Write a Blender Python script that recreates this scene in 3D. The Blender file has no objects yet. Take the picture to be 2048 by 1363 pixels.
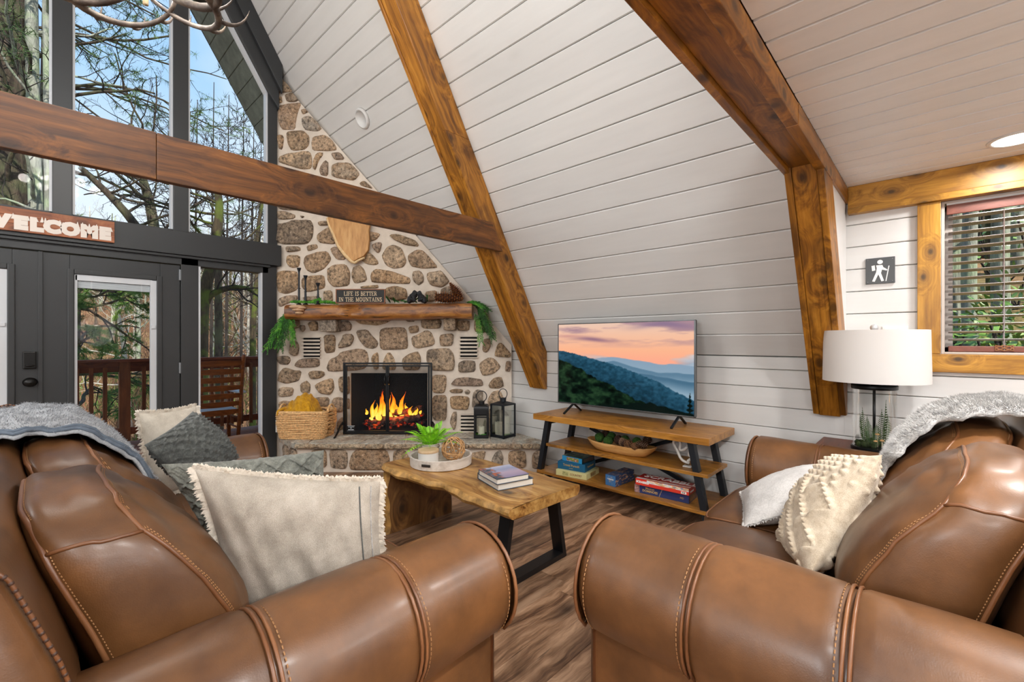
import bpy, bmesh, math, random
import numpy as np
from mathutils import Matrix, Vector, Euler, noise as mnoise

rnd = random.Random(7)
SC = bpy.context.scene
COL = SC.collection
PI = math.pi

# ---------------------------------------------------------------- camera
FOC, CX, CY, EYE = 900.73, 1024.0, 682.0, 1.25
HEAD = math.radians(46.795)
CU, SU = math.sin(HEAD), math.cos(HEAD)      # forward = (CU, SU, 0), right = (SU, -CU, 0)
cam = bpy.data.cameras.new('camera')
cam.sensor_width = 36.0
cam.lens = 36.0 * FOC / 2048.0
cam.clip_start, cam.clip_end = 0.05, 400
camo = bpy.data.objects.new('camera', cam)
COL.objects.link(camo)
camo.location = (0, 0, EYE)
camo.rotation_euler = (PI / 2, 0, -HEAD)
SC.camera = camo

# ---------------------------------------------------------------- view, world, sun, recessed and fill lights
SC.view_settings.view_transform = 'Standard'
SC.view_settings.look = 'None'
SC.view_settings.gamma = 1.0
SC.view_settings.use_curve_mapping = False
SC.view_settings.exposure = 0.0
SC.cycles.use_denoising = True
SC.cycles.max_bounces = 10
SC.cycles.diffuse_bounces = 6
SC.cycles.glossy_bounces = 4
SC.cycles.transmission_bounces = 8
SC.cycles.transparent_max_bounces = 16
SC.cycles.sample_clamp_indirect = 4.0
SC.cycles.caustics_reflective = False
SC.cycles.caustics_refractive = False

W = bpy.data.worlds.new('sky')
SC.world = W
W.use_nodes = True
nt = W.node_tree
nt.nodes.clear()
tc = nt.nodes.new('ShaderNodeTexCoord')
sp = nt.nodes.new('ShaderNodeSeparateXYZ')
nt.links.new(tc.outputs['Generated'], sp.inputs[0])
rp = nt.nodes.new('ShaderNodeValToRGB')
nt.links.new(sp.outputs[2], rp.inputs[0])
els = rp.color_ramp.elements
els[0].position = 0.0
els[0].color = (0.80, 0.86, 0.93, 1)
els[1].position = 0.75
els[1].color = (0.26, 0.52, 0.93, 1)
e = els.new(0.22); e.color = (0.78, 0.88, 0.98, 1)
e = els.new(0.42); e.color = (0.42, 0.66, 0.96, 1)
cl = nt.nodes.new('ShaderNodeTexNoise')
cl.inputs['Scale'].default_value = 2.6
cl.inputs['Detail'].default_value = 5
nt.links.new(tc.outputs['Generated'], cl.inputs['Vector'])
cr = nt.nodes.new('ShaderNodeValToRGB')
cr.color_ramp.elements[0].position = 0.50
cr.color_ramp.elements[1].position = 0.78
nt.links.new(cl.outputs['Fac'], cr.inputs[0])
mx = nt.nodes.new('ShaderNodeMix'); mx.data_type = 'RGBA'
nt.links.new(cr.outputs[0], mx.inputs[0])
nt.links.new(rp.outputs[0], mx.inputs[6])
mx.inputs[7].default_value = (0.86, 0.91, 0.97, 1)
bg = nt.nodes.new('ShaderNodeBackground')
bg.inputs['Strength'].default_value = 1.15
nt.links.new(mx.outputs[2], bg.inputs[0])
wo = nt.nodes.new('ShaderNodeOutputWorld')
nt.links.new(bg.outputs[0], wo.inputs[0])


def lamp(kind, name, loc, energy, color=(1, 1, 1), rot=(0, 0, 0), **kw):
    l = bpy.data.lights.new(name, kind)
    l.energy = energy
    l.color = color
    for k, v in kw.items():
        setattr(l, k, v)
    o = bpy.data.objects.new(name, l)
    o.location = loc
    o.rotation_euler = rot
    COL.objects.link(o)
    return o


lamp('SUN', 'sun', (0, -20, 30), 7.0, (1.0, 0.93, 0.82), (math.radians(52), 0, math.radians(-14)), angle=0.02)
# recessed lamps under the loft and unseen fill lights added around the viewer
CANS = [(3.2045, -0.286), (2.0, -0.5), (0.7, -0.5), (-0.6, -0.5), (2.0, -2.0), (0.7, -2.0), (-0.6, -2.0), (3.0, -2.0)]  # only the first is in view; the others are added to brighten the room
for i, (cx_, cy_) in enumerate(CANS):
    lamp('AREA', 'recessed_and_fill_light', (cx_, cy_, 2.203), 11 if i == 0 else 27, (1.0, 0.985, 0.965), (0, 0, 0), shape='DISK', size=0.14, spread=math.radians(170))
lamp('POINT', 'loft_fill_light', (0.3, -1.6, 4.6), 190, (0.96, 0.985, 1.0), shadow_soft_size=0.35)  # added fill for the slope and fireplace, no known lamp here
lamp('POINT', 'loft_side_fill_light', (-1.2, -0.6, 3.6), 110, (0.96, 0.985, 1.0), shadow_soft_size=0.30)  # second added fill up in the loft, no known lamp here


lamp('POINT', 'room_fill_light', (-2.3, 0.5, 1.6), 120, (0.96, 0.985, 1.0), shadow_soft_size=0.35)  # added fill out of view, evens the slope and lifts the loft ceiling
lamp('POINT', 'ceiling_fill_light', (0.9, -2.3, 1.45), 42, (0.93, 0.97, 1.0), shadow_soft_size=0.3)  # added fill from below to brighten and neutralise the loft ceiling
lamp('POINT', 'room_fill_light', (-2.3, 3.4, 2.4), 105, (0.96, 0.985, 1.0), shadow_soft_size=0.35)  # added fill out of view, evens the slope toward the glass wall

# ---------------------------------------------------------------- picture geometry (places measured off the photograph's lines)
def ray(px, py):
    X = (px - CX) / FOC
    return (CU + SU * X, SU - CU * X, (CY - py) / FOC)


def onx(px, py, x):
    r = ray(px, py); t = x / r[0]
    return Vector((x, t * r[1], EYE + t * r[2]))


def ony(px, py, y):
    r = ray(px, py); t = y / r[1]
    return Vector((t * r[0], y, EYE + t * r[2]))


def onz(px, py, z):
    r = ray(px, py); t = (z - EYE) / r[2]
    return Vector((t * r[0], t * r[1], z))


def ont(px, py, t):
    r = ray(px, py)
    return Vector((t * r[0], t * r[1], EYE + t * r[2]))


DV = Vector((CU, SU, 0))        # into the corner fireplace
RV = Vector((SU, -CU, 0))       # along the corner fireplace's face
UP = Vector((0, 0, 1))


def fp(s, t, z):
    return DV * t + RV * s + UP * z


# ---------------------------------------------------------------- objects
def link(name, me, mat=None, parent=None, smooth=None, label=None, kind=None):
    o = bpy.data.objects.new(name, me)
    COL.objects.link(o)
    if mat is not None:
        if not me.materials:
            me.materials.append(mat)
    if smooth is not None and len(me.polygons):
        me.polygons.foreach_set('use_smooth', [smooth] * len(me.polygons))
    if parent is not None:
        o.parent = parent
        o.matrix_parent_inverse = PM[parent.name].inverted()
    PM[o.name] = Matrix.Identity(4)
    if label:
        o['label'] = label
    if kind:
        o['kind'] = kind
    return o


PM = {}


def thing(name, label, cat, loc=(0, 0, 0), group=None, kind=None):
    o = bpy.data.objects.new(name, None)
    COL.objects.link(o)
    o.location = loc
    o.empty_display_size = 0.1
    PM[o.name] = Matrix.Translation(Vector(loc))
    if kind:
        o['kind'] = kind
    if cat:
        tag(o, label, cat, group)
    elif label:
        o['label'] = label
    return o


def tag(o, label, cat, group=None):
    o['label'] = label
    o['category'] = cat
    if group:
        o['group'] = group
    return o


def struct(o, label=None):
    o['kind'] = 'structure'
    if label:
        o['label'] = label
    return o


def dup(root, off, label=None, group=None, rotz=0.0):
    """copy of a thing, of its parts and of their sub-parts, moved by off"""
    r = root.copy()
    COL.objects.link(r)
    r.location = root.location + Vector(off)
    r.rotation_euler = (root.rotation_euler.x, root.rotation_euler.y, root.rotation_euler.z + rotz)
    PM[r.name] = PM.get(root.name, Matrix.Identity(4))
    if label:
        r['label'] = label
    if group:
        r['group'] = group

    def rec(src, dst):
        for c in [o for o in src.children]:
            d = c.copy()
            COL.objects.link(d)
            d.parent = dst
            rec(c, d)
    rec(root, r)
    return r


# ---------------------------------------------------------------- mesh builder
class MB:
    def __init__(s):
        s.v = []
        s.f = []
        s.m = []
        s.mi = 0

    def add(s, vs, fs):
        b = len(s.v)
        s.v += [tuple(x) for x in vs]
        s.f += [tuple(i + b for i in f) for f in fs]
        s.m += [s.mi] * len(fs)
        return s

    def box(s, lo, hi, M=None):
        x0, y0, z0 = lo
        x1, y1, z1 = hi
        vs = [Vector(p) for p in ((x0, y0, z0), (x1, y0, z0), (x1, y1, z0), (x0, y1, z0), (x0, y0, z1), (x1, y0, z1), (x1, y1, z1), (x0, y1, z1))]
        if M is not None:
            vs = [M @ p for p in vs]
        return s.add(vs, [(0, 3, 2, 1), (4, 5, 6, 7), (0, 1, 5, 4), (1, 2, 6, 5), (2, 3, 7, 6), (3, 0, 4, 7)])

    def bar(s, a, b, w, h, up=UP):
        """rectangular bar from a to b, w across, h along 'up'"""
        a = Vector(a); b = Vector(b)
        d = (b - a).normalized()
        sx = d.cross(Vector(up))
        if sx.length < 1e-6:
            sx = d.cross(Vector((1, 0, 0)))
        sx.normalize()
        u = sx.cross(d).normalized()
        vs = []
        for p in (a, b):
            for (i, j) in ((-1, -1), (1, -1), (1, 1), (-1, 1)):
                vs.append(p + sx * (i * w / 2) + u * (j * h / 2))
        return s.add(vs, [(0, 3, 2, 1), (4, 5, 6, 7), (0, 1, 5, 4), (1, 2, 6, 5), (2, 3, 7, 6), (3, 0, 4, 7)])

    def tube(s, pts, r, n=8, cap=True, closed=False):
        pts = [Vector(p) for p in pts]
        L = len(pts)
        rs = r if isinstance(r, (list, tuple)) else [r] * L
        b = len(s.v)
        prev = None
        for i, p in enumerate(pts):
            if closed:
                d = pts[(i + 1) % L] - pts[i - 1]
            elif i == 0:
                d = pts[1] - pts[0]
            elif i == L - 1:
                d = pts[-1] - pts[-2]
            else:
                d = pts[i + 1] - pts[i - 1]
            if d.length < 1e-9:
                d = Vector((0, 0, 1))
            d.normalize()
            if prev is None:
                a = d.cross(Vector((0, 0, 1)) if abs(d.z) < 0.9 else Vector((1, 0, 0)))
            else:
                a = prev - d * prev.dot(d)
                if a.length < 1e-6:
                    a = d.cross(Vector((0, 0, 1)) if abs(d.z) < 0.9 else Vector((1, 0, 0)))
            a.normalize()
            prev = a
            c = d.cross(a)
            for k in range(n):
                t = 2 * PI * k / n
                s.v.append(tuple(p + (a * math.cos(t) + c * math.sin(t)) * rs[i]))
        fs = []
        for i in range(L - 1 if not closed else L):
            j = (i + 1) % L
            for k in range(n):
                k2 = (k + 1) % n
                fs.append((b + i * n + k, b + i * n + k2, b + j * n + k2, b + j * n + k))
        if cap and not closed:
            fs.append(tuple(b + k for k in reversed(range(n))))
            fs.append(tuple(b + (L - 1) * n + k for k in range(n)))
        s.f += fs
        s.m += [s.mi] * len(fs)
        return s

    def lathe(s, prof, c, n=24, M=None, sx=1.0, sy=1.0):
        """prof = [(r, z)...] turned about the upright axis through c"""
        c = Vector(c)
        b = len(s.v)
        L = len(prof)
        for (r, z) in prof:
            for k in range(n):
                t = 2 * PI * k / n
                p = Vector((r * math.cos(t) * sx, r * math.sin(t) * sy, z))
                if M is not None:
                    p = M @ p
                s.v.append(tuple(c + p))
        fs = []
        for i in range(L - 1):
            for k in range(n):
                k2 = (k + 1) % n
                fs.append((b + i * n + k, b + i * n + k2, b + (i + 1) * n + k2, b + (i + 1) * n + k))
        if prof[0][0] > 1e-5:
            fs.append(tuple(b + k for k in reversed(range(n))))
        if prof[-1][0] > 1e-5:
            fs.append(tuple(b + (L - 1) * n + k for k in range(n)))
        s.f += fs
        s.m += [s.mi] * len(fs)
        return s

    def prism(s, poly, vec):
        """poly: list of 3D points (planar), pushed along vec"""
        n = len(poly)
        vec = Vector(vec)
        vs = [Vector(p) for p in poly] + [Vector(p) + vec for p in poly]
        fs = [tuple(reversed(range(n))), tuple(range(n, 2 * n))]
        for i in range(n):
            j = (i + 1) % n
            fs.append((i, j, n + j, n + i))
        return s.add(vs, fs)

    def ball(s, c, r, n=10, m=7, sc=(1, 1, 1), M=None):
        prof = [(max(0.0, math.sin(PI * i / m)) * 1.0, -math.cos(PI * i / m)) for i in range(m + 1)]
        c = Vector(c)
        b = len(s.v)
        for (rr, z) in prof:
            for k in range(n):
                t = 2 * PI * k / n
                p = Vector((rr * math.cos(t) * sc[0] * r, rr * math.sin(t) * sc[1] * r, z * sc[2] * r))
                if M is not None:
                    p = M @ p
                s.v.append(tuple(c + p))
        for i in range(m):
            for k in range(n):
                k2 = (k + 1) % n
                s.f.append((b + i * n + k, b + i * n + k2, b + (i + 1) * n + k2, b + (i + 1) * n + k))
                s.m.append(s.mi)
        return s

    def grid(s, P, nu, nv, wrapu=False):
        """P(i,j) -> point for i in 0..nu, j in 0..nv"""
        b = len(s.v)
        for i in range(nu + 1):
            for j in range(nv + 1):
                s.v.append(tuple(P(i, j)))
        for i in range(nu):
            for j in range(nv):
                a = b + i * (nv + 1) + j
                s.f.append((a, a + 1, a + nv + 2, a + nv + 1))
                s.m.append(s.mi)
        return s

    def mesh(s, name='m', fix=False, weld=0, bevel=0, segs=2, smooth=False, sharp=None):
        me = bpy.data.meshes.new(name)
        me.from_pydata(s.v, [], s.f)
        if any(s.m):
            me.polygons.foreach_set('material_index', s.m)
        if fix or weld or bevel:
            bm = bmesh.new()
            bm.from_mesh(me)
            if weld:
                bmesh.ops.remove_doubles(bm, verts=bm.verts, dist=weld)
            if fix:
                bmesh.ops.recalc_face_normals(bm, faces=bm.faces)
            if bevel:
                es = [e for e in bm.edges if len(e.link_faces) == 2 and e.calc_face_angle(0) > 0.6]
                bmesh.ops.bevel(bm, geom=es, offset=bevel, segments=segs, affect='EDGES', profile=0.6, clamp_overlap=True)
            bm.to_mesh(me)
            bm.free()
        if smooth:
            me.polygons.foreach_set('use_smooth', [True] * len(me.polygons))
            if sharp:
                me.set_sharp_from_angle(angle=math.radians(sharp))
        me.update()
        return me

    def build(s, name, mat, parent=None, label=None, kind=None, **kw):
        me = s.mesh(name, **kw)
        ms = mat if isinstance(mat, (list, tuple)) else [mat]
        for m in ms:
            me.materials.append(m)
        return link(name, me, None, parent, None, label, kind)


def bbox_part(name, lo, hi, mat, parent=None, bevel=0.003, M=None, **kw):
    return MB().box(lo, hi, M).build(name, mat, parent, bevel=bevel, fix=True, **kw)


def text_mesh(txt, size, bold=0.0, extrude=0.0005, align='CENTER', spacing=1.0):
    cu = bpy.data.curves.new('lettering', 'FONT')
    cu.body = txt
    cu.size = size
    cu.align_x = align
    cu.align_y = 'CENTER'
    cu.offset = bold
    cu.extrude = extrude
    cu.space_character = spacing
    cu.resolution_u = 3
    o = bpy.data.objects.new('lettering_tmp', cu)
    COL.objects.link(o)
    dg = bpy.context.evaluated_depsgraph_get()
    me = bpy.data.meshes.new_from_object(o.evaluated_get(dg))
    bpy.data.objects.remove(o)
    bpy.data.curves.remove(cu)
    return me


def frame_M(origin, xdir, ydir):
    x = Vector(xdir).normalized()
    y = Vector(ydir)
    y = (y - x * y.dot(x)).normalized()
    z = x.cross(y)
    M = Matrix.Identity(4)
    for i in range(3):
        M[i][0], M[i][1], M[i][2], M[i][3] = x[i], y[i], z[i], origin[i]
    return M


def text_part(name, txt, size, M, mat, parent, sx=1.0, **kw):
    me = text_mesh(txt, size, **kw)
    me.transform(M @ Matrix.Diagonal((sx, 1, 1, 1)))
    me.materials.clear()
    me.materials.append(mat)
    return link(name, me, None, parent)


def color_panel(name, nx, ny, fn, M, w, h, mat, parent=None, kind=None):
    """flat printed / lit surface: fn(u, v) arrays -> rgb arrays (sRGB 0..1) on a nx x ny grid of points"""
    u, v = np.meshgrid(np.linspace(0, 1, nx + 1), np.linspace(0, 1, ny + 1))
    rgb = np.clip(fn(u, v), 0, 1)
    lin = np.where(rgb <= 0.04045, rgb / 12.92, ((rgb + 0.055) / 1.055) ** 2.4)
    me = bpy.data.meshes.new(name)
    pts = np.stack([(u - 0.5) * w, (v - 0.5) * h, np.zeros_like(u)], -1).reshape(-1, 3)
    idx = np.arange((nx + 1) * (ny + 1)).reshape(ny + 1, nx + 1)
    q = np.stack([idx[:-1, :-1], idx[:-1, 1:], idx[1:, 1:], idx[1:, :-1]], -1).reshape(-1, 4)
    me.from_pydata(pts.tolist(), [], q.tolist())
    at = me.color_attributes.new('Col', 'FLOAT_COLOR', 'POINT')
    c = np.ones((pts.shape[0], 4), np.float32)
    c[:, :3] = lin.reshape(-1, 3)
    at.data.foreach_set('color', c.ravel())
    me.transform(M)
    me.materials.append(mat)
    return link(name, me, None, parent, None, None, kind)


def vnoise(x, y, seed=0):
    """smooth value noise on arrays"""
    x = np.asarray(x, float); y = np.asarray(y, float)
    xi = np.floor(x).astype(np.int64); yi = np.floor(y).astype(np.int64)
    fx = x - xi; fy = y - yi
    fx = fx * fx * (3 - 2 * fx); fy = fy * fy * (3 - 2 * fy)

    def h(a, b):
        n = (a * 374761393 + b * 668265263 + seed * 1442695041) & 0x7fffffff
        n = ((n ^ (n >> 13)) * 1274126177) & 0x7fffffff
        return ((n ^ (n >> 16)) & 0xffff) / 65535.0
    return (h(xi, yi) * (1 - fx) + h(xi + 1, yi) * fx) * (1 - fy) + (h(xi, yi + 1) * (1 - fx) + h(xi + 1, yi + 1) * fx) * fy


def fbm(x, y, o=4, seed=0):
    s = 0; a = 0.5
    for k in range(o):
        s = s + a * vnoise(np.asarray(x) * 2 ** k, np.asarray(y) * 2 ** k, seed + k * 17)
        a *= 0.5
    return s / (1 - 0.5 ** o)


def n3(p, s=1.0):
    return mnoise.noise(Vector(p) * s)


# ---------------------------------------------------------------- materials
def C(h, a=1.0):
    h = h.lstrip('#')
    o = []
    for i in (0, 2, 4):
        c = int(h[i:i + 2], 16) / 255.0
        o.append(c / 12.92 if c <= 0.04045 else ((c + 0.055) / 1.055) ** 2.4)
    return (o[0], o[1], o[2], a)


class G:
    """short hand for one material's node graph"""
    def __init__(s, name):
        s.mat = bpy.data.materials.new(name)
        s.mat.use_nodes = True
        s.nt = s.mat.node_tree
        s.nt.nodes.clear()
        s.out = s.nt.nodes.new('ShaderNodeOutputMaterial')

    def n(s, typ, props=None, **ins):
        nd = s.nt.nodes.new('ShaderNode' + typ)
        for k, v in (props or {}).items():
            setattr(nd, k, v)
        for k, v in ins.items():
            s.set(nd.inputs[k.replace('_', ' ')], v)
        return nd

    def set(s, sock, v):
        if isinstance(v, bpy.types.NodeSocket):
            s.nt.links.new(v, sock)
        elif v is not None:
            sock.default_value = v

    def co(s, kind='Object', scale=(1, 1, 1), rot=(0, 0, 0), loc=(0, 0, 0)):
        t = s.n('TexCoord')
        m = s.n('Mapping', None, Vector=t.outputs[kind], Scale=scale, Rotation=rot, Location=loc)
        return m.outputs[0]

    def noise(s, vec, scale, detail=4, rough=0.55, dist=0.0):
        return s.n('TexNoise', None, Vector=vec, Scale=scale, Detail=detail, Roughness=rough, Distortion=dist).outputs['Fac']

    def vor(s, vec, scale, feature='F1', out='Distance', rnd_=1.0):
        return s.n('TexVoronoi', {'feature': feature}, Vector=vec, Scale=scale, Randomness=rnd_).outputs[out]

    def ramp(s, fac, stops, interp='LINEAR'):
        r = s.n('ValToRGB', None, Fac=fac)
        cr = r.color_ramp
        cr.interpolation = interp
        while len(cr.elements) < len(stops):
            cr.elements.new(0.5)
        for e, (p, c) in zip(cr.elements, stops):
            e.position = p
            e.color = c if isinstance(c, tuple) else C(c)
        return r.outputs[0]

    def val(s, fac, stops):
        return s.ramp(fac, [(p, (v, v, v, 1)) for p, v in stops])

    def mix(s, fac, a, b, blend='MIX'):
        m = s.n('Mix', {'data_type': 'RGBA', 'blend_type': blend})
        s.set(m.inputs[0], fac)
        s.set(m.inputs[6], a if not isinstance(a, str) else C(a))
        s.set(m.inputs[7], b if not isinstance(b, str) else C(b))
        return m.outputs[2]

    def math(s, op, a, b=0.0, clamp=False):
        m = s.n('Math', {'operation': op, 'use_clamp': clamp})
        s.set(m.inputs[0], a)
        s.set(m.inputs[1], b)
        return m.outputs[0]

    def rand(s):
        return s.n('ObjectInfo').outputs['Random']

    def shift(s, vec, amount=7.0):
        """push the pattern to another place for every object"""
        r = s.rand()
        c = s.n('CombineXYZ', None, X=s.math('MULTIPLY', r, amount), Y=s.math('MULTIPLY', r, amount * 1.7), Z=s.math('MULTIPLY', r, amount * 2.3))
        v = s.n('VectorMath', {'operation': 'ADD'})
        s.set(v.inputs[0], vec)
        s.set(v.inputs[1], c.outputs[0])
        return v.outputs[0]

    def bump(s, h, strength=0.3, dist=0.01, normal=None):
        b = s.n('Bump', None, Height=h, Strength=strength, Distance=dist)
        if normal is not None:
            s.set(b.inputs['Normal'], normal)
        return b.outputs[0]

    def bsdf(s, **ins):
        b = s.n('BsdfPrincipled', None, **ins)
        s.nt.links.new(b.outputs[0], s.out.inputs[0])
        return b

    def done(s, sh=None):
        if sh is not None:
            s.nt.links.new(sh, s.out.inputs[0])
        return s.mat


def plain(name, col, rough=0.5, metal=0.0, bump=0, bscale=200, var=0.0, vscale=8, **kw):
    g = G(name)
    c = C(col) if isinstance(col, str) else col
    ins = dict(Roughness=rough, Metallic=metal)
    if var:
        f = g.noise(g.co(), vscale, 4)
        dark = tuple(x * (1 - var) for x in c[:3]) + (1,)
        lite = tuple(min(1, x * (1 + var)) for x in c[:3]) + (1,)
        ins['Base_Color'] = g.ramp(f, [(0.3, dark), (0.7, lite)])
    else:
        ins['Base_Color'] = c
    if bump:
        ins['Normal'] = g.bump(g.noise(g.co(), bscale, 3), bump, 0.003)
    ins.update(kw)
    g.bsdf(**ins)
    return g.mat


def wood(name, stops, axis='x', rot=None, scale=1.0, knots=0.6, rough=0.4, blotch=0.5, across=14.0, dark='#2a1408', gb=0.12, vary=True, kscale=1.9, coat=0.0):
    """boards: streaks along an axis, ring waves, blotchy stain and knots"""
    g = G(name)
    base = g.co('Object', rot=rot or (0, 0, 0))
    if vary:
        base = g.shift(base, 9.0)
    sc = {'x': (1, across, across), 'y': (across, 1, across), 'z': (across, across, 1)}[axis]
    ks = {'x': (0.45, 1, 1), 'y': (1, 0.45, 1), 'z': (1, 1, 0.45)}[axis]
    sx = g.n('SeparateXYZ', None, Vector=base)
    al = sx.outputs['xyz'.index(axis)]
    cr = [sx.outputs[i] for i in range(3) if i != 'xyz'.index(axis)]
    kv = g.n('CombineXYZ', None, X=g.math('MULTIPLY', al, 0.62), Y=g.math('ADD', cr[0], cr[1]), Z=0.0).outputs[0]
    kd = g.n('TexVoronoi', {'voronoi_dimensions': '2D'}, Vector=kv, Scale=kscale * 1.9 * scale, Randomness=1.0).outputs['Distance']
    kf = g.val(kd, [(0.035, 1.0), (0.095, 0.0)])
    # grain, bent around the knots
    warp = g.noise(base, 2.2 * scale, 2, 0.5)
    bend = g.math('MULTIPLY', g.val(kd, [(0.0, 1.0), (0.42, 0.0)]), 1.6)
    off = g.math('ADD', g.math('MULTIPLY', warp, 1.5), bend)
    cx = g.n('CombineXYZ', None, X=off, Y=off, Z=off).outputs[0]
    st = g.n('Mapping', None, Vector=base, Scale=tuple(x * scale for x in sc)).outputs[0]
    ad = g.n('VectorMath', {'operation': 'ADD'})
    g.set(ad.inputs[0], st)
    g.set(ad.inputs[1], cx)
    n1 = g.noise(ad.outputs[0], 1.6, 6, 0.62)
    st2 = g.n('Mapping', None, Vector=base, Scale=tuple((x * 3.2 if x > 1 else x) * scale for x in sc)).outputs[0]
    n2 = g.noise(st2, 2.4, 3, 0.6)
    f = g.math('ADD', g.math('MULTIPLY', n1, 0.78), g.math('MULTIPLY', n2, 0.22))
    col = g.ramp(f, stops)
    bl = g.noise(base, 2.6 * scale, 5, 0.6, 0.4)
    bf = g.math('MULTIPLY', g.val(bl, [(0.50, 0.0), (0.72, 1.0)]), blotch)
    col = g.mix(bf, col, dark)
    if knots:
        halo = g.math('MULTIPLY', g.val(kd, [(0.05, 1.0), (0.26, 0.0)]), 0.55 * knots)
        col = g.mix(halo, col, dark)
        col = g.mix(g.math('MULTIPLY', kf, knots), col, '#150904')
    if vary:
        hv = g.n('HueSaturation', None, Hue=0.5, Saturation=1.0, Value=g.math('ADD', 0.88, g.math('MULTIPLY', g.rand(), 0.24)), Color=col)
        col = hv.outputs[0]
    g.bsdf(Base_Color=col, Roughness=g.math('ADD', rough, g.math('MULTIPLY', n2, 0.12)), Normal=g.bump(f, gb, 0.004), Coat_Weight=coat, Coat_Roughness=0.25)
    return g.mat
# ---------------------------------------------------------------- materials of the shell
PINE = [(0.25, '#3a2007'), (0.42, '#784910'), (0.56, '#a66c1e'), (0.75, '#c68f3c')]
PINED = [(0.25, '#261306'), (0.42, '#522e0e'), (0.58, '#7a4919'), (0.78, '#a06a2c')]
PINEL = [(0.22, '#50310a'), (0.42, '#936317'), (0.58, '#b58128'), (0.78, '#d3a347')]


def paint(name, col, var=0.05):
    g = G(name)
    v = g.shift(g.co())
    st = g.n('Mapping', None, Vector=v, Scale=(6, 0.7, 6)).outputs[0]
    n = g.noise(st, 3.0, 4)
    d = tuple(x * (1 - var) for x in C(col)[:3]) + (1,)
    c = g.ramp(n, [(0.3, d), (0.7, C(col))])
    kn = g.val(g.vor(g.shift(g.co('Object', scale=(1, 0.5, 1)), 3), 1.6), [(0.0, 1.0), (0.07, 0.0)])
    c = g.mix(g.math('MULTIPLY', kn, 0.10), c, '#8c8478')
    hv = g.n('HueSaturation', None, Hue=0.5, Saturation=1.0, Value=g.math('ADD', 0.965, g.math('MULTIPLY', g.rand(), 0.05)), Color=c)
    g.bsdf(Base_Color=hv.outputs[0], Roughness=0.42, Normal=g.bump(g.noise(st, 9, 4), 0.06, 0.003))
    return g.mat


M_white = paint('white_board_paint', '#dcdbd9')
M_ceil = paint('loft_ceiling_paint', '#ecedee')
M_char = plain('charcoal_paint', '#2a2b2c', 0.42, bump=0.03, bscale=60)
M_vinyl = plain('pale_window_edge', '#c9ccd0', 0.4)
M_raft = wood('stained_rafter_wood', PINE, 'x', rot=(0, math.radians(120), 0), rough=0.36, blotch=0.55)
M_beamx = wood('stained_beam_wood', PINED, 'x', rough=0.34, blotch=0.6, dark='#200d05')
M_loftb = wood('stained_loft_beam_wood', PINE, 'x', rough=0.32, blotch=0.5)
M_trimy = wood('stained_trim_wood_level', PINEL, 'y', rough=0.36, blotch=0.35, knots=0.75, kscale=3.2)
M_trimz = wood('stained_trim_wood_upright', PINEL, 'z', rough=0.36, blotch=0.3, knots=0.75, kscale=3.2)
M_soffit = plain('green_grey_soffit_stain', '#6d7266', 0.8, var=0.25, vscale=12)
M_fascia = plain('dark_roof_edge', '#2a2d2b', 0.9, bump=0.5, bscale=120)


def floor_mat():
    g = G('vinyl_plank_floor')
    v = g.shift(g.co(), 11)
    st = g.n('Mapping', None, Vector=v, Scale=(1, 11, 11)).outputs[0]
    w = g.noise(v, 2.4, 3)
    cx = g.n('CombineXYZ', None, X=0.0, Y=g.math('MULTIPLY', w, 2.4), Z=0.0).outputs[0]
    ad = g.n('VectorMath', {'operation': 'ADD'})
    g.set(ad.inputs[0], st); g.set(ad.inputs[1], cx)
    n1 = g.noise(ad.outputs[0], 1.5, 7, 0.66)
    n2 = g.noise(g.n('Mapping', None, Vector=v, Scale=(3, 60, 60)).outputs[0], 2, 3)
    f = g.math('ADD', g.math('MULTIPLY', n1, 0.8), g.math('MULTIPLY', n2, 0.2))
    c = g.ramp(f, [(0.29, '#24160d'), (0.40, '#5c3f2a'), (0.50, '#8d6a4d'), (0.62, '#b59070'), (0.80, '#cbab8b')])
    kd = g.vor(g.n('Mapping', None, Vector=v, Scale=(0.5, 1.2, 1)).outputs[0], 2.1)
    c = g.mix(g.val(kd, [(0.02, 0.85), (0.16, 0.0)]), c, '#1d110a')
    cr = g.noise(g.n('Mapping', None, Vector=v, Scale=(1.2, 16, 1)).outputs[0], 2.4, 2)
    c = g.mix(g.val(cr, [(0.66, 0.0), (0.72, 0.6)]), c, '#24150c')
    hv = g.n('HueSaturation', None, Hue=0.5, Saturation=0.95, Value=g.math('ADD', 0.72, g.math('MULTIPLY', g.rand(), 0.62)), Color=c)
    g.bsdf(Base_Color=hv.outputs[0], Roughness=0.42, Normal=g.bump(f, 0.25, 0.003))
    return g.mat


M_floor = floor_mat()


def glass_mat(name, tint=(1, 1, 1, 1), refl=1.0):
    g = G(name)
    tr = g.n('BsdfTransparent', None, Color=tint)
    gl = g.n('BsdfGlossy', None, Roughness=0.02, Color=(1, 1, 1, 1))
    fr = g.n('Fresnel', None, IOR=1.45)
    ms = g.n('MixShader')
    g.set(ms.inputs[0], g.math('MULTIPLY', fr.outputs[0], refl))
    g.nt.links.new(tr.outputs[0], ms.inputs[1])
    g.nt.links.new(gl.outputs[0], ms.inputs[2])
    return g.done(ms.outputs[0])


M_glass = glass_mat('window_glass', (0.975, 0.985, 0.985, 1), 0.07)

# ---------------------------------------------------------------- floor of separate planks
YF = 5.13            # glass gable wall
XK, ZK = 3.54, 1.14  # knee wall and the foot of the slope
XR = 0.10            # ridge
TAN = math.tan(math.radians(60))
zroof = lambda x: ZK + TAN * (XK - x)


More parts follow.
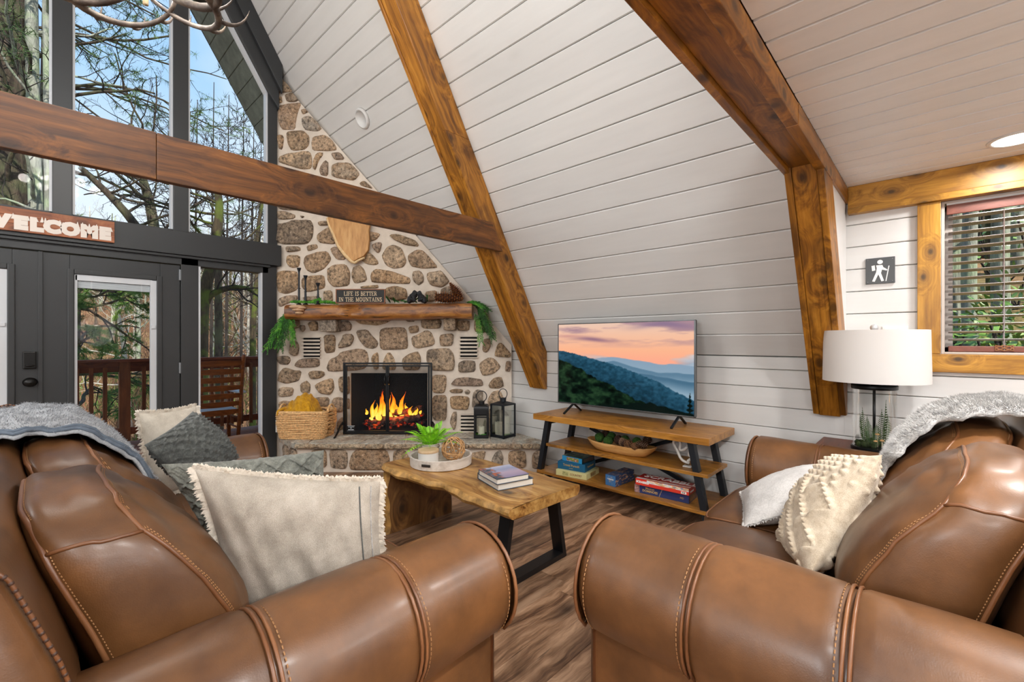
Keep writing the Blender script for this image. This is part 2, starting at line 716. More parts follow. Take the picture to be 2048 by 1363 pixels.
def board(along, across, n, w, th, c, p0, ln, mat, parent, name='plank'):
    """grooved board: starts at p0, runs ln along, w across, face towards n, edges chamfered by c"""
    along = Vector(along); across = Vector(across); n = Vector(n); p0 = Vector(p0)
    e = 0.0004 if c < 0.003 else (0.0055 if c > 0.007 and w < 0.15 else 0.0016)
    prof = [(e, -th), (e, -c), (c, 0), (w - c, 0), (w - e, -c), (w - e, -th)]
    mb = MB().prism([p0 + across * a + n * b for a, b in prof], along * ln)
    return mb.build(name, mat, parent, fix=True)


fl = struct(bbox_part('floor', (-3.5, -4.1, -0.08), (3.7, 5.2, -0.012), plain('floor_screed', '#3a2c20', 0.9), bevel=0), 'brown wood look plank floor')
r_ = random.Random(3)
y = -2.2
k = 0
while y < 5.1:
    x = -3.4 - r_.random() * 1.2
    while x < 3.54:
        x1 = min(x + 1.22, 3.54)
        if x1 > (-3.4 if y > -1 else -1):
            board((1, 0, 0), (0, 1, 0), (0, 0, 1), 0.18, 0.012, 0.0012, (max(x, -3.4) + 0.0004, y, 0), x1 - max(x, -3.4) - 0.0008, M_floor, fl)
        x = x1
    y += 0.18

# ---------------------------------------------------------------- sloping boarded ceiling (right side)
sl = struct(MB().prism([(3.60, 0.42, ZK - 0.02), (XR, 0.42, zroof(XR) + 0.1), (XR, 0.42, zroof(XR) + 0.45), (3.85, 0.42, ZK - 0.02)], (0, 5.93, 0)).prism([(XK - (2.44 - ZK) / TAN + .05, -4, 2.44), (XR, -4, zroof(XR) + 0.1), (XR, -4, zroof(XR) + 0.45), (3.2, -4, 2.44)], (0, 4.42, 0)).build('ceiling_slope', plain('roof_deck', '#5b5a55', 0.9), fix=True),
            'steep white boarded slope rising from the low wall to the ridge')
NS = Vector((-0.8660254, 0, -0.5))
US = Vector((-0.5, 0, 0.8660254))
ns = int((XK - XR) * 2 / 0.179)
for i in range(ns):
    s0 = i * 0.179
    y0 = 0.44 if s0 < 1.23 else -4.0
    p0 = Vector((XK, y0, ZK)) + US * s0
    board((0, 1, 0), US, NS, 0.179, 0.03, 0.008, p0, 5.12 - y0, M_white, sl)
# outside overhang: soffit boards and the dark roof edge
ov = struct(MB().prism([(3.60 + 0.2, 6.30, ZK - 0.3), (XR, 6.30, zroof(XR) + 0.02), (XR, 6.30, zroof(XR) + 0.36), (3.95, 6.30, ZK - 0.2)], (0, 0.08, 0)).build('trim_5', M_fascia, fix=True), 'dark roof edge of the overhang outside')
for i in range(4, 37):
    p0 = Vector((XK, 5.20, ZK + 0.03)) + US * (i * 0.19)
    board((0, 1, 0), US, NS, 0.19, 0.03, 0.006, p0, 1.12, M_soffit, ov, 'soffit_board')

# ---------------------------------------------------------------- knee wall and dormer wall (right side)
ck = struct(MB().prism([(XK - (2.44 - ZK) / TAN, 0.412, 2.44), (3.575, 0.412, 2.44), (3.575, 0.412, ZK - .02), (XK, 0.412, ZK - .02)], (0, 0.02, 0)).build('wall_dormer_cheek', M_white, fix=True), 'narrow white cheek of the dormer behind the rafter foot')
wr = struct(bbox_part('wall_right', (3.575, 0.40, 0), (3.75, 5.2, 1.2), plain('wall_core', '#8b8a86', 0.9), bevel=0), 'white horizontal boarded wall behind the television and the lamp')
core = wr.data.materials[0]
WY1, WY0, WZ0, WZ1 = -0.025, -1.22, 1.176, 2.04     # dormer window opening
zl = [0.0, 0.07, 0.21, 0.355, 0.50, 0.645, 0.79, 0.925, 1.05, 1.14]
for a, b in zip(zl[:-1], zl[1:]):
    board((0, 1, 0), (0, 0, 1), (-1, 0, 0), b - a, 0.03, 0.0055, (XK, 0.42, a), 4.70, M_white, wr)
zd = zl[:-1] + [1.14 + 0.14 * i for i in range(0, 8)] + [2.212]
for a, b in zip(zd[:-1], zd[1:]):
    if b <= WZ0 + 0.001 or a >= WZ1:
        spans = [(-2.6, 0.4195)]
    else:
        spans = [(-2.6, WY0), (WY1, 0.4195)]
    for (ya, yb) in spans:
        board((0, 1, 0), (0, 0, 1), (-1, 0, 0), b - a, 0.03, 0.0055, (XK, ya, a), yb - ya, M_white, wr)
for nm, lo, hi in (('wall_core', (3.575, -2.6, 0), (3.70, 0.40, WZ0)), ('wall_core', (3.575, -2.6, WZ1), (3.70, 0.40, 2.45)), ('wall_core', (3.575, WY1, WZ0), (3.70, 0.40, WZ1)), ('wall_core', (3.575, -2.6, WZ0), (3.70, WY0, WZ1))):
    bbox_part(nm, lo, hi, core, wr, bevel=0)
# rest of the shell: left slope, back gable, dormer cheek, unseen from here but closing the room
struct(MB().prism([(0.2 - 3.60, -4, ZK - 0.02), (XR, -4, zroof(XR) + 0.1), (XR, -4, zroof(XR) + 0.4), (0.2 - 3.95, -4, ZK - 0.02)], (0, 10.2, 0)).build('ceiling_slope', M_white, fix=True), 'white slope on the other side of the ridge')
struct(bbox_part('wall_left', (-3.6, -4, 0), (-3.40, 5.2, 1.2), M_white, bevel=0), 'low white wall on the far side')
struct(MB().prism([(3.75, -4.0, 0), (3.75, -4.0, 1.3), (XR, -4.0, 7.4), (-3.6, -4.0, 1.3), (-3.6, -4.0, 0)], (0, -0.15, 0)).build('wall_back', M_white, fix=True), 'white gable wall behind the seating')
struct(bbox_part('wall_side', (2.2, -2.75, 0), (3.75, -2.6, 3.2), M_white, bevel=0), 'white return wall beside the dormer')

# loft: ceiling boards below, floor above
lc = struct(bbox_part('ceiling', (-2.6, -4.0, 2.235), (3.70, 0.41, 2.44), plain('loft_floor', '#26221e', 0.9), bevel=0), 'pale boarded ceiling under the loft')
x = 3.54
while x > -2.7:
    y1 = 0.40
    ln = 4.3 if x < 2.3 else 2.95
    board((0, 1, 0), (-1, 0, 0), (0, 0, -1), 0.137, 0.024, 0.0072, (x, y1 - ln, 2.212), ln, M_ceil, lc)
    x -= 0.137

# ---------------------------------------------------------------- beams
lb = thing('loft_beam', 'broad stained timber beam edging the loft ceiling, above the lamp', 'beam', (1.0, 0.5, 2.13))
bbox_part('soffit_plank', (-2.4, 0.445, 2.150), (2.99, 0.555, 2.176), M_loftb, lb)
bbox_part('side_plank', (-2.4, 0.400, 2.118), (2.97, 0.444, 2.205), M_loftb, lb)
bbox_part('side_plank', (2.10, 0.398, 2.116), (3.52, 0.444, 2.206), M_loftb, lb)
bbox_part('side_plank', (-2.4, 0.556, 2.128), (2.965, 0.585, 2.47), M_loftb, lb)
bbox_part('core', (-2.4, 0.41, 2.178), (2.95, 0.57, 2.44), M_loftb, lb)


def rafter(name, label, y0, y1, s_lo, s_hi, d=0.222, joint=None):
    """sloped timber; foot cut upright where it meets the low wall"""
    root = thing(name, label, 'rafter', (3.4, (y0 + y1) / 2, 0.8))
    foot = 0.77
    xin = lambda z: XK - (z - ZK) / TAN - 2 * d / TAN      # inner face
    xw = 3.538
    zb = foot

    def seg(za, zb_, nm, mat, ya, yb, extra=0.0):
        P = []
        if za < ZK:
            P = [(xin(za) - extra, za), (xw, za), (xw, ZK), (XK - (zb_ - ZK) / TAN - .002, zb_), (xin(zb_) - extra, zb_)]
        else:
            P = [(xin(za) - extra, za), (XK - (za - ZK) / TAN - .002, za), (XK - (zb_ - ZK) / TAN - .002, zb_), (xin(zb_) - extra, zb_)]
        return MB().prism([(a, ya, b) for a, b in P], (0, yb - ya, 0)).build(nm, mat, root, fix=True, bevel=0.004)
    w = y1 - y0
    # cladding: two side boards and a face board between them
    if joint:
        seg(zb, joint, 'side_board', M_raft, y0, y0 + 0.032)
        seg(joint + 0.001, s_hi, 'side_board', M_raft, y0 + 0.0008, y0 + 0.0325)
    else:
        seg(zb + 0.012, s_hi, 'side_board', M_raft, y0, y0 + 0.032)
    seg(zb, s_hi, 'face_board', M_raft, y0 + 0.033, y1 - 0.033, -0.008)
    seg(zb + 0.006, s_hi, 'side_board', M_raft, y1 - 0.032, y1)
    return root


rafter('rafter', 'stained knotty rafter on the white slope between the fireplace and the television', 2.840, 3.03, 0, 6.6, joint=2.93)
rafter('rafter', 'stained rafter foot coming down beside the hiker sign and the lamp', 0.405, 0.580, 0, 6.6, d=0.225)
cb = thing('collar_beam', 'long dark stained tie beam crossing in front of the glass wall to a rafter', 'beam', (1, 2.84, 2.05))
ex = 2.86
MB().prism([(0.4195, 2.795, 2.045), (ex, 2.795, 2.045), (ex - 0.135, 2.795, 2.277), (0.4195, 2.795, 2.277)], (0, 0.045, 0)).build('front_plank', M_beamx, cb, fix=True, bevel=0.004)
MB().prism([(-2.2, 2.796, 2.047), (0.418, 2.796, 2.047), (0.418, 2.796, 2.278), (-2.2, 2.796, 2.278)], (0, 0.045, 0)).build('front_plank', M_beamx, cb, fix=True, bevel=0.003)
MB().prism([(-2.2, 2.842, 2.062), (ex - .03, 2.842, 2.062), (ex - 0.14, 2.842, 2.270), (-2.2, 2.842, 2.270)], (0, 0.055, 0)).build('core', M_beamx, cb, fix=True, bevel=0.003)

# ---------------------------------------------------------------- glass gable wall
y0, y1 = 5.08, 5.20


def cbar(name, lo, hi, parent=None, label=None, bevel=0.004):
    o = bbox_part(name, lo, hi, M_char, parent, bevel)
    if parent is None:
        struct(o, label)
    return o


wf = cbar('wall_front', (-3.3, 5.03, 2.04), (1.80, 5.20, 2.256), None, 'charcoal painted beam above the doors in the glass wall')
cbar('header_edge', (-3.3, 5.05, 2.015), (1.70, 5.19, 2.04), wf)
cbar('jamb', (1.632, y0, 0), (1.77, y1, 2.04), wf)
cbar('jamb', (1.682, y0, 2.256), (1.775, y1, 4.32), wf)
cbar('post', (0.940, y0, 0), (1.076, y1, 2.02), wf)
cbar('post', (-1.0, y0, 0), (-0.862, y1, 2.02), wf)
cbar('sill', (1.076, y0, 0), (1.632, y1, 0.09), wf)
cbar('sill', (-3.2, y0, 0), (-1.0, y1, 2.02), wf)
for xa in (0.106, 0.879, -0.667, -1.44):
    cbar('mullion', (xa, 5.06, 2.256), (xa + 0.115, 5.19, 4.52), wf)
    cbar('mullion', (xa, 5.06, 4.62), (xa + 0.115, 5.19, zroof(max(xa, 0.2 - xa)) - 0.5), wf)
cbar('transom', (-1.5, 5.05, 4.52), (1.33, 5.19, 4.62), wf)
# rake trim following the roof slope
zi = lambda x: 3.855 + 1.69 * (1.672 - x)
MB().prism([(1.78, 5.04, zroof(1.78)), (1.78, 5.04, zi(1.78) + 0.02), (1.72, 5.04, zi(1.72)), (XR, 5.04, zi(XR)), (XR, 5.04, zroof(XR))], (0, 0.15, 0)).build('rake_trim', M_char, wf, fix=True, bevel=0.004)
MB().prism([(2 * XR - a, 5.04, b) for a, b in ((3.3, zroof(3.3)), (3.3, 1.2), (1.9, 2.25), (1.72, zi(1.72)), (XR, zi(XR)), (XR, zroof(XR)))], (0, 0.15, 0)).build('rake_trim', M_char, wf, fix=True, bevel=0.004)
MB().prism([(1.80, 5.00, zroof(1.80) - .005), (1.80, 5.00, zroof(1.80) - 0.30), (XR, 5.00, zroof(XR) - 0.30), (XR, 5.00, zroof(XR) - .005)], (0, 0.04, 0)).build('rake_board', M_char, wf, fix=True, bevel=0.004)

struct(MB().prism([(1.775, 5.15, 0), (3.6, 5.15, 0), (3.6, 5.15, ZK), (1.775, 5.15, zroof(1.775))], (0, 0.12, 0)).build('wall_gable_corner', M_char, fix=True), 'gable wall behind the corner chimney')
wn = [0]


def window(poly, label, edge=0.016):
    """pane with a pale edge strip, polygon in x, z"""
    wn[0] += 1
    root = thing('window_%d' % wn[0], label, None, (poly[0][0], 5.13, poly[0][1]), kind='structure')
    MB().prism([(a, 5.128, b) for a, b in poly], (0, 0.006, 0)).build('pane', M_glass, root, fix=True)
    n = len(poly)
    cxx = sum(p[0] for p in poly) / n
    czz = sum(p[1] for p in poly) / n
    for i in range(n):
        a = Vector((poly[i][0], 5.12, poly[i][1])); b = Vector((poly[(i + 1) % n][0], 5.12, poly[(i + 1) % n][1]))
        d = (b - a).normalized()
        inn = Vector((cxx, 5.12, czz)) - (a + b) / 2
        inn = (inn - d * inn.dot(d)).normalized()
        MB().bar(a + inn * edge / 2, b + inn * edge / 2, 0.075, edge, up=inn).build('frame_strip', M_vinyl if (abs(d.z) > 0.5) else M_char, root)
    return root


window([(1.076, 0.09), (1.632, 0.09), (1.632, 1.985), (1.076, 1.985)], 'tall side pane between the glazed doors and the fireplace')
window([(0.994, 2.256), (1.682, 2.256), (1.682, 3.84), (1.33, 4.43), (1.28, 4.52), (0.994, 4.52)], 'upper pane with the sloped corner next to the stone chimney')
window([(0.221, 2.256), (0.879, 2.256), (0.879, 4.52), (0.221, 4.52)], 'upper pane between the two charcoal mullions')
window([(-0.552, 2.256), (0.106, 2.256), (0.106, 4.52), (-0.552, 4.52)], 'upper pane above the welcome sign')
window([(-1.325, 2.256), (-0.667, 2.256), (-0.667, 4.30), (-1.325, 3.6)], 'upper pane at the far end of the glass wall')
window([(0.221, 4.62), (0.879, 4.62), (0.879, 5.15), (0.221, 6.2)], 'top pane under the ridge')
window([(-0.552, 4.62), (0.106, 4.62), (0.106, 6.2), (-0.552, 5.3)], 'top pane on the other side of the ridge')
cbar('door_head', (-0.9, y0, 1.955), (1.69, y1, 2.02), wf)
cbar('threshold', (-0.86, y0, 0.0), (0.94, y1, 0.02), wf)

M_bronze = plain('dark_bronze', '#1c1b1a', 0.35, 0.6)
M_hinge = plain('satin_hinge', '#8c8f92', 0.35, 0.9)
M_blind = plain('pale_door_blind', '#9aa0a6', 0.5)


def door(num, xa, xb, ga, gb, label):
    root = struct(thing('door_%d' % num, None, None, ((xa + xb) / 2, 5.13, 0.02)), label)
    z0, z1, g0, g1 = 0.022, 1.948, 0.24, 1.79
    ya, yb = 5.10, 5.145
    bbox_part('stile', (xa, ya, z0), (ga - 0.03, yb, z1), M_char, root)
    bbox_part('stile', (gb + 0.03, ya, z0), (xb, yb, z1), M_char, root)
    bbox_part('door_rail', (ga - 0.03, ya, z0), (gb + 0.03, yb, g0 - 0.03), M_char, root)
    bbox_part('door_rail', (ga - 0.03, ya, g1 + 0.03), (gb + 0.03, yb, z1), M_char, root)
    for lo, hi in (((ga - .045, ya - .012, g0 - .045), (ga - .004, ya + .02, g1 + .045)), ((gb + .004, ya - .012, g0 - .045), (gb + .045, ya + .02, g1 + .045)),
                   ((ga - .004, ya - .012, g0 - .045), (gb + .004, ya + .02, g0 - .004)), ((ga - .004, ya - .012, g1 + .004), (gb + .004, ya + .02, g1 + .045))):
        bbox_part('moulding', lo, hi, M_char, root, 0.006)
    for lo, hi in (((ga - .004, ya, g0), (ga + .014, yb, g1)), ((gb - .040, ya, g0), (gb + .004, yb, g1)), ((ga, ya, g1 - .045), (gb - .04, yb, g1 + .004)), ((ga, ya, g0 - .004), (gb - .04, yb, g0 + .02))):
        bbox_part('glazing_strip', lo, hi, M_vinyl, root, 0.002)
    MB().box((ga, 5.112, g0), (gb, 5.115, g1)).build('pane', M_glass, root)
    bl = bbox_part('raised_blind', (ga + .014, 5.118, g1 - .105), (gb - .04, 5.134, g1 - .045), M_blind, root, 0.002)
    for k in range(6):
        bbox_part('blind_slat', (ga + .016, 5.117, g1 - .102 + k * .009), (gb - .042, 5.135, g1 - .096 + k * .009), M_vinyl, bl, 0)
    for q in (0.18, 0.80):
        bbox_part('blind_tape', (ga + (gb - ga) * q, 5.116, g1 - .105), (ga + (gb - ga) * q + .01, 5.137, g1 - .045), M_vinyl, bl, 0)
    bbox_part('blind_slider', (gb - .034, ya - .012, 1.36), (gb - .006, ya + .002, 1.39), M_vinyl, root, 0.002)
    return root


dr = door(1, 0.052, 0.936, 0.237, 0.760, 'charcoal glazed door with a view of the deck rail, hinged next to the side pane')
dl = door(2, -0.838, 0.048, -0.64, -0.135, 'charcoal glazed door carrying the keypad lock and knob')
for z in (1.86, 1.0, 0.2):
    bbox_part('hinge', (0.926, 5.088, z - .05), (0.944, 5.104, z + .05), M_hinge, dr, 0.002)
bbox_part('astragal', (0.030, 5.085, 0.03), (0.056, 5.10, 1.95), M_char, dl, 0.003)
kp = bbox_part('keypad_lock', (-0.052, 5.066, 1.035), (0.022, 5.10, 1.170), M_bronze, dl, 0.008)
MB().ball((-0.013, 5.060, 1.062), 0.016, sc=(1.6, 0.5, 0.6)).build('thumb_turn', M_bronze, kp, smooth=True)
kb = MB().lathe([(0.036, 0), (0.036, 0.006), (0.014, 0.012), (0.012, 0.03), (0.026, 0.04), (0.032, 0.055), (0.026, 0.068), (0.0, 0.072)], (-0.013, 5.10, 0.932), 18, Matrix.Rotation(PI / 2, 4, 'X'), sx=1.15).build('door_knob', M_bronze, dl, smooth=True)
bbox_part('strike_plate', (0.05, 5.094, 0.90), (0.056, 5.10, 0.965), M_hinge, dr, 0.001)

# ---------------------------------------------------------------- flush disc on the slope, recessed lamps
def on_slope(px, py):
    r = ray(px, py)
    c = ZK + TAN * XK - EYE
    t = c / (r[2] + TAN * r[0])
    return Vector((t * r[0], t * r[1], EYE + t * r[2]))


p = on_slope(726, 237)
Mx = Matrix.Rotation(math.radians(180 + 60), 4, 'Y')
Mx = Vector((0, 0, 1)).rotation_difference(NS).to_matrix().to_4x4()
dk = thing('ceiling_disc', 'round white flush disc set into the boarded slope above the chimney', 'disc', p)
MB().lathe([(0.070, 0.004), (0.072, 0.026), (0.080, 0.030), (0.092, 0.022), (0.098, 0.0)], p, 32, Mx).build('rim', M_white, dk, smooth=True)
MB().lathe([(0.0, 0.003), (0.07, 0.004), (0.073, 0.003)], p, 32, Mx).build('grille', M_white, dk, smooth=True)
gE = G('lamp_lens')
em = gE.n('Emission', None, Color=(1, 0.96, 0.9, 1), Strength=6.0)
M_lens = gE.done(em.outputs[0])
for i, (a, b) in enumerate(CANS):  # fixtures after the first are added out of view to carry fill light
    t = thing('recessed_light', 'lit recessed downlight in the loft ceiling near the dormer window' if i == 0 else 'unseen recessed downlight added behind the seating for fill light', 'light', (a, b, 2.212), 'recessed downlights')
    MB().lathe([(0.105, 0.0), (0.102, -0.005), (0.088, -0.006), (0.086, 0.0)], (a, b, 2.212), 28).build('rim', M_white, t, smooth=True)
    MB().lathe([(0.0, -0.003), (0.086, -0.003), (0.087, 0.0)], (a, b, 2.212), 28).build('lens', M_lens, t)

# ---------------------------------------------------------------- dormer window with trims and blind
wd = thing('window_8', 'dormer window with stained trim boards and a raised dark slatted blind', None, (3.54, -0.6, WZ0), kind='structure')
tb = thing('window_trim', 'stained pine boards framing the dormer window', 'trim', (3.52, -0.5, 1.1))
bbox_part('head_board', (3.492, -2.4, 2.078), (3.54, 0.398, 2.211), M_trimy, tb)
bbox_part('head_lip', (3.482, -2.4, 2.040), (3.54, 0.398, 2.077), M_trimy, tb)
bbox_part('side_board', (3.506, -0.024, 1.178), (3.54, 0.0745, 2.039), M_trimz, tb)
bbox_part('side_board', (3.506, -1.32, 1.178), (3.54, -1.222, 2.039), M_trimz, tb)
bbox_part('sill_board', (3.502, -1.36, 1.075), (3.54, 0.078, 1.176), M_trimy, tb)
M_jamb = plain('pale_window_jamb', '#b5aca4', 0.5)
for lo, hi in (((3.545, -0.040, WZ0), (3.70, -0.026, WZ1)), ((3.545, -1.215, WZ0), (3.70, -1.20, WZ1)), ((3.545, -1.2, WZ0), (3.70, -0.04, WZ0 + .012)), ((3.545, -1.2, WZ1 - .012), (3.70, -0.04, WZ1))):
    bbox_part('jamb', lo, hi, M_jamb, wd, 0.002)
for lo, hi in (((3.64, -0.075, WZ0), (3.67, -0.04, WZ1)), ((3.64, -1.2, WZ0), (3.67, -1.165, WZ1)), ((3.64, -1.2, WZ0), (3.67, -0.04, WZ0 + .04)), ((3.64, -1.2, WZ1 - .04), (3.67, -0.04, WZ1))):
    bbox_part('sash', lo, hi, M_jamb, wd, 0.002)
MB().box((3.653, -1.17, WZ0 + .03), (3.657, -0.07, WZ1 - .03)).build('pane', M_glass, wd)
M_slat = wood('dark_blind_slat', [(0.3, '#5e4f49'), (0.6, '#7a6b64'), (0.8, '#8c7f78')], 'y', knots=0, rough=0.2, blotch=0.1, coat=1.0)
M_valance = wood('red_brown_valance', [(0.3, '#5a2e22'), (0.6, '#7c4433'), (0.8, '#8c5440')], 'y', knots=0, rough=0.35, blotch=0.2)
bd = thing('window_blind', 'dark wooden slatted blind hanging in the dormer window', 'blind', (3.58, -0.6, 2.03))
bbox_part('valance', (3.552, -1.19, 1.965), (3.565, -0.048, 2.030), M_valance, bd, 0.003)
bbox_part('valance_edge', (3.548, -1.19, 2.018), (3.560, -0.048, 2.030), M_vinyl, bd, 0.001)
z = 1.948
sl0 = None
while z > 1.235:
    M = Matrix.Translation((3.585, -0.62, z)) @ Matrix.Rotation(math.radians(11), 4, 'Y')
    if sl0 is None:
        sl0 = MB().box((-0.025, -0.565, -0.0015), (0.025, 0.565, 0.0015)).mesh('slat')
    o = link('slat', sl0, M_slat, bd)
    o.matrix_basis = M
    z -= 0.0432
bbox_part('bottom_rail', (3.562, -1.185, 1.190), (3.604, -0.055, 1.222), M_valance, bd, 0.004)
for yy in (-0.27, -0.95):
    MB().tube([(3.558, yy, 1.2), (3.558, yy, 1.96)], 0.0022, 5).build('ladder_cord', M_slat, bd)
    MB().tube([(3.612, yy, 1.2), (3.612, yy, 1.96)], 0.0022, 5).build('ladder_cord', M_slat, bd)
kn = [(3.555, -0.27 + 0.035 * math.sin(t * 2 * PI / 20 * 2), 1.212 + 0.014 * math.sin(t * 2 * PI / 20 * 3)) for t in range(20)]
MB().tube(kn, 0.003, 6, closed=True).build('pull_cord', plain('tan_cord', '#8a5a36', 0.7), bd, smooth=True)

# outlet plates
M_plate = plain('white_plastic', '#e4e2dd', 0.35)
op = thing('outlet_plate', 'white wall plate just above the lamp shade, beside the window trim', 'outlet', onx(1788, 662, XK))
c_ = onx(1790, 664, XK)
bbox_part('plate', (3.532, c_.y - .06, c_.z - .035), (3.54, c_.y + .06, c_.z + .035), M_plate, op, 0.003)
for d in (-.03, .03):
    bbox_part('socket', (3.529, c_.y + d - .017, c_.z - .022), (3.533, c_.y + d + .017, c_.z + .022), M_plate, op, 0.002)
c_ = onx(1184, 873, XK)
op = thing('outlet_plate', 'white wall outlet behind the television stand near the wooden bowl', 'outlet', c_)
bbox_part('plate', (3.532, c_.y - .036, c_.z - .06), (3.54, c_.y + .036, c_.z + .06), M_plate, op, 0.003)
for d in (-.025, .025):
    bbox_part('socket', (3.529, c_.y - .017, c_.z + d - .016), (3.533, c_.y + .017, c_.z + d + .016), M_plate, op, 0.002)
MB().box((3.51, c_.y - .015, c_.z - .04), (3.53, c_.y + .015, c_.z - .012)).tube([(3.51, c_.y, c_.z - .03), (3.49, c_.y + .02, c_.z - .1), (3.50, c_.y + .06, c_.z - .2), (3.5, c_.y - .1, c_.z - .3)], 0.004, 6).build('plug_and_cord', plain('black_cord', '#101010', 0.5), op)
# ---------------------------------------------------------------- corner chimney of field stones
TS = 4.80


def stone_mat(name, cols, dark='#2b2723', rough=0.9, bs=1.0):
    g = G(name)
    v = g.shift(g.co(), 13)
    r = g.rand()
    base = g.ramp(r, cols, 'LINEAR')
    n1 = g.noise(v, 9, 6, 0.65)
    n2 = g.noise(v, 34, 5, 0.7)
    n3_ = g.noise(v, 110, 3, 0.6)
    c = g.mix(g.val(n1, [(0.42, 0.0), (0.66, 0.75)]), base, g.ramp(g.math('FRACT', g.math('MULTIPLY', r, 7.3)), [(0.0, '#6e675f'), (0.5, '#a07a54'), (1.0, '#bda48a')]))
    c = g.mix(g.val(n2, [(0.34, 0.7), (0.50, 0.0)]), c, dark)
    c = g.mix(g.val(n2, [(0.58, 0.0), (0.72, 0.6)]), c, '#d8c2a6')
    c = g.mix(1.0, c, g.val(g.math('ADD', g.math('MULTIPLY', n2, 0.55), g.math('MULTIPLY', n3_, 0.45)), [(0.32, 0.5), (0.5, 1.12), (0.68, 1.8)]), 'MULTIPLY')
    big = g.noise(v, 4.5, 3, 0.5)
    c = g.mix(g.val(big, [(0.54, 0.0), (0.68, 0.45)]), c, '#4f473f')
    h = g.math('ADD', g.math('MULTIPLY', n1, 0.5), g.math('ADD', g.math('MULTIPLY', n2, 0.6), g.math('MULTIPLY', n3_, 0.25)))
    g.bsdf(Base_Color=c, Roughness=rough, Normal=g.bump(h, 1.0 * bs, 0.035))
    return g.mat


M_stone = stone_mat('field_stone', [(0.0, '#93806c'), (0.25, '#b0926f'), (0.45, '#a08a78'), (0.6, '#bd9d7a'), (0.8, '#9a8f82'), (1.0, '#c4a684')])
M_mortar = plain('buff_mortar', '#d6c9ba', 0.95, bump=0.5, bscale=30, var=0.08, vscale=14)
M_slate = stone_mat('hearth_slab_stone', [(0.0, '#a5a398'), (0.4, '#b8b2a4'), (0.7, '#aaaaa2'), (1.0, '#c4b9a6')], dark='#8c8a82', bs=0.45)
M_slatedge = stone_mat('hearth_edge_stone', [(0.0, '#a59680'), (0.5, '#b8a68c'), (1.0, '#8f8474')], dark='#4a433b', bs=0.9)
M_soot = plain('sooty_firebrick', '#0c0b0b', 0.95, bump=0.3, bscale=40)
M_iron = plain('black_iron', '#17191c', 0.38, 0.5, bump=0.05, bscale=150)

S_ = lambda px: (px - CX) / FOC * TS
Z_ = lambda py: EYE + TS * (CY - py) / FOC

ch = struct(thing('wall_chimney', None, None, fp(-1.2, TS, 0)), 'corner chimney breast of brown field stones in buff mortar, cut to the roof slope')
sL, sR = S_(549), -0.004
sa, sb, zt_, zb_ = S_(701), S_(855), Z_(746), 0.27
top = lambda s: 1.205 + (s - sR) / (sL - sR) * (4.10 - 1.205)
# mortar face in four pieces around the fire opening
mb = MB()
D = 0.12
pl = lambda q: [fp(s, TS, z) for s, z in q]
mb.prism(pl([(sL, 0), (sa, 0), (sa, zt_), (sa, top(sa)), (sL, top(sL))]), DV * D)
mb.prism(pl([(sb, 0), (sR, 0), (sR, top(sR)), (sb, top(sb))]), DV * D)
mb.prism(pl([(sa, zt_), (sb, zt_), (sb, top(sb)), (sa, top(sa))]), DV * D)
mb.prism(pl([(sa, 0), (sb, 0), (sb, zb_), (sa, zb_)]), DV * D)
mb.build('mortar', M_mortar, ch, fix=True)
# firebox
mb = MB()
t0, t1 = TS + 0.02, TS + 0.52
A = [fp(sa, t0, zb_), fp(sb, t0, zb_), fp(sb, t0, zt_), fp(sa, t0, zt_)]
B = [fp(sa + .1, t1, zb_), fp(sb - .1, t1, zb_), fp(sb - .1, t1, zt_ + .05), fp(sa + .1, t1, zt_ + .05)]
mb.add(A + B, [(4, 5, 6, 7), (0, 1, 5, 4), (1, 2, 6, 5), (2, 3, 7, 6), (3, 0, 4, 7)])
mb.build('firebox', M_soot, ch)

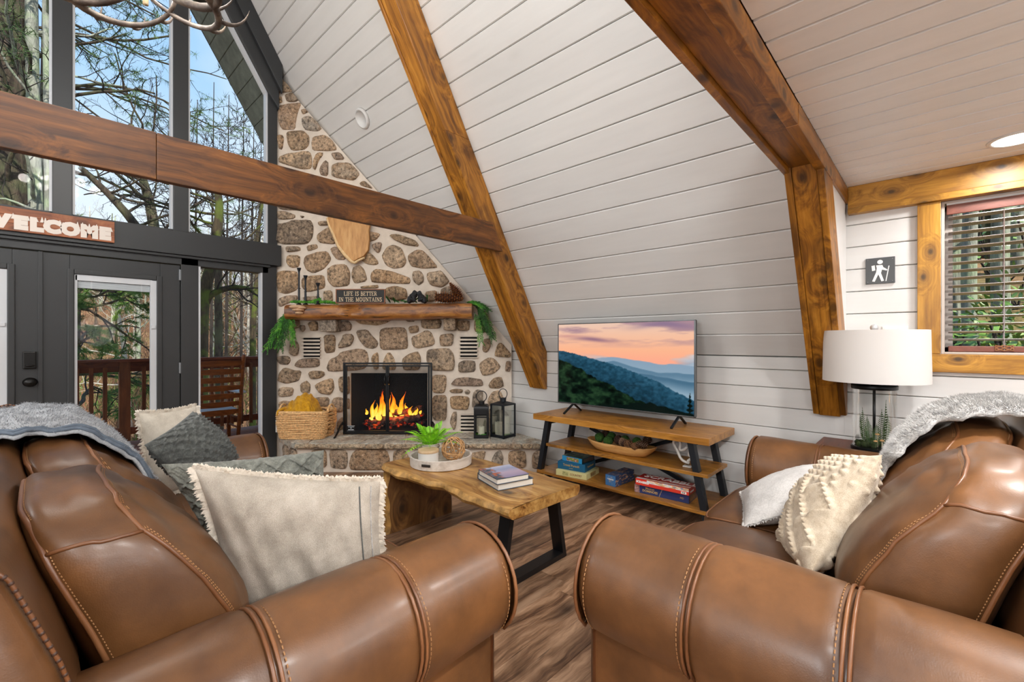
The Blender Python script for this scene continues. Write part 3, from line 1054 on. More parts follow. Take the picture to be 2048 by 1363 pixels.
CROPS = {'A': (540, 140, 5.241), 'B': (545, 400, 6.195), 'C': (740, 440, 6.814), 'D': (545, 630, 9.086), 'E': (745, 630, 7.062), 'F': (520, 740, 6.196), 'G': (860, 760, 6.815), 'P': (0, 0, 1.0)}
ST = {
    'A': [[(70, 60), (110, 80), (180, 150), (235, 230), (80, 245), (70, 150)], [(85, 290), (125, 280), (130, 345), (100, 350)], [(160, 262), (250, 250), (300, 325), (250, 340), (180, 335)],
          [(105, 385), (180, 365), (330, 350), (290, 440), (265, 560), (265, 620), (135, 625), (100, 560), (95, 470)], [(330, 430), (375, 415), (405, 445), (345, 470)],
          [(345, 510), (420, 490), (500, 550), (540, 620), (500, 645), (370, 630), (340, 570)], [(180, 650), (350, 640), (410, 700), (405, 790), (360, 835), (230, 845), (190, 770)],
          [(90, 690), (140, 690), (145, 740), (130, 835), (100, 830), (85, 740)], [(455, 705), (580, 690), (650, 740), (705, 840), (600, 850), (450, 845), (445, 770)],
          [(100, 930), (160, 890), (290, 870), (410, 855), (435, 920), (430, 1035), (330, 1040), (200, 1000), (105, 970)], [(490, 880), (550, 865), (560, 890), (510, 950), (480, 1050), (455, 1040), (460, 950)],
          [(580, 955), (610, 960), (610, 1115), (530, 1100), (520, 1030)], [(645, 880), (740, 870), (785, 940), (680, 945)], [(655, 1000), (720, 980), (840, 980), (940, 1090), (880, 1160), (700, 1130), (655, 1110)],
          [(940, 1190), (990, 1160), (1085, 1250), (960, 1215)]],
    'B': [[(55, 150), (150, 140), (290, 190), (270, 235), (80, 245)], [(350, 200), (400, 205), (370, 230)], [(60, 310), (200, 285), (250, 260), (470, 255), (500, 330), (490, 460), (430, 545), (120, 545), (60, 500), (50, 400)],
          [(570, 270), (690, 265), (700, 315), (575, 320)], [(560, 430), (680, 350), (760, 350), (790, 550), (590, 530), (560, 480)], [(170, 580), (340, 580), (350, 630), (180, 650)], [(430, 570), (555, 550), (560, 600), (440, 640)],
          [(195, 685), (345, 690), (330, 830), (230, 840), (185, 780)], [(410, 700), (560, 650), (680, 640), (725, 740), (640, 850), (520, 905), (430, 870), (395, 780)], [(720, 600), (800, 580), (920, 740), (800, 740), (740, 660)],
          [(60, 900), (150, 880), (310, 890), (310, 1110), (180, 1160), (80, 1140), (55, 1020)], [(370, 980), (420, 950), (640, 930), (650, 1090), (440, 1140), (370, 1080)],
          [(690, 860), (760, 810), (910, 800), (960, 900), (950, 1060), (760, 1075), (690, 1000)], [(1000, 840), (1080, 805), (1140, 870), (1175, 1000), (1020, 1035), (985, 950)],
          [(80, 1220), (200, 1185), (310, 1185), (320, 1230), (170, 1290), (90, 1330)], [(640, 1130), (740, 1120), (750, 1270), (650, 1270)], [(380, 1200), (580, 1190), (600, 1250), (400, 1250)], [(1100, 1075), (1310, 1050), (1310, 1095), (1085, 1095)],
          [(1190, 390), (1340, 420), (1290, 490), (1200, 520), (1190, 440)], [(1225, 560), (1290, 530), (1360, 530), (1330, 650), (1300, 660)], [(1080, 720), (1180, 640), (1250, 690), (1320, 780), (1270, 810), (1160, 790)]],
    'C': [[(265, 205), (400, 200), (620, 280), (670, 365), (480, 340), (330, 270)], [(240, 370), (330, 345), (430, 390), (495, 560), (450, 640), (320, 660), (220, 610), (165, 490)],
          [(530, 480), (640, 410), (720, 420), (810, 510), (925, 650), (720, 660), (570, 630), (525, 540)], [(20, 740), (80, 670), (290, 700), (540, 790), (540, 870), (250, 860), (30, 850)],
          [(580, 710), (680, 690), (720, 740), (735, 840), (660, 890), (590, 830)], [(785, 720), (900, 705), (970, 690), (1085, 840), (980, 920), (830, 890), (780, 790)], [(215, 930), (350, 900), (490, 940), (510, 1070), (380, 1100), (220, 1060)],
          [(750, 980), (920, 960), (900, 1100), (770, 1110)], [(960, 950), (1080, 900), (1180, 1000), (1230, 1080), (1000, 1090)]],
    'D': [[(350, 180), (440, 165), (430, 240), (380, 280), (355, 230)], [(510, 190), (590, 185), (605, 260), (560, 310), (500, 250)], [(640, 150), (740, 110), (820, 120), (830, 280), (700, 290), (680, 220)],
          [(1250, 120), (1380, 100), (1440, 180), (1430, 280), (1180, 290), (1190, 200)], [(940, 370), (1110, 360), (1145, 420), (1135, 670), (960, 690), (950, 500)], [(1300, 345), (1460, 350), (1480, 440), (1420, 560), (1210, 605), (1205, 540), (1260, 450)],
          [(1520, 290), (1720, 265), (1800, 370), (1900, 470), (1915, 540), (1840, 610), (1700, 590), (1580, 450)], [(1060, 800), (1190, 760), (1240, 680), (1560, 615), (1700, 650), (1740, 830), (1690, 960), (1500, 1000), (1040, 1020), (1000, 960)],
          [(1830, 720), (1925, 675), (1930, 980), (1850, 985), (1805, 800)], [(70, 790), (150, 740), (310, 750), (330, 830), (290, 900), (130, 890)], [(400, 910), (500, 800), (850, 790), (850, 940), (480, 950)],
          [(130, 1060), (220, 950), (400, 1010), (525, 1010), (480, 1190), (250, 1245), (100, 1190)], [(660, 1040), (750, 1010), (930, 1020), (950, 1090), (860, 1150), (700, 1160)], [(340, 500), (420, 450), (490, 560), (470, 720), (400, 745), (320, 690)],
          [(110, 400), (165, 390), (160, 600), (120, 590)]],
    'E': [[(110, 190), (470, 175), (500, 470), (340, 480), (115, 485)], [(510, 165), (645, 145), (655, 240), (530, 260)], [(555, 310), (640, 280), (760, 215), (830, 250), (875, 370), (860, 425), (640, 470), (570, 430)],
          [(690, 60), (970, 60), (960, 190), (700, 190)], [(1195, 75), (1370, 75), (1370, 220), (1200, 220)], [(1440, 90), (1480, 50), (1580, 70), (1660, 160), (1670, 250), (1440, 235)], [(950, 280), (1150, 260), (1130, 430), (960, 440)],
          [(780, 490), (1080, 470), (1140, 560), (1155, 680), (1140, 780), (850, 780), (770, 640)], [(1570, 340), (1660, 330), (1670, 440), (1620, 530), (1550, 510)], [(1760, 430), (1810, 380), (1950, 540), (1945, 600), (1720, 580)],
          [(1215, 680), (1290, 640), (1450, 650), (1450, 800), (1220, 810)], [(1515, 680), (1640, 600), (1720, 620), (1810, 730), (1720, 820), (1560, 855), (1520, 760)], [(1890, 650), (1950, 655), (1955, 720), (1940, 800), (1870, 790)],
          [(850, 850), (1040, 850), (1040, 1000), (1010, 1100), (850, 1090)], [(1105, 980), (1190, 890), (1340, 880), (1540, 910), (1560, 1000), (1300, 1000)], [(1640, 980), (1710, 890), (1820, 870), (1855, 1000), (1780, 1035), (1660, 1030)],
          [(1090, 1060), (1170, 1040), (1280, 1050), (1270, 1100), (1100, 1090)], [(1300, 1070), (1350, 1050), (1385, 1080), (1360, 1120), (1310, 1110)], [(160, 640), (190, 570), (235, 520), (300, 600), (340, 770), (140, 770)],
          [(425, 620), (520, 550), (640, 515), (680, 600), (670, 770), (440, 775)], [(460, 60), (610, 60), (590, 95), (500, 100)]],
    'F': [[(225, 240), (280, 210), (420, 220), (400, 320), (240, 330)], [(510, 170), (580, 130), (625, 180), (620, 280), (540, 290), (505, 260)], [(690, 180), (790, 130), (900, 100), (920, 220), (880, 300), (760, 290), (700, 220)],
          [(970, 120), (1010, 75), (1060, 100), (1050, 290), (990, 250)], [(460, 340), (540, 325), (660, 340), (650, 460), (480, 460)], [(680, 340), (860, 335), (850, 450), (690, 450)], [(900, 360), (960, 335), (1040, 350), (1050, 500), (960, 520), (900, 440)],
          [(960, 640), (1020, 580), (1060, 600), (1050, 720), (960, 750)], [(240, 400), (300, 380), (430, 400), (420, 490), (250, 490)], [(240, 540), (420, 540), (430, 640), (250, 650)], [(480, 520), (640, 510), (660, 640), (500, 650)], [(700, 520), (870, 520), (860, 650), (720, 660)],
          [(1078, 80), (1112, 80), (1112, 290), (1080, 300)], [(1080, 350), (1110, 350), (1112, 480), (1082, 480)]],
    'G': [[(275, 230), (380, 215), (530, 230), (535, 320), (510, 400), (290, 390)], [(590, 170), (640, 130), (720, 150), (710, 380), (570, 370)], [(790, 260), (850, 160), (950, 140), (1000, 240), (960, 330), (800, 350)],
          [(35, 215), (220, 210), (230, 330), (220, 540), (40, 540)], [(310, 440), (365, 430), (360, 600), (330, 690), (270, 570)], [(805, 400), (840, 380), (850, 700), (810, 710)], [(880, 420), (1000, 400), (1070, 470), (1050, 640), (890, 640)]],
    'P': [[(710, 640), (785, 639), (770, 647), (753, 651), (745, 650), (722, 648)],
          [(556, 350), (600, 345), (640, 375), (630, 400), (570, 395)], [(650, 362), (715, 385), (735, 415), (690, 422), (655, 405)], [(757, 405), (800, 412), (850, 470), (800, 455), (765, 440)], [(556, 405), (640, 410), (640, 422), (560, 420)],
          [(575, 640), (600, 640), (600, 655), (580, 660)]],
}


def stone(poly, t, proud=0.032, mat=None, parent=None, n=18, seed=0, frame=None, name='stone'):
    """one field stone: rounded irregular outline, rough domed face; poly in (s, z)"""
    R = random.Random(seed)
    P = [Vector((a, b, 0)) for a, b in poly]
    # resample along a rounded closed outline
    Q = []
    m = len(P)
    for i in range(m):
        a, b, c = P[i - 1], P[i], P[(i + 1) % m]
        for w in (0.22, 0.0, -0.22):
            if w > 0:
                Q.append(b + (a - b) * w)
            elif w < 0:
                Q.append(b + (c - b) * -w)
            else:
                Q.append(b * 0.90 + (a + c) * 0.05)
    ln = [(Q[(i + 1) % len(Q)] - Q[i]).length for i in range(len(Q))]
    tot = sum(ln)
    n = max(14, min(30, int(tot / 0.028)))
    out = []
    acc = 0
    i = 0
    for k in range(n):
        d = tot * k / n
        while acc + ln[i] < d:
            acc += ln[i]; i += 1
        f = (d - acc) / max(ln[i], 1e-9)
        out.append(Q[i].lerp(Q[(i + 1) % len(Q)], f))
    cen = sum(out, Vector((0, 0, 0))) / n
    out = [cen + (q - cen) * 1.05 for q in out]
    fr = frame or (lambda s, dd, z: fp(s, t - dd, z))
    vs, fs = [], []
    rings = [(1.0, -0.012), (1.0, proud * 0.30), (0.95, proud * 0.75), (0.82, proud * 1.0), (0.5, proud * 1.08)]
    for (sc, h) in rings:
        for k, q in enumerate(out):
            jj = 1.0 + (R.random() - 0.5) * (0.05 if sc > 0.9 else 0.10)
            p = cen + (q - cen) * sc * (jj if sc < 1 else 1)
            hh = h + (n3((p.x * 14, p.y * 14, seed * 1.7)) * 0.020 if h > proud * 0.5 else 0)
            vs.append(fr(p.x, hh, p.y))
    vs.append(fr(cen.x, proud * 1.08, cen.y))
    for r in range(len(rings) - 1):
        for k in range(n):
            k2 = (k + 1) % n
            fs.append((r * n + k, r * n + k2, (r + 1) * n + k2, (r + 1) * n + k))
    for k in range(n):
        fs.append(((len(rings) - 1) * n + k, (len(rings) - 1) * n + (k + 1) % n, len(vs) - 1))
    return MB().add(vs, fs).build(name, mat or M_stone, parent, smooth=True, sharp=55, fix=True)


sd = 0
for cid, lst in ST.items():
    ox, oy, sc = CROPS[cid]
    for poly in lst:
        sd += 1
        q = [(S_(ox + a / sc), Z_(oy + b / sc)) for a, b in poly]
        if cid == 'F' and min(p[0] for p in q) > sa - .03:
            continue
        q = [(min(s, sa - .004) if (zb_ < z < zt_ and s > sa - .2 and s < sa + .06) else s, z) for s, z in q]
        stone(q, TS, 0.022 + 0.014 * rnd.random(), None, ch, seed=sd)
# corbel stones under the mantel
for nm, (x0, x1, ya, yb) in (('corbel_stone', (637, 671, 640, 664)), ('corbel_stone', (886, 910, 636, 661))):
    s0, s1, z1, z0 = S_(x0) * .965, S_(x1) * .965, Z_(ya) - .005, Z_(yb)
    M = frame_M(fp(s0, TS - 0.16, z0), RV, DV)
    MB().box((0, 0, 0), (s1 - s0, 0.16, z1 - z0), M).build(nm, M_stone, ch, fix=True, bevel=0.015)


# vents: recessed dark slots between stone coloured slats
def vent(x0, x1, y0_, y1_, n, label):
    s0, s1, z0, z1 = S_(x0), S_(x1), Z_(y1_), Z_(y0_)
    c = fp((s0 + s1) / 2, TS, (z0 + z1) / 2)
    v = thing('air_vent', label, 'vent', c)
    M = frame_M(fp(s0, TS, z0), RV, UP)
    M2 = frame_M(fp(s0, TS, z0), RV, DV)
    w, h = s1 - s0, z1 - z0
    MB().box((0, -0.010, 0), (w, 0.0, h), M2).build('backing', M_soot, v)
    for k in range(n + 1):
        zc = h * k / n
        th = h / n * 0.24
        MB().box((-0.012, -0.032, max(0, zc - th)), (w + 0.012, -0.002, min(h, zc + th)), M2).build('slat', M_mortar, v, fix=True, bevel=0.003)


vent(608, 640, 674, 716, 6, 'slatted air vent in the stone left of the fire screen, below the hanging garland')
vent(921, 954, 672, 716, 6, 'slatted air vent in the stone under the right end of the mantel')
vent(922, 953, 828, 870, 6, 'low slatted air vent in the stone behind the smaller lantern')

# ---------------------------------------------------------------- raised hearth
HZ = 0.283
TF = 4.255           # depth of the front edge
he = struct(thing('hearth', None, None, fp(-0.8, 4.5, 0)), 'raised stone hearth with flagstone top in front of the chimney')
# plan outline in (s, t)
plan = [(-2.50, TS - .002), (-2.36, 4.55), (-2.06, TF), (0.29, TF), (0.345, 4.33), (0.02, TS - .002)]
body = [(s * 0.992 if s < 0 else s - 0.035, t + (0.045 if t < TS - .1 else 0)) for s, t in plan]
MB().prism([fp(s, t, 0) for s, t in body], UP * (HZ - 0.055)).build('mortar', M_mortar, he, fix=True)


def clip_poly(poly, a, b, keep):
    """keep the side of the line a-b"""
    out = []
    d = Vector((b[0] - a[0], b[1] - a[1]))
    side = lambda p: (d.x * (p[1] - a[1]) - d.y * (p[0] - a[0])) * keep
    for i in range(len(poly)):
        p, q = poly[i - 1], poly[i]
        sp_, sq = side(p), side(q)
        if (sp_ >= 0) != (sq >= 0):
            f = sp_ / (sp_ - sq)
            out.append((p[0] + (q[0] - p[0]) * f, p[1] + (q[1] - p[1]) * f))
        if sq >= 0:
            out.append(q)
    return out


MB().prism([fp(s * 0.998, t + 0.012, HZ - 0.05) for s, t in plan], UP * 0.040).build('mortar', M_mortar, he, fix=True)
cuts = [-1.98, -1.42, -1.06, -0.62, -0.22, 0.02]
jit = [0.10, -0.06, 0.10, -0.08, 0.05, -0.06]
lines = [((c + j, 4.0), (c - j, 5.0)) for c, j in zip(cuts, jit)]
cells = []
rest = plan
for (a, b) in lines:
    cells.append(clip_poly(rest, a, b, 1))
    rest = clip_poly(rest, a, b, -1)
cells.append(rest)
for i, cpoly in enumerate(cells):
    if len(cpoly) < 3:
        continue
    parts_ = [cpoly]
    if i in (1, 3, 4):
        tm = 4.50 + 0.04 * (i % 2)
        parts_ = [clip_poly(cpoly, (-3, tm), (1, tm + .03), 1), clip_poly(cpoly, (-3, tm), (1, tm + .03), -1)]
    for pp in parts_:
        if len(pp) < 3:
            continue
        cs = sum(p[0] for p in pp) / len(pp); ct = sum(p[1] for p in pp) / len(pp)
        q = []
        for p in pp:
            d = Vector((cs - p[0], ct - p[1]))
            f = min(1.0, 0.009 / max(d.length, 1e-6))
            q.append((p[0] + d.x * f, p[1] + d.y * f))
        MB().prism([fp(s, t, HZ - 0.055) for s, t in q], UP * 0.055).build('flagstone', M_slate, he, fix=True, bevel=0.006)
# rough broken edge stones of the slab
s = -2.05
R = random.Random(5)
while s < 0.24:
    w = 0.10 + R.random() * 0.16
    w = min(w, 0.27 - s)
    q = [(s, HZ - .052 + R.random() * .01), (s + w - .006, HZ - .052 + R.random() * .01), (s + w - .006, HZ - .006), (s, HZ - .006)]
    stone(q, TF + .004, 0.012 + R.random() * .012, M_slatedge, he, seed=int(s * 100) + 900, name='edge_stone')
    s += w
HS = {'F': [[(870, 990), (960, 985), (1080, 1000), (1085, 1150), (1060, 1220), (880, 1210)], [(1150, 1040), (1200, 985), (1560, 985), (1600, 1100), (1590, 1230), (1130, 1235), (1115, 1150)], [(1660, 1000), (1800, 990), (1850, 1100), (1800, 1220), (1650, 1210)],
            [(1900, 1000), (2080, 990), (2100, 1200), (1920, 1210)], [(640, 990), (820, 985), (830, 1200), (660, 1210)]],
      'G': [[(840, 1080), (900, 980), (960, 955), (1000, 1050), (990, 1160), (860, 1190)], [(1075, 985), (1150, 960), (1300, 970), (1310, 1180), (1180, 1200), (1070, 1120)], [(1400, 1010), (1470, 950), (1520, 980), (1510, 1190), (1400, 1210), (1390, 1100)],
            [(540, 1000), (760, 960), (740, 1050), (700, 1180), (560, 1180)], [(300, 980), (500, 970), (490, 1190), (310, 1180)], [(80, 980), (260, 990), (250, 1190), (90, 1180)]]}
for cid, lst in HS.items():
    ox, oy, sc = CROPS[cid]
    for poly in lst:
        sd += 1
        tf = TF + .045
        q = [((ox + a / sc - CX) / FOC * tf, max(0.012, EYE + tf * (CY - (oy + b / sc)) / FOC)) for a, b in poly]
        stone(q, tf, 0.020, None, he, seed=sd)
# stones on the angled left end
a_, b_ = body[1], body[2]
dd = Vector((b_[0] - a_[0], b_[1] - a_[1])); L_ = dd.length; dd.normalize(); nn = Vector((dd.y, -dd.x))
if nn.y > 0:
    nn = -nn
for k, (u0, u1) in enumerate(((0.02, 0.17), (0.2, L_ - .02))):
    stone([(u0, 0.03), (u1, 0.02), (u1, 0.20), (u0 + .02, 0.205)], 0, 0.02, None, he, seed=77 + k,
          frame=lambda s, h, z: fp(a_[0] + dd.x * s + nn.x * h, a_[1] + dd.y * s + nn.y * h, z))

# ---------------------------------------------------------------- mantel log
g = G('mantel_log_wood')
v = g.co('Object', rot=(0, 0, math.radians(43.2)))
st = g.n('Mapping', None, Vector=v, Scale=(1, 9, 9)).outputs[0]
wv = g.noise(v, 2.2, 3)
ad = g.n('VectorMath', {'operation': 'ADD'})
g.set(ad.inputs[0], st)
g.set(ad.inputs[1], g.n('CombineXYZ', None, X=0.0, Y=g.math('MULTIPLY', wv, 2.5), Z=g.math('MULTIPLY', wv, 2.5)).outputs[0])
n1 = g.noise(ad.outputs[0], 1.6, 7, 0.65)
c = g.ramp(n1, [(0.28, '#331a08'), (0.42, '#774519'), (0.56, '#a3692c'), (0.76, '#c79a5c')])
crk = g.noise(g.n('Mapping', None, Vector=v, Scale=(1.5, 26, 26)).outputs[0], 2.0, 2)
c = g.mix(g.val(crk, [(0.60, 0.0), (0.66, 0.85)]), c, '#1c0b04')
g.bsdf(Base_Color=c, Roughness=0.42, Normal=g.bump(n1, 0.3, 0.01), Coat_Weight=0.2, Coat_Roughness=0.3)
M_log = g.mat
TM = 4.535
mS = lambda px: (px - CX) / FOC * TM
mZ = lambda py: EYE + TM * (CY - py) / FOC
ml = thing('mantel_log', 'varnished half round log mantel shelf on the stone chimney', 'mantel', fp(mS(755), 4.65, mZ(606)))
NS_, NP = 60, 16
x0, x1 = 567, 943


def mprof(u, k):
    """profile of the log at u along it; k runs round from the top back over the front to the bottom back"""
    zt = mZ(608 - 3.5 * u)
    zb = mZ(640 - 3.0 * u)
    zb += 0.004 * math.sin(u * 9) + 0.003 * math.sin(u * 23 + 1)
    h = zt - zb
    ang = PI * k / NP
    back = 4.79
    f = TM + 0.012 * math.sin(u * 7 + 1) - 0.008 * math.sin(u * 17)
    q = abs(math.cos(ang)) ** 0.55 * (1 if math.cos(ang) > 0 else -1)
    tt = back - (back - f) * (math.sin(ang) ** 0.32 if k not in (0, NP) else 0)
    z = (zt + zb) / 2 + q * h / 2
    if 0.27 < u < 0.42 and k < NP * 0.55 and k > 2:        # the chipped hollow on the top edge
        d = math.sin((u - 0.27) / 0.15 * PI)
        z -= 0.035 * d * (1 - k / (NP * 0.55)) * 0.8
        tt += 0.05 * d * (1 - abs(k / NP - 0.25) * 2)
    z += n3((u * 14, k * 0.5, 3)) * 0.005
    return fp(mS(x0) + (mS(x1) - mS(x0)) * u, tt, z)


mb = MB()
mb.grid(lambda i, j: mprof(i / NS_, j), NS_, NP)
mb.f.append(tuple(range(NP + 1)))
mb.f.append(tuple(NS_ * (NP + 1) + k for k in reversed(range(NP + 1))))
mb.m += [0, 0]
mb.build('log', M_log, ml, fix=True, smooth=True, sharp=50)
M_fungus = plain('bracket_fungus', '#c9a583', 0.8, var=0.18, vscale=50, bump=0.2, bscale=80)
fg = thing('bracket_fungus', 'pale tiered bracket fungus fixed to the front of the mantel log', 'fungus', fp(mS(597), TM, mZ(622)))
for (px, py, w, h, dp) in ((594, 614, .075, .022, .06), (597, 620, .06, .018, .055), (599, 626, .04, .016, .045), (603, 616, .05, .015, .05)):
    c = fp(mS(px), TM - 0.004, mZ(py))
    M = frame_M((0, 0, 0), RV, -DV)
    MB().ball((0, 0, 0), 1, 16, 8, (w, dp, h)).build('cap', M_fungus, fg, smooth=True)
    COL.objects[-1] if False else None
    o = fg.children[-1]
    o.data.transform(Matrix.Translation(c) @ M)

# ---------------------------------------------------------------- wood slice hung on the stones
def slice_wood():
    g = G('wood_slice')
    v = g.co('Object', rot=(0, 0, math.radians(43.2)))
    n = g.noise(g.n('Mapping', None, Vector=v, Scale=(14, 14, 2)).outputs[0], 2.0, 6, 0.65)
    c = g.ramp(n, [(0.3, '#9c6a34'), (0.5, '#c08c4e'), (0.7, '#d2a468')])
    g.bsdf(Base_Color=c, Roughness=0.5, Normal=g.bump(n, 0.15, 0.004))
    return g.mat


M_slice = slice_wood()
M_edge = plain('pale_bark_edge', '#dcbb8c', 0.75, var=0.2, vscale=30, bump=0.4, bscale=60)
ws = thing('wood_slice', 'honey coloured live edge wood slice hanging on the stones half behind the tie beam', 'wall art', ont(705, 470, 4.72))
out = [(655, 436), (660, 452), (668, 468), (677, 490), (690, 507), (703, 520), (708, 522), (716, 517), (727, 512), (736, 500), (738, 480), (737, 462), (741, 440), (738, 415), (730, 395), (715, 380), (695, 372), (675, 378), (662, 395), (655, 415)]
F_ = [ont(px, py, 4.715) for px, py in out]
mid = sum(F_, Vector((0, 0, 0))) / len(F_)
MB().prism(F_, DV * 0.045).build('face', M_slice, ws, fix=True, bevel=0.006)
eo = [mid + (p - mid) * 1.045 + DV * 0.004 for p in F_]
ei = [mid + (p - mid) * 0.97 + DV * 0.010 for p in F_]
mb = MB()
mb.tube([p + DV * .012 for p in eo[:9] + eo[-4:][::-1][:0]], [0.012, .016, .018, .02, .022, .02, .016, .012, .01], 8)
mb.build('live_edge', M_edge, ws, smooth=True)

# ---------------------------------------------------------------- fire screen
TC = 4.655
fs_ = thing('fire_screen', 'black iron two door mesh fire screen standing on the hearth', 'fire screen', fp((775 - CX) / FOC * TC, TC, HZ))
cS = lambda px: (px - CX) / FOC * TC
cZ = lambda py: EYE + TC * (CY - py) / FOC


def rect_bars(name, x0, x1, ya, yb, w, d, t, parent, mat=None):
    mb = MB()
    a, b, c, e = cS(x0), cS(x1), cZ(yb), cZ(ya)
    mb.bar(fp(a, t, c), fp(a, t, e), d, w, up=RV).bar(fp(b, t, c), fp(b, t, e), d, w, up=RV)
    mb.bar(fp(a + w / 2, t, c + w / 2), fp(b - w / 2, t, c + w / 2), d, w).bar(fp(a + w / 2, t, e - w / 2), fp(b - w / 2, t, e - w / 2), d, w)
    return mb.build(name, mat or M_iron, parent, fix=True, bevel=0.002)


rect_bars('frame', 688.5, 862.5, 725, 868, 0.018, 0.025, TC, fs_)
g = G('spark_mesh')
tr = g.n('BsdfTransparent')
df = g.n('BsdfDiffuse', None, Color=(0.02, 0.028, 0.035, 1))
ms = g.n('MixShader', None, Fac=0.30)
g.nt.links.new(tr.outputs[0], ms.inputs[1]); g.nt.links.new(df.outputs[0], ms.inputs[2])
M_mesh = g.done(ms.outputs[0])
for (xa, xb) in ((693, 773.5), (777, 858)):
    dpt = rect_bars('screen_door', xa, xb, 730, 864, 0.016, 0.02, TC - 0.006, fs_)
    MB().add([fp(cS(xa), TC, cZ(864)), fp(cS(xb), TC, cZ(864)), fp(cS(xb), TC, cZ(730)), fp(cS(xa), TC, cZ(730))], [(0, 1, 2, 3)]).build('wire_mesh', M_mesh, dpt)
for px in (771.5, 779):
    mb = MB()
    mb.tube([fp(cS(px), TC - .022, cZ(752)), fp(cS(px), TC - .045, cZ(755)), fp(cS(px), TC - .045, cZ(765)), fp(cS(px), TC - .022, cZ(768))], 0.008, 8)
    mb.build('door_handle', M_iron, fs_, smooth=True)
for px in (686, 865):
    sg = -1 if px < 700 else 1
    for tt in (-0.17, 0.12):
        MB().tube([fp(cS(px), TC, cZ(845)), fp(cS(px) + sg * .004, TC + tt * .35, cZ(850)), fp(cS(px) + sg * .012, TC + tt * .75, HZ + 0.035), fp(cS(px) + sg * .015, TC + tt, HZ + .010), fp(cS(px) + sg * .015, TC + tt * 1.15, HZ + .008)], [.012, .012, .010, .009, .008], 8).build('foot', M_iron, fs_, smooth=True)
pl_ = MB()
M = frame_M(fp(cS(703), TC - 0.012, cZ(856)), RV, UP)
pw, ph = cS(711) - cS(696), cZ(850) - cZ(861)
MB().box((-pw / 2, -ph / 2, -.002), (pw / 2, ph / 2, .002), M).build('maker_plate', M_iron, fs_)
pk = fs_.children[-1]
gP = plain('pale_print', '#b9bec2', 0.5)
for (h0, h1, ww) in ((-.5, -.43, 1), (.43, .5, 1), (.2, .28, .8), (-.02, .1, .2), (-.3, -.18, .75)):
    MB().box((-pw / 2 * ww, ph * h0, .002), (pw / 2 * ww, ph * h1, .003), M).build('plate_print', gP, pk)

# ---------------------------------------------------------------- fire: logs, embers, flames
g = G('burning_log')
v = g.co()
n = g.noise(v, 16, 6, 0.7)
c = g.ramp(n, [(0.35, '#120a08'), (0.5, '#4a2e26'), (0.62, '#8a6252'), (0.75, '#b09a90')])
n2 = g.noise(v, 9, 4, 0.6)
ef = g.val(n2, [(0.50, 0.0), (0.66, 1.0)])
ecol = g.ramp(n2, [(0.50, '#500400'), (0.60, '#e03000'), (0.72, '#ffa028')])
g.bsdf(Base_Color=c, Roughness=0.9, Emission_Color=ecol, Emission_Strength=g.math('MULTIPLY', ef, 1.6), Normal=g.bump(n, 0.8, 0.02))
M_blog = g.mat
fS = lambda px, t: (px - CX) / FOC * t
TFi = 4.98
LOGS = [((735, 846), (790, 838), 0.042, 4.92, 5.02), ((775, 842), (840, 834), 0.045, 4.93, 4.98), ((760, 826), (825, 822), 0.038, 5.02, 4.95), ((800, 829), (845, 815), 0.036, 5.06, 5.00), ((742, 835), (785, 825), 0.036, 5.08, 5.05), ((785, 848), (800, 838), 0.030, 4.86, 4.96), ((815, 840), (846, 826), 0.034, 5.0, 5.1)]
for i, (a, b, r, ta, tb) in enumerate(LOGS):
    A = ont(a[0], a[1], ta); B = ont(b[0], b[1], tb)
    NL = 10
    pts = [A.lerp(B, k / NL) + Vector((0, 0, 0.006 * math.sin(k * 1.3 + i))) for k in range(NL + 1)]
    o = MB().tube(pts, [r * (0.85 + 0.12 * math.sin(k * 2.1 + i)) for k in range(NL + 1)], 12).build('firewood_log', M_blog, None, smooth=True, sharp=50)
    tag(o, ['charred log at the lower front of the fire, toward the basket', 'glowing log at the lower middle of the fire', 'brown split log lying across the middle of the flames', 'upper log of the fire reaching toward the far jamb', 'log behind the tall flames of the fire', 'short log end poking out at the front of the fire', 'glowing red log at the far end of the fire'][i], 'log', 'burning logs')
mb = MB()
R = random.Random(11)
for k in range(90):
    px = 725 + R.random() * 125
    p = ont(px, 0, 4.86 + R.random() * 0.3)
    p.z = HZ + 0.015 + R.random() * (0.05 + .04 * (1 - abs(px - 790) / 70))
    mb.ball(p, 0.012 + R.random() * 0.016, 6, 4, (1.3, 1, .7))
o = mb.build('ember_bed', M_blog, None, kind='stuff', smooth=True)
tag(o, 'bed of dark glowing embers under the logs in the firebox', 'embers')
g = G('flame')
v = g.co()
gz = g.n('SeparateXYZ', None, Vector=v).outputs[2]
hgt = g.n('MapRange', None, Value=gz).outputs[0]
mr = [n for n in g.nt.nodes if n.type == 'MAP_RANGE'][0]
mr.inputs['From Min'].default_value = 0.36
mr.inputs['From Max'].default_value = 0.80
n = g.noise(g.n('Mapping', None, Vector=v, Scale=(9, 9, 4)).outputs[0], 3.0, 3, 0.5)
f = g.math('ADD', hgt, g.math('MULTIPLY', g.math('SUBTRACT', n, 0.5), 0.55))
lw = g.n('LayerWeight', None, Blend=0.35).outputs['Facing']
col = g.ramp(g.math('ADD', f, g.math('MULTIPLY', lw, 0.25)), [(0.05, '#ffd66a'), (0.32, '#ffb32a'), (0.55, '#ff7a10'), (0.85, '#d83408')])
em = g.n('Emission', None, Color=col, Strength=2.2)
tr = g.n('BsdfTransparent')
ms = g.n('MixShader')
alpha = g.math('MULTIPLY', g.val(lw, [(0.35, 1.0), (0.95, 0.0)]), g.val(g.math('ADD', f, g.math('MULTIPLY', n, 0.3)), [(0.75, 1.0), (1.15, 0.1)]))
g.set(ms.inputs[0], alpha)
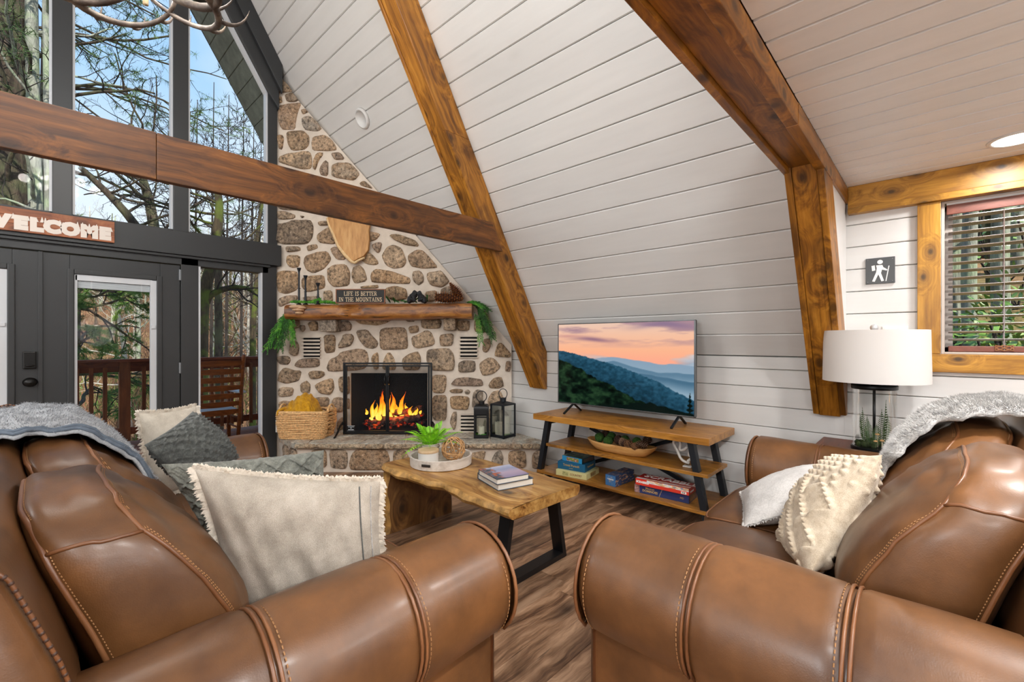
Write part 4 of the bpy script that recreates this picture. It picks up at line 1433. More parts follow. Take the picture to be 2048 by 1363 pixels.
g.nt.links.new(tr.outputs[0], ms.inputs[1]); g.nt.links.new(em.outputs[0], ms.inputs[2])
M_flame = g.done(ms.outputs[0])
fl_ = thing('fire', 'orange and yellow flames rising from the logs behind the mesh screen', 'fire', ont(788, 840, 4.98))
FL = [(733, 829, 817, 7, .3), (745, 835, 800, 10, .2), (752, 832, 806, 9, .1), (760, 830, 793, 10, .3), (768, 832, 782, 12, -.2), (776, 830, 790, 10, .2), (785, 826, 784, 12, .1), (792, 828, 797, 10, -.2), (803, 826, 783, 10, .35), (800, 828, 800, 12, .2), (812, 828, 806, 11, .2), (820, 830, 812, 9, .3), (832, 830, 815, 9, .3), (840, 828, 814, 6, .4), (757, 840, 822, 14, .2), (780, 838, 818, 16, 0), (805, 838, 820, 15, .1), (742, 842, 833, 10, .4), (828, 836, 822, 10, -.2), (790, 842, 830, 14, 0), (764, 806, 778, 6, .3)]
for i, (px, yb, yt, w, lean) in enumerate(FL):
    t = 4.90 + (i * 37 % 11) * 0.016
    base = ont(px, yb, t); H_ = (yb - yt) / FOC * t
    rr = w / FOC * t * 0.5
    pts, rs = [], []
    for k in range(12):
        u = k / 11
        pts.append(base + UP * (H_ * u) + RV * (lean * H_ * 0.35 * u * u + rr * 0.7 * math.sin(u * 5.5 + i * 1.9) * u))
        rs.append(max(0.0015, rr * (math.sin(PI * min(1, (u + 0.10) ** 0.75)) ** 0.9) * (1 - 0.35 * u)))
    MB().tube(pts, rs, 10).build('flame', M_flame, fl_, smooth=True)
lamp('POINT', 'fire_light', fp(fS(790, 4.95), 4.93, 0.52), 5, (1.0, 0.45, 0.12), shadow_soft_size=0.08)
# ---------------------------------------------------------------- leather
def leather(name, light='#7d522d', mid='#624023', dark='#462a16'):
    g = G(name)
    v = g.shift(g.co(), 5)
    n = g.noise(v, 3.4, 5, 0.6)
    c = g.ramp(n, [(0.30, C(dark)), (0.5, C(mid)), (0.72, C(light))])
    n2 = g.noise(v, 26, 4, 0.6)
    c = g.mix(g.val(n2, [(0.5, 0.0), (0.85, 0.25)]), c, C(dark))
    pores = g.vor(v, 330)
    ws = g.noise(g.n('Mapping', None, Vector=v, Scale=(5, 14, 9)).outputs[0], 2.2, 3, 0.6)
    h = g.math('ADD', g.math('MULTIPLY', pores, 0.10), g.math('MULTIPLY', ws, 0.35))
    g.bsdf(Base_Color=c, Roughness=g.math('ADD', 0.33, g.math('MULTIPLY', n, 0.16)), Normal=g.bump(h, 0.22, 0.006), Coat_Weight=0.18, Coat_Roughness=0.22)
    return g.mat


M_leather = leather('brown_leather')
M_leather2 = leather('brown_leather_outer', '#744c28', '#5c3b1e', '#432813')
M_stitch = plain('tan_thread', '#a5794f', 0.7)
M_welt = leather('leather_welt', '#8c5e3a', '#74492a', '#5a351c')


def box_pt(cx, cy, cz, n=5.0):
    """point of the unit cube pulled to a rounded box"""
    m = max(abs(cx), abs(cy), abs(cz), 1e-9)
    l = (abs(cx) ** n + abs(cy) ** n + abs(cz) ** n) ** (1.0 / n)
    k = m / l
    return cx * k, cy * k, cz * k


def cushion_mesh(shape, N=(18, 14, 18)):
    """closed soft box; shape(a, b, c) with a, b, c in -1..1 -> point"""
    mb = MB()
    nx, ny, nz = N
    for ax, sg in ((0, -1), (0, 1), (1, -1), (1, 1), (2, -1), (2, 1)):
        nu, nv = {0: (ny, nz), 1: (nx, nz), 2: (nx, ny)}[ax]

        def P(i, j):
            u = math.sin((i / nu - 0.5) * PI * 0.94) / math.sin(0.47 * PI)
            w = math.sin((j / nv - 0.5) * PI * 0.94) / math.sin(0.47 * PI)
            q = {0: (sg, u, w), 1: (u, sg, w), 2: (u, w, sg)}[ax]
            return shape(*q)
        mb.grid(P, nu, nv)
    return mb


def sofa(name, label, T, Dp, Wd, a_r, zt, arm_n, arm_f, n_seat, xc0, xc1, group=None, seed=1, zback=0.94):
    """T maps local (X along the length, Y depth towards the front, Z) to the room.
    arms: outer extreme of the near arm at X=0, far arm's inner side at X=arm_f"""
    root = thing(name, label, 'sofa', T((Wd / 2, Dp / 2, 0)), group)
    cen_z = zt - a_r
    panel = 0.105

    def arm(x0, flip):
        """rolled arm as one padded skin, seams cross it in two places"""
        fx = (lambda x: x0 + x) if not flip else (lambda x: x0 + 2 * a_r + 0.01 - x)
        prof = [(panel, 0.05), (panel, cen_z - a_r * 0.62)]
        for k in range(0, 21):
            an = math.radians(225 - 250 * k / 20)
            prof.append((a_r + a_r * math.cos(an), cen_z + a_r * math.sin(an)))
        prof += [(2 * a_r - 0.035, 0.40), (2 * a_r - 0.035, 0.10)]
        nP = len(prof)
        seams = (Dp - 0.335, Dp - 0.665)
        NY = 44
        ys = [-0.10 + (Dp + 0.10) * k / NY for k in range(NY + 1)]
        mb = MB()

        def P(i, j):
            y = ys[i]
            px_, pz_ = prof[j]
            pf = 0.0
            if 2 <= j <= nP - 3:
                for s in seams:
                    pf -= 0.010 * math.exp(-((y - s) / 0.012) ** 2)
                pf -= 0.016 * math.exp(-((Dp - y) / 0.012) ** 2)
                pf += 0.006 * math.sin((y * 3.0) + j * 0.4) + 0.004 * n3((y * 5, j * 0.4, seed))
                dx, dz = px_ - a_r, pz_ - cen_z
                l = math.hypot(dx, dz) or 1
                px_ += dx / l * pf
                pz_ += dz / l * pf
            return T((fx(px_), y, pz_))
        mb.grid(P, NY, nP - 1)
        o = mb.build('arm', M_leather, root, fix=True, smooth=True, sharp=60)
        # front panel with a welt round it
        fr = [T((fx(a), Dp + 0.004, b)) for a, b in prof]
        fi = [T((fx(a_r + (a - a_r) * 0.9), Dp + 0.014, cen_z + (b - cen_z) * 0.94)) for a, b in prof]
        mb = MB()
        mb.v = [tuple(p) for p in fr + fi]
        mb.f = [(k, k + 1, nP + k + 1, nP + k) for k in range(nP - 1)] + [(nP - 1, 0, nP, 2 * nP - 1), tuple(range(nP, 2 * nP))]
        mb.m = [0] * len(mb.f)
        mb.build('arm_front', M_leather, o, fix=True, smooth=True, sharp=60)
        mb = MB()
        wl_ = lambda p, r: MB().tube(p, r, 8).build('welt', M_welt, o, smooth=True)
        wl_([T((fx(a_r + (a - a_r) * 1.005), Dp - 0.002, cen_z + (b - cen_z) * 1.005)) for a, b in prof], 0.0055)
        for s in seams:
            for dy in (-0.007, 0.007):
                wl_([T((fx(a_r + (a - a_r) * 1.0), s + dy, cen_z + (b - cen_z) * 1.0)) for a, b in prof[2:-2]], 0.0042)
        mb = MB()
        for s in (seams[0] + 0.02, seams[1] + 0.02, Dp - 0.03):
            for k in range(2, nP - 4):
                for f_ in (0.0, 0.33, 0.66):
                    A = prof[k]; B = prof[k + 1]
                    a = (A[0] + (B[0] - A[0]) * f_, A[1] + (B[1] - A[1]) * f_)
                    b = (A[0] + (B[0] - A[0]) * (f_ + .2), A[1] + (B[1] - A[1]) * (f_ + .2))
                    mb.tube([T((fx(a[0]), s, a[1])), T((fx(b[0]), s, b[1]))], 0.0014, 4, cap=False)
        mb.build('stitching', M_stitch, o, kind='stuff')
        # upright seam on the side panel
        MB().tube([T((fx(panel - .001), Dp - 0.40, 0.06)), T((fx(panel - .001), Dp - 0.40, cen_z - a_r * .55))], 0.004, 6).build('side_seam', M_welt, o, smooth=True)
        return o
    arm(0.0, False)
    arm(arm_f, True)
    # base and back frame
    X0, X1 = 2 * a_r - 0.05, arm_f + 0.05
    mb = MB()
    for lo, hi in (((panel + .01, 0.04, 0.06), (Wd - panel - .01, Dp - 0.03, 0.27)),):
        P = [T(p) for p in ((lo[0], lo[1], lo[2]), (hi[0], lo[1], lo[2]), (hi[0], hi[1], lo[2]), (lo[0], hi[1], lo[2]), (lo[0], lo[1], hi[2]), (hi[0], lo[1], hi[2]), (hi[0], hi[1], hi[2]), (lo[0], hi[1], hi[2]))]
        mb.add(P, [(0, 3, 2, 1), (4, 5, 6, 7), (0, 1, 5, 4), (1, 2, 6, 5), (2, 3, 7, 6), (3, 0, 4, 7)])
    mb.build('base', M_leather2, root, fix=True, bevel=0.012, smooth=True, sharp=50)
    for xx in (0.16, Wd - 0.16):
        for yy in (0.08, Dp - 0.10):
            c = T((xx, yy, 0))
            MB().lathe([(0.022, 0.0), (0.03, 0.01), (0.035, 0.065)], c, 12).build('foot', plain('dark_sofa_foot', '#20130b', 0.4) if 'dark_sofa_foot' not in bpy.data.materials else bpy.data.materials['dark_sofa_foot'], root, smooth=True)
    SH_ = -0.05
    bp = [(0.13, 0.20), (0.115, 0.60), (0.075, 0.75), (0.022, zback - 0.02), (0.0, zback + 0.008), (-0.035, zback + 0.022), (-0.075, zback + 0.012), (-0.10, zback - 0.03), (-0.10, zback - 0.10), (-0.085, 0.50), (-0.07, 0.06)]
    bp = [(a + SH_, b) for a, b in bp]
    NX = 40
    xs = [panel - 0.035 + (Wd - 2 * panel + 0.07) * k / NX for k in range(NX + 1)]
    mb = MB()

    def PB(i, j):
        a, b = bp[j]
        e = min(1.0, min(i, NX - i) / 1.5)
        z = b + 0.006 * n3((xs[i] * 6, j * 0.5, seed + 4)) * (1 if j > 1 else 0)
        return T((xs[i], a, z))
    mb.grid(PB, NX, len(bp) - 1)
    for i in (0, NX):
        c0 = len(mb.v)
        nb = len(bp)
        mb.v += [tuple(T((xs[i] + (-0.012 if i == 0 else 0.012), -0.045 + (a + 0.045) * 0.86, (b - 0.5) * 0.97 + 0.5))) for a, b in bp]
        base = i * nb
        for k in range(nb - 1):
            mb.f.append((base + k, base + k + 1, c0 + k + 1, c0 + k)); mb.m.append(0)
        mb.f.append(tuple(c0 + k for k in range(nb))); mb.m.append(0)
    bo = mb.build('back_frame', M_leather2, root, fix=True, smooth=True, sharp=50)
    # laced edge along the ends of the back
    mb = MB()
    mb2 = MB()
    for i in (0, NX):
        sg = -1 if i == 0 else 1
        pts = []
        for (a, b) in bp[1:9]:
            pts.append(Vector((xs[i] + sg * 0.004, a + (0.004 if b > .5 else 0), b + 0.003)))
        ln = sum((pts[k + 1] - pts[k]).length for k in range(len(pts) - 1))
        MB().tube([T(p) for p in pts], 0.0032, 8).build('edge_welt', M_welt, bo, smooth=True)
        m = int(ln / 0.013)
        for q in range(m):
            d = ln * q / m
            k = 0
            while d > (pts[k + 1] - pts[k]).length and k < len(pts) - 2:
                d -= (pts[k + 1] - pts[k]).length
                k += 1
            p = pts[k].lerp(pts[k + 1], d / (pts[k + 1] - pts[k]).length)
            mb2.ball(T(p), 0.0042, 7, 5)
    mb2.build('lacing', plain('dark_lacing', '#3b2418', 0.5) if 'dark_lacing' not in bpy.data.materials else bpy.data.materials['dark_lacing'], bo, kind='stuff', smooth=True)
    # seat cushions
    sx0, sx1 = 2 * a_r - 0.03, arm_f + 0.01
    for q in range(n_seat):
        xa = sx0 + (sx1 - sx0) * q / n_seat
        xb = sx0 + (sx1 - sx0) * (q + 1) / n_seat

        def SH(a, b, c):
            x, y, z = box_pt(a, b, c, 7)
            crown = 0.030 * (1 - x * x) * (1 - y * y)
            X = (xa + xb) / 2 + x * (xb - xa) / 2 * 0.995
            Y = 0.11 + (Dp + 0.03 - 0.11) * (y + 1) / 2
            Z = 0.36 + z * 0.095 + (crown if z > 0 else 0) - (0.03 * max(0, y) ** 6 if z > 0 else 0)
            Z += 0.004 * n3((X * 9, Y * 9, seed)) if z > 0 else 0
            return T((X, Y, Z))
        o = cushion_mesh(SH, (16, 18, 8)).build('seat_cushion', M_leather, root, fix=True, weld=0.0008, smooth=True)
        e = [SH(a, 1, 0.82) for a in [k / 10 - 1 for k in range(21)]] + [SH(1, a, 0.82) for a in [1 - k / 10 for k in range(21)]] + [SH(-a, -1, .82) for a in (-1, 1)] + [SH(-1, a, 0.82) for a in [k / 10 - 1 for k in range(21)]]
        MB().tube(e, 0.0045, 7).build('piping', M_welt, o, smooth=True)
    # back cushions
    for q in range(n_seat):
        xa = xc0 + (xc1 - xc0) * q / n_seat
        xb = xc0 + (xc1 - xc0) * (q + 1) / n_seat

        def BK(a, b, c):
            x, y, z = box_pt(a, b, c, 4.0)
            X = (xa + xb) / 2 + x * (xb - xa) / 2 * (1.0 - 0.03 * z)
            zz = (z + 1) / 2                       # 0 bottom .. 1 top
            yb = 0.10 - 0.15 * zz ** 1.3         # back line
            yf = 0.395 - 0.255 * zz ** 1.7 + 0.055 * math.sin(PI * min(1, zz * 1.05)) * (1 - x * x * 0.6)
            Y = yb + (yf - yb) * (y + 1) / 2
            Z = 0.43 + (zback - 0.018 - 0.43) * zz + 0.030 * (1 - x * x) * max(0, z) ** 2
            w = 0.010 * math.sin(X * 21 + Y * 30 + seed) * max(0, zz - .55) + 0.007 * n3((X * 13, Y * 26, Z * 8 + seed))
            return T((X, Y + w * (1 if y > 0 else 0.3), Z + w * 0.9 * (1 if z > .2 else 0)))
        o = cushion_mesh(BK, (26, 16, 22)).build('back_cushion', M_leather, root, fix=True, weld=0.0008, smooth=True)
        mbw, mbs = MB(), MB()
        K = 40
        rim = []
        for k in range(K + 1):          # seam up one side, over the top and down the other, near the front
            u = k / K
            if u < 0.33:
                rim.append((-1, 0, -0.9 + 1.75 * u / 0.33))
            elif u < 0.67:
                rim.append((-0.85 + 1.7 * (u - 0.33) / 0.34, 0, 1))
            else:
                rim.append((1, 0, 0.85 - 1.75 * (u - 0.67) / 0.33))
        for yy, rad in ((0.70, 0.0048), (-0.80, 0.0062)):
            line = [BK(a, yy, c) for a, b, c in rim]
            line = [p + UP * 0.001 for p in line]
            MB().tube(line, rad, 8).build('welt', M_welt, o, smooth=True)
            for dy in (0.06, 0.09) if yy > 0 else (0.10,):
                l2 = [BK(a, yy + dy, c) for a, b, c in rim]
                for k in range(K):
                    for f_ in (0.0, 0.25, 0.5, 0.75):
                        A = l2[k].lerp(l2[k + 1], f_); B = l2[k].lerp(l2[k + 1], f_ + 0.13)
                        mbs.tube([A, B], 0.0013, 4, cap=False)
        for sg in (-1, 1):
            MB().tube([BK(sg, -0.80 + 1.50 * k / 10, 0.80) + UP * .001 for k in range(11)], 0.0042, 8).build('welt', M_welt, o, smooth=True)
        mbs.build('stitching', M_stitch, o, kind='stuff')
    return root


TL = lambda p: Vector((p[1], p[0] + 0.92, p[2]))          # long sofa along the room, facing +x
TR_ = lambda p: Vector((p[0] + 1.13, p[1] - 0.18, p[2]))  # loveseat, facing +y
sofaL = sofa('leather_sofa', 'long brown leather sofa with rolled arms, its back cushions toward the glazed doors side', TL, 1.00, 2.42, 0.168, 0.652, 0, 2.08, 3, 0.30, 2.10, None, 1, zback=0.918)
sofaR = sofa('leather_loveseat', 'brown leather loveseat with rolled arms beside the lamp and the television stand', TR_, 0.98, 2.04, 0.178, 0.668, 0, 1.70, 2, 0.33, 1.72, None, 2)
# ---------------------------------------------------------------- coffee table: waterfall live edge slab
TZ = 0.452
M_acacia = wood('acacia_slab', [(0.28, '#3b2410'), (0.40, '#835628'), (0.52, '#b28548'), (0.66, '#cfa768'), (0.85, '#dfbf8c')], 'y', across=11, knots=0.8, rough=0.30, blotch=0.25, vary=False, coat=0.25, kscale=1.5)
M_acaciav = wood('acacia_panel', [(0.26, '#27170a'), (0.40, '#563618'), (0.54, '#7a532a'), (0.72, '#96703c')], 'z', across=11, knots=0.7, rough=0.32, blotch=0.4, vary=False, coat=0.2)
M_live = plain('live_edge_sapwood', '#b98d4e', 0.45, var=0.45, vscale=24, bump=0.5, bscale=35)
ct = thing('coffee_table', 'live edge waterfall coffee table with a black metal leg frame, between the sofas', 'coffee table', (1.83, 2.05, 0))


def ledge(y, side):
    w = 0.012 * math.sin(y * 7.3 + side) + 0.007 * math.sin(y * 17 + 2 * side) + 0.004 * math.sin(y * 41)
    d = math.exp(-((y - 2.05) / 0.07) ** 2) * 0.02
    return (1.550 + w + d) if side == 0 else (2.108 + w * 0.8)


def tsec(y):
    """cross section of the slab at y, (x, z below top)"""
    a, b = ledge(y, 0), ledge(y, 1)
    k = 0.006 * math.sin(y * 23) + 0.006 * math.sin(y * 9 + 1)
    return [(a + 0.030, 0.0), (a + 0.012, -0.004), (a + 0.002, -0.016), (a - 0.002 + k * .5, -0.030), (a + 0.012 + k, -0.050), (a + 0.030 + k, -0.058), (b - 0.035, -0.058), (b - .01, -0.045), (b, -0.025), (b - 0.006, -0.008), (b - 0.025, 0.0)]


ya, yb = 1.452, 2.632
NY = 90
mb = MB()
secs = [tsec(ya + (yb - ya) * k / NY) for k in range(NY + 1)]
n = len(secs[0])
for k, sct in enumerate(secs):
    y = ya + (yb - ya) * k / NY
    for (x, z) in sct:
        mb.v.append((x, y - (0 if k else 0) + (0.018 * math.sin(x * 9) if k == 0 else 0), TZ + z))
for k in range(NY):
    for j in range(n):
        j2 = (j + 1) % n
        mb.f.append((k * n + j, k * n + j2, (k + 1) * n + j2, (k + 1) * n + j))
        mb.m.append(1 if j in (1, 2, 3, 4) else 0)
mb.f += [tuple(range(n)), tuple(NY * n + j for j in reversed(range(n)))]
mb.m += [0, 0]
mb.build('top', [M_acacia, M_live], ct, fix=True, smooth=True, sharp=35)
mb = MB()
NZ = 30
for k in range(NZ + 1):
    z = (TZ - 0.056) * k / NZ
    yy = 2.60 + 0.0
    a = 1.555 + 0.010 * math.sin(z * 17) + 0.006 * math.sin(z * 39)
    b = 2.105 + 0.008 * math.sin(z * 13 + 1)
    for (x, d) in ((a + .02, .028), (a, .014), (a - .002, 0.0), (a + .004, -.016), (a + .025, -.028), (b - .02, -.028), (b, -.01), (b, .012), (b - .02, .028)):
        mb.v.append((x, yy + d, z))
n = 9
for k in range(NZ):
    for j in range(n):
        j2 = (j + 1) % n
        mb.f.append((k * n + j, k * n + j2, (k + 1) * n + j2, (k + 1) * n + j))
        mb.m.append(1 if j < 4 else 0)
mb.f += [tuple(range(n)), tuple(NZ * n + j for j in reversed(range(n)))]
mb.m += [0, 0]
mb.build('waterfall_leg', [M_acaciav, M_live], ct, fix=True, smooth=True, sharp=35)
M_black = plain('black_powder_coat', '#121214', 0.42, 0.2, bump=0.05, bscale=200)
yl = 1.60
mb = MB()
up = (0, 1, 0)
mb.bar((1.675, yl, TZ - .06), (1.60, yl, 0.0), 0.03, 0.075, up).bar((2.04, yl, TZ - .06), (2.115, yl, 0.0), 0.03, 0.075, up)
mb.bar((1.590, yl, 0.015), (2.125, yl, 0.015), 0.03, 0.0752, up).bar((1.66, yl, TZ - .066), (2.055, yl, TZ - .066), 0.012, 0.0752, up)
mb.build('leg_frame', M_black, ct, fix=True, bevel=0.002)

# tray and what stands in it
TC_ = onz(878, 922, TZ)
TC_ = Vector((1.822, 2.345, TZ + .001))
M_wash = wood('white_washed_wood', [(0.3, '#b3a79a'), (0.5, '#d5cdc3'), (0.7, '#e6e0d8')], 'x', knots=0, rough=0.6, blotch=0.0, dark='#a39686')
tr_ = thing('round_tray', 'round white washed wooden tray with a raised rim on the coffee table', 'tray', TC_)
MB().lathe([(0.0, 0.0), (0.190, 0.0), (0.197, 0.004), (0.200, 0.062), (0.192, 0.064), (0.187, 0.060), (0.184, 0.014), (0.0, 0.012)], TC_, 56).build('rim', M_wash, tr_, fix=True, smooth=True, sharp=40)
hx = Vector((math.cos(math.radians(205)), math.sin(math.radians(205)), 0))
MB().bar(TC_ + hx * 0.2005 + UP * .036 + Vector((-hx.y, hx.x, 0)) * -.03, TC_ + hx * 0.2005 + UP * .036 + Vector((-hx.y, hx.x, 0)) * .03, 0.006, 0.016).build('hand_hole', plain('dark_slot', '#2a221b', 0.9), tr_, bevel=0.003)
FZ = TZ + 0.014
# fern in a ribbed pot
M_pot = plain('speckled_cream_pot', '#cfc6b8', 0.55, var=0.1, vscale=60)
M_potline = plain('pot_groove', '#4a443c', 0.8)
PC = onz(861, 905, FZ); PC.z = FZ
PC = fp(-0.545, 3.015, FZ)
fp_ = thing('potted_fern', 'bright green fern in a small grooved cream pot on the tray', 'plant', PC)
prof = [(0.0, 0.0), (0.050, 0.0), (0.054, 0.006)]
for k in range(5):
    prof += [(0.057, 0.012 + k * .017), (0.058, 0.022 + k * .017), (0.0545, 0.0255 + k * .017)]
prof += [(0.057, 0.098), (0.054, 0.102), (0.050, 0.096), (0.0, 0.088)]
po = MB().lathe(prof, PC, 32).build('pot', M_pot, fp_, fix=True, smooth=True, sharp=40)
for k in range(5):
    MB().lathe([(0.0552, 0.0245 + k * .017), (0.0568, 0.0255 + k * .017), (0.0552, 0.0265 + k * .017)], PC, 32).build('groove', M_potline, po)
g = G('fern_green')
v = g.co()
c = g.ramp(g.noise(v, 30, 3), [(0.3, '#4f8f10'), (0.55, '#83c81c'), (0.8, '#b9ea48')])
g.bsdf(Base_Color=c, Roughness=0.45, Subsurface_Weight=0.0)
M_fern = g.mat
M_fern2 = plain('dark_fern_green', '#35521f', 0.5, var=0.4, vscale=40)


def frond(p0, d, length, width, drop, mat, parent, pairs=15, name='frond', curl=0.0):
    """arched fern leaf: a rib and rows of toothed leaflets"""
    d = Vector(d).normalized()
    side = d.cross(UP)
    if side.length < 1e-3:
        side = Vector((1, 0, 0))
    side.normalize()
    pts = []
    for k in range(pairs + 1):
        u = k / pairs
        pts.append(Vector(p0) + d * (length * u) - UP * (drop * length * u * u) + side * (curl * length * u * u))
    mb = MB().tube(pts, [0.0016 * (1 - .7 * k / pairs) + .0004 for k in range(pairs + 1)], 5)
    for k in range(1, pairs):
        u = k / pairs
        w = width * (math.sin(PI * min(1, 0.12 + u * 0.95)) ** 0.8) * (1 - 0.25 * u)
        t = (pts[k + 1] - pts[k - 1]).normalized()
        nrm = side.cross(t).normalized()
        lw = length / pairs * 0.52
        for sg in (-1, 1):
            a = pts[k]
            e = a + side * sg * w + t * w * 0.45 - nrm * w * 0.18
            m1 = a.lerp(e, 0.35)
            m2 = a.lerp(e, 0.7)
            b = len(mb.v)
            mb.v += [tuple(a), tuple(m1 + t * lw * .55 + nrm * .002), tuple(m1 - t * lw * .55), tuple(m2 + t * lw * .42), tuple(m2 - t * lw * .38), tuple(e)]
            mb.f += [(b, b + 2, b + 1), (b + 1, b + 2, b + 4, b + 3), (b + 3, b + 4, b + 5)]
            mb.m += [0, 0, 0]
    return mb.build(name, mat, parent)


R = random.Random(4)
for k in range(26):
    an = k * 2.399
    el = 0.35 + 1.0 * (1 - k / 26)
    d = Vector((math.cos(an), math.sin(an), math.tan(min(1.35, el)) * 1.25))
    frond(PC + Vector((math.cos(an) * .02, math.sin(an) * .02, .09)), d, 0.215 + R.random() * .06, 0.036, 0.35 + R.random() * .25, M_fern, fp_, 14, curl=R.uniform(-.15, .15))
# candle with a wooden lid
cc = fp(-0.530, 2.855, FZ)
cn = thing('candle_jar', 'squat white candle jar with a pale wooden lid on the tray', 'candle', cc)
M_ceramic = plain('white_glaze', '#d8d5cf', 0.35)
M_palewood = wood('pale_lid_wood', [(0.3, '#c7a47a'), (0.7, '#dcc19b')], 'x', knots=0, blotch=0, rough=0.5)
MB().lathe([(0.0, 0), (0.060, 0), (0.064, 0.004), (0.064, 0.082), (0.0, 0.082)], cc, 36).build('jar', M_ceramic, cn, fix=True, smooth=True, sharp=40)
MB().lathe([(0.0, 0.082), (0.065, 0.082), (0.066, 0.085), (0.066, 0.096), (0.064, 0.099), (0.0, 0.099)], cc, 36).build('lid', M_palewood, cn, fix=True, smooth=True, sharp=40)
# woven ball
bc = onz(907, 905, FZ + .02)
bc = fp(-0.383, 2.95, FZ + 0.078)
vb = thing('vine_ball', 'ball of interlaced pale vines standing in the tray', 'ornament', (bc.x, bc.y, FZ))
M_vine = plain('dry_vine', '#bd9262', 0.8, var=0.25, vscale=60)
R = random.Random(9)
for k in range(15):
    ax = Vector((R.gauss(0, 1), R.gauss(0, 1), R.gauss(0, 1))).normalized()
    u = ax.orthogonal().normalized()
    w = ax.cross(u)
    off = R.uniform(-.55, .55)
    rr = 0.074 * math.sqrt(1 - off * off)
    MB().tube([bc + ax * (off * .074) + (u * math.cos(t) + w * math.sin(t)) * (rr + .0035 * math.sin(t * 5 + k)) for t in [2 * PI * q / 26 for q in range(26)]], 0.0036, 5, closed=True).build('vine', M_vine, vb, smooth=True)
# bead string
bs_ = thing('bead_string', 'short string of pale wooden beads lying in front of the candle jar', 'beads', fp(-.45, 2.82, FZ))
for k in range(11):
    u = k / 10
    p = fp(-.47 + .06 * u, 2.80 + .03 * math.sin(u * 3) + .03 * u, FZ)
    MB().ball(p + UP * 0.012, 0.011, 10, 7).build('bead', M_palewood, bs_, smooth=True)


# ---------------------------------------------------------------- printed things
def vcol(name, rough=0.4, emit=0.0, coat=0.0):
    g = G(name)
    a = g.n('Attribute', {'attribute_name': 'Col'})
    if emit:
        em = g.n('Emission', None, Color=a.outputs['Color'], Strength=emit)
        gl = g.n('BsdfGlossy', None, Roughness=0.08, Color=(1, 1, 1, 1))
        fr = g.n('Fresnel', None, IOR=1.3)
        ms = g.n('MixShader', None)
        g.set(ms.inputs[0], g.math('MULTIPLY', fr.outputs[0], 0.35))
        g.nt.links.new(em.outputs[0], ms.inputs[1]); g.nt.links.new(gl.outputs[0], ms.inputs[2])
        return g.done(ms.outputs[0])
    g.bsdf(Base_Color=a.outputs['Color'], Roughness=rough, Coat_Weight=coat, Coat_Roughness=0.15)
    return g.mat


M_print = vcol('glossy_print', 0.35, coat=0.3)
M_screen = vcol('lit_screen', emit=1.0)


def rgbs(*c):
    return [np.array([int(h[i:i + 2], 16) / 255 for i in (1, 3, 5)]) for h in c]


def grad(f, *stops):
    """f array -> colours between (pos, '#hex') stops"""
    ps = [s[0] for s in stops]
    cs = np.array(rgbs(*[s[1] for s in stops]))
    return np.stack([np.interp(f, ps, cs[:, i]) for i in range(3)], -1)


def put(base, mask, col):
    m = np.clip(mask, 0, 1)[..., None]
    return base * (1 - m) + (np.array(col) if not isinstance(col, np.ndarray) else col) * m


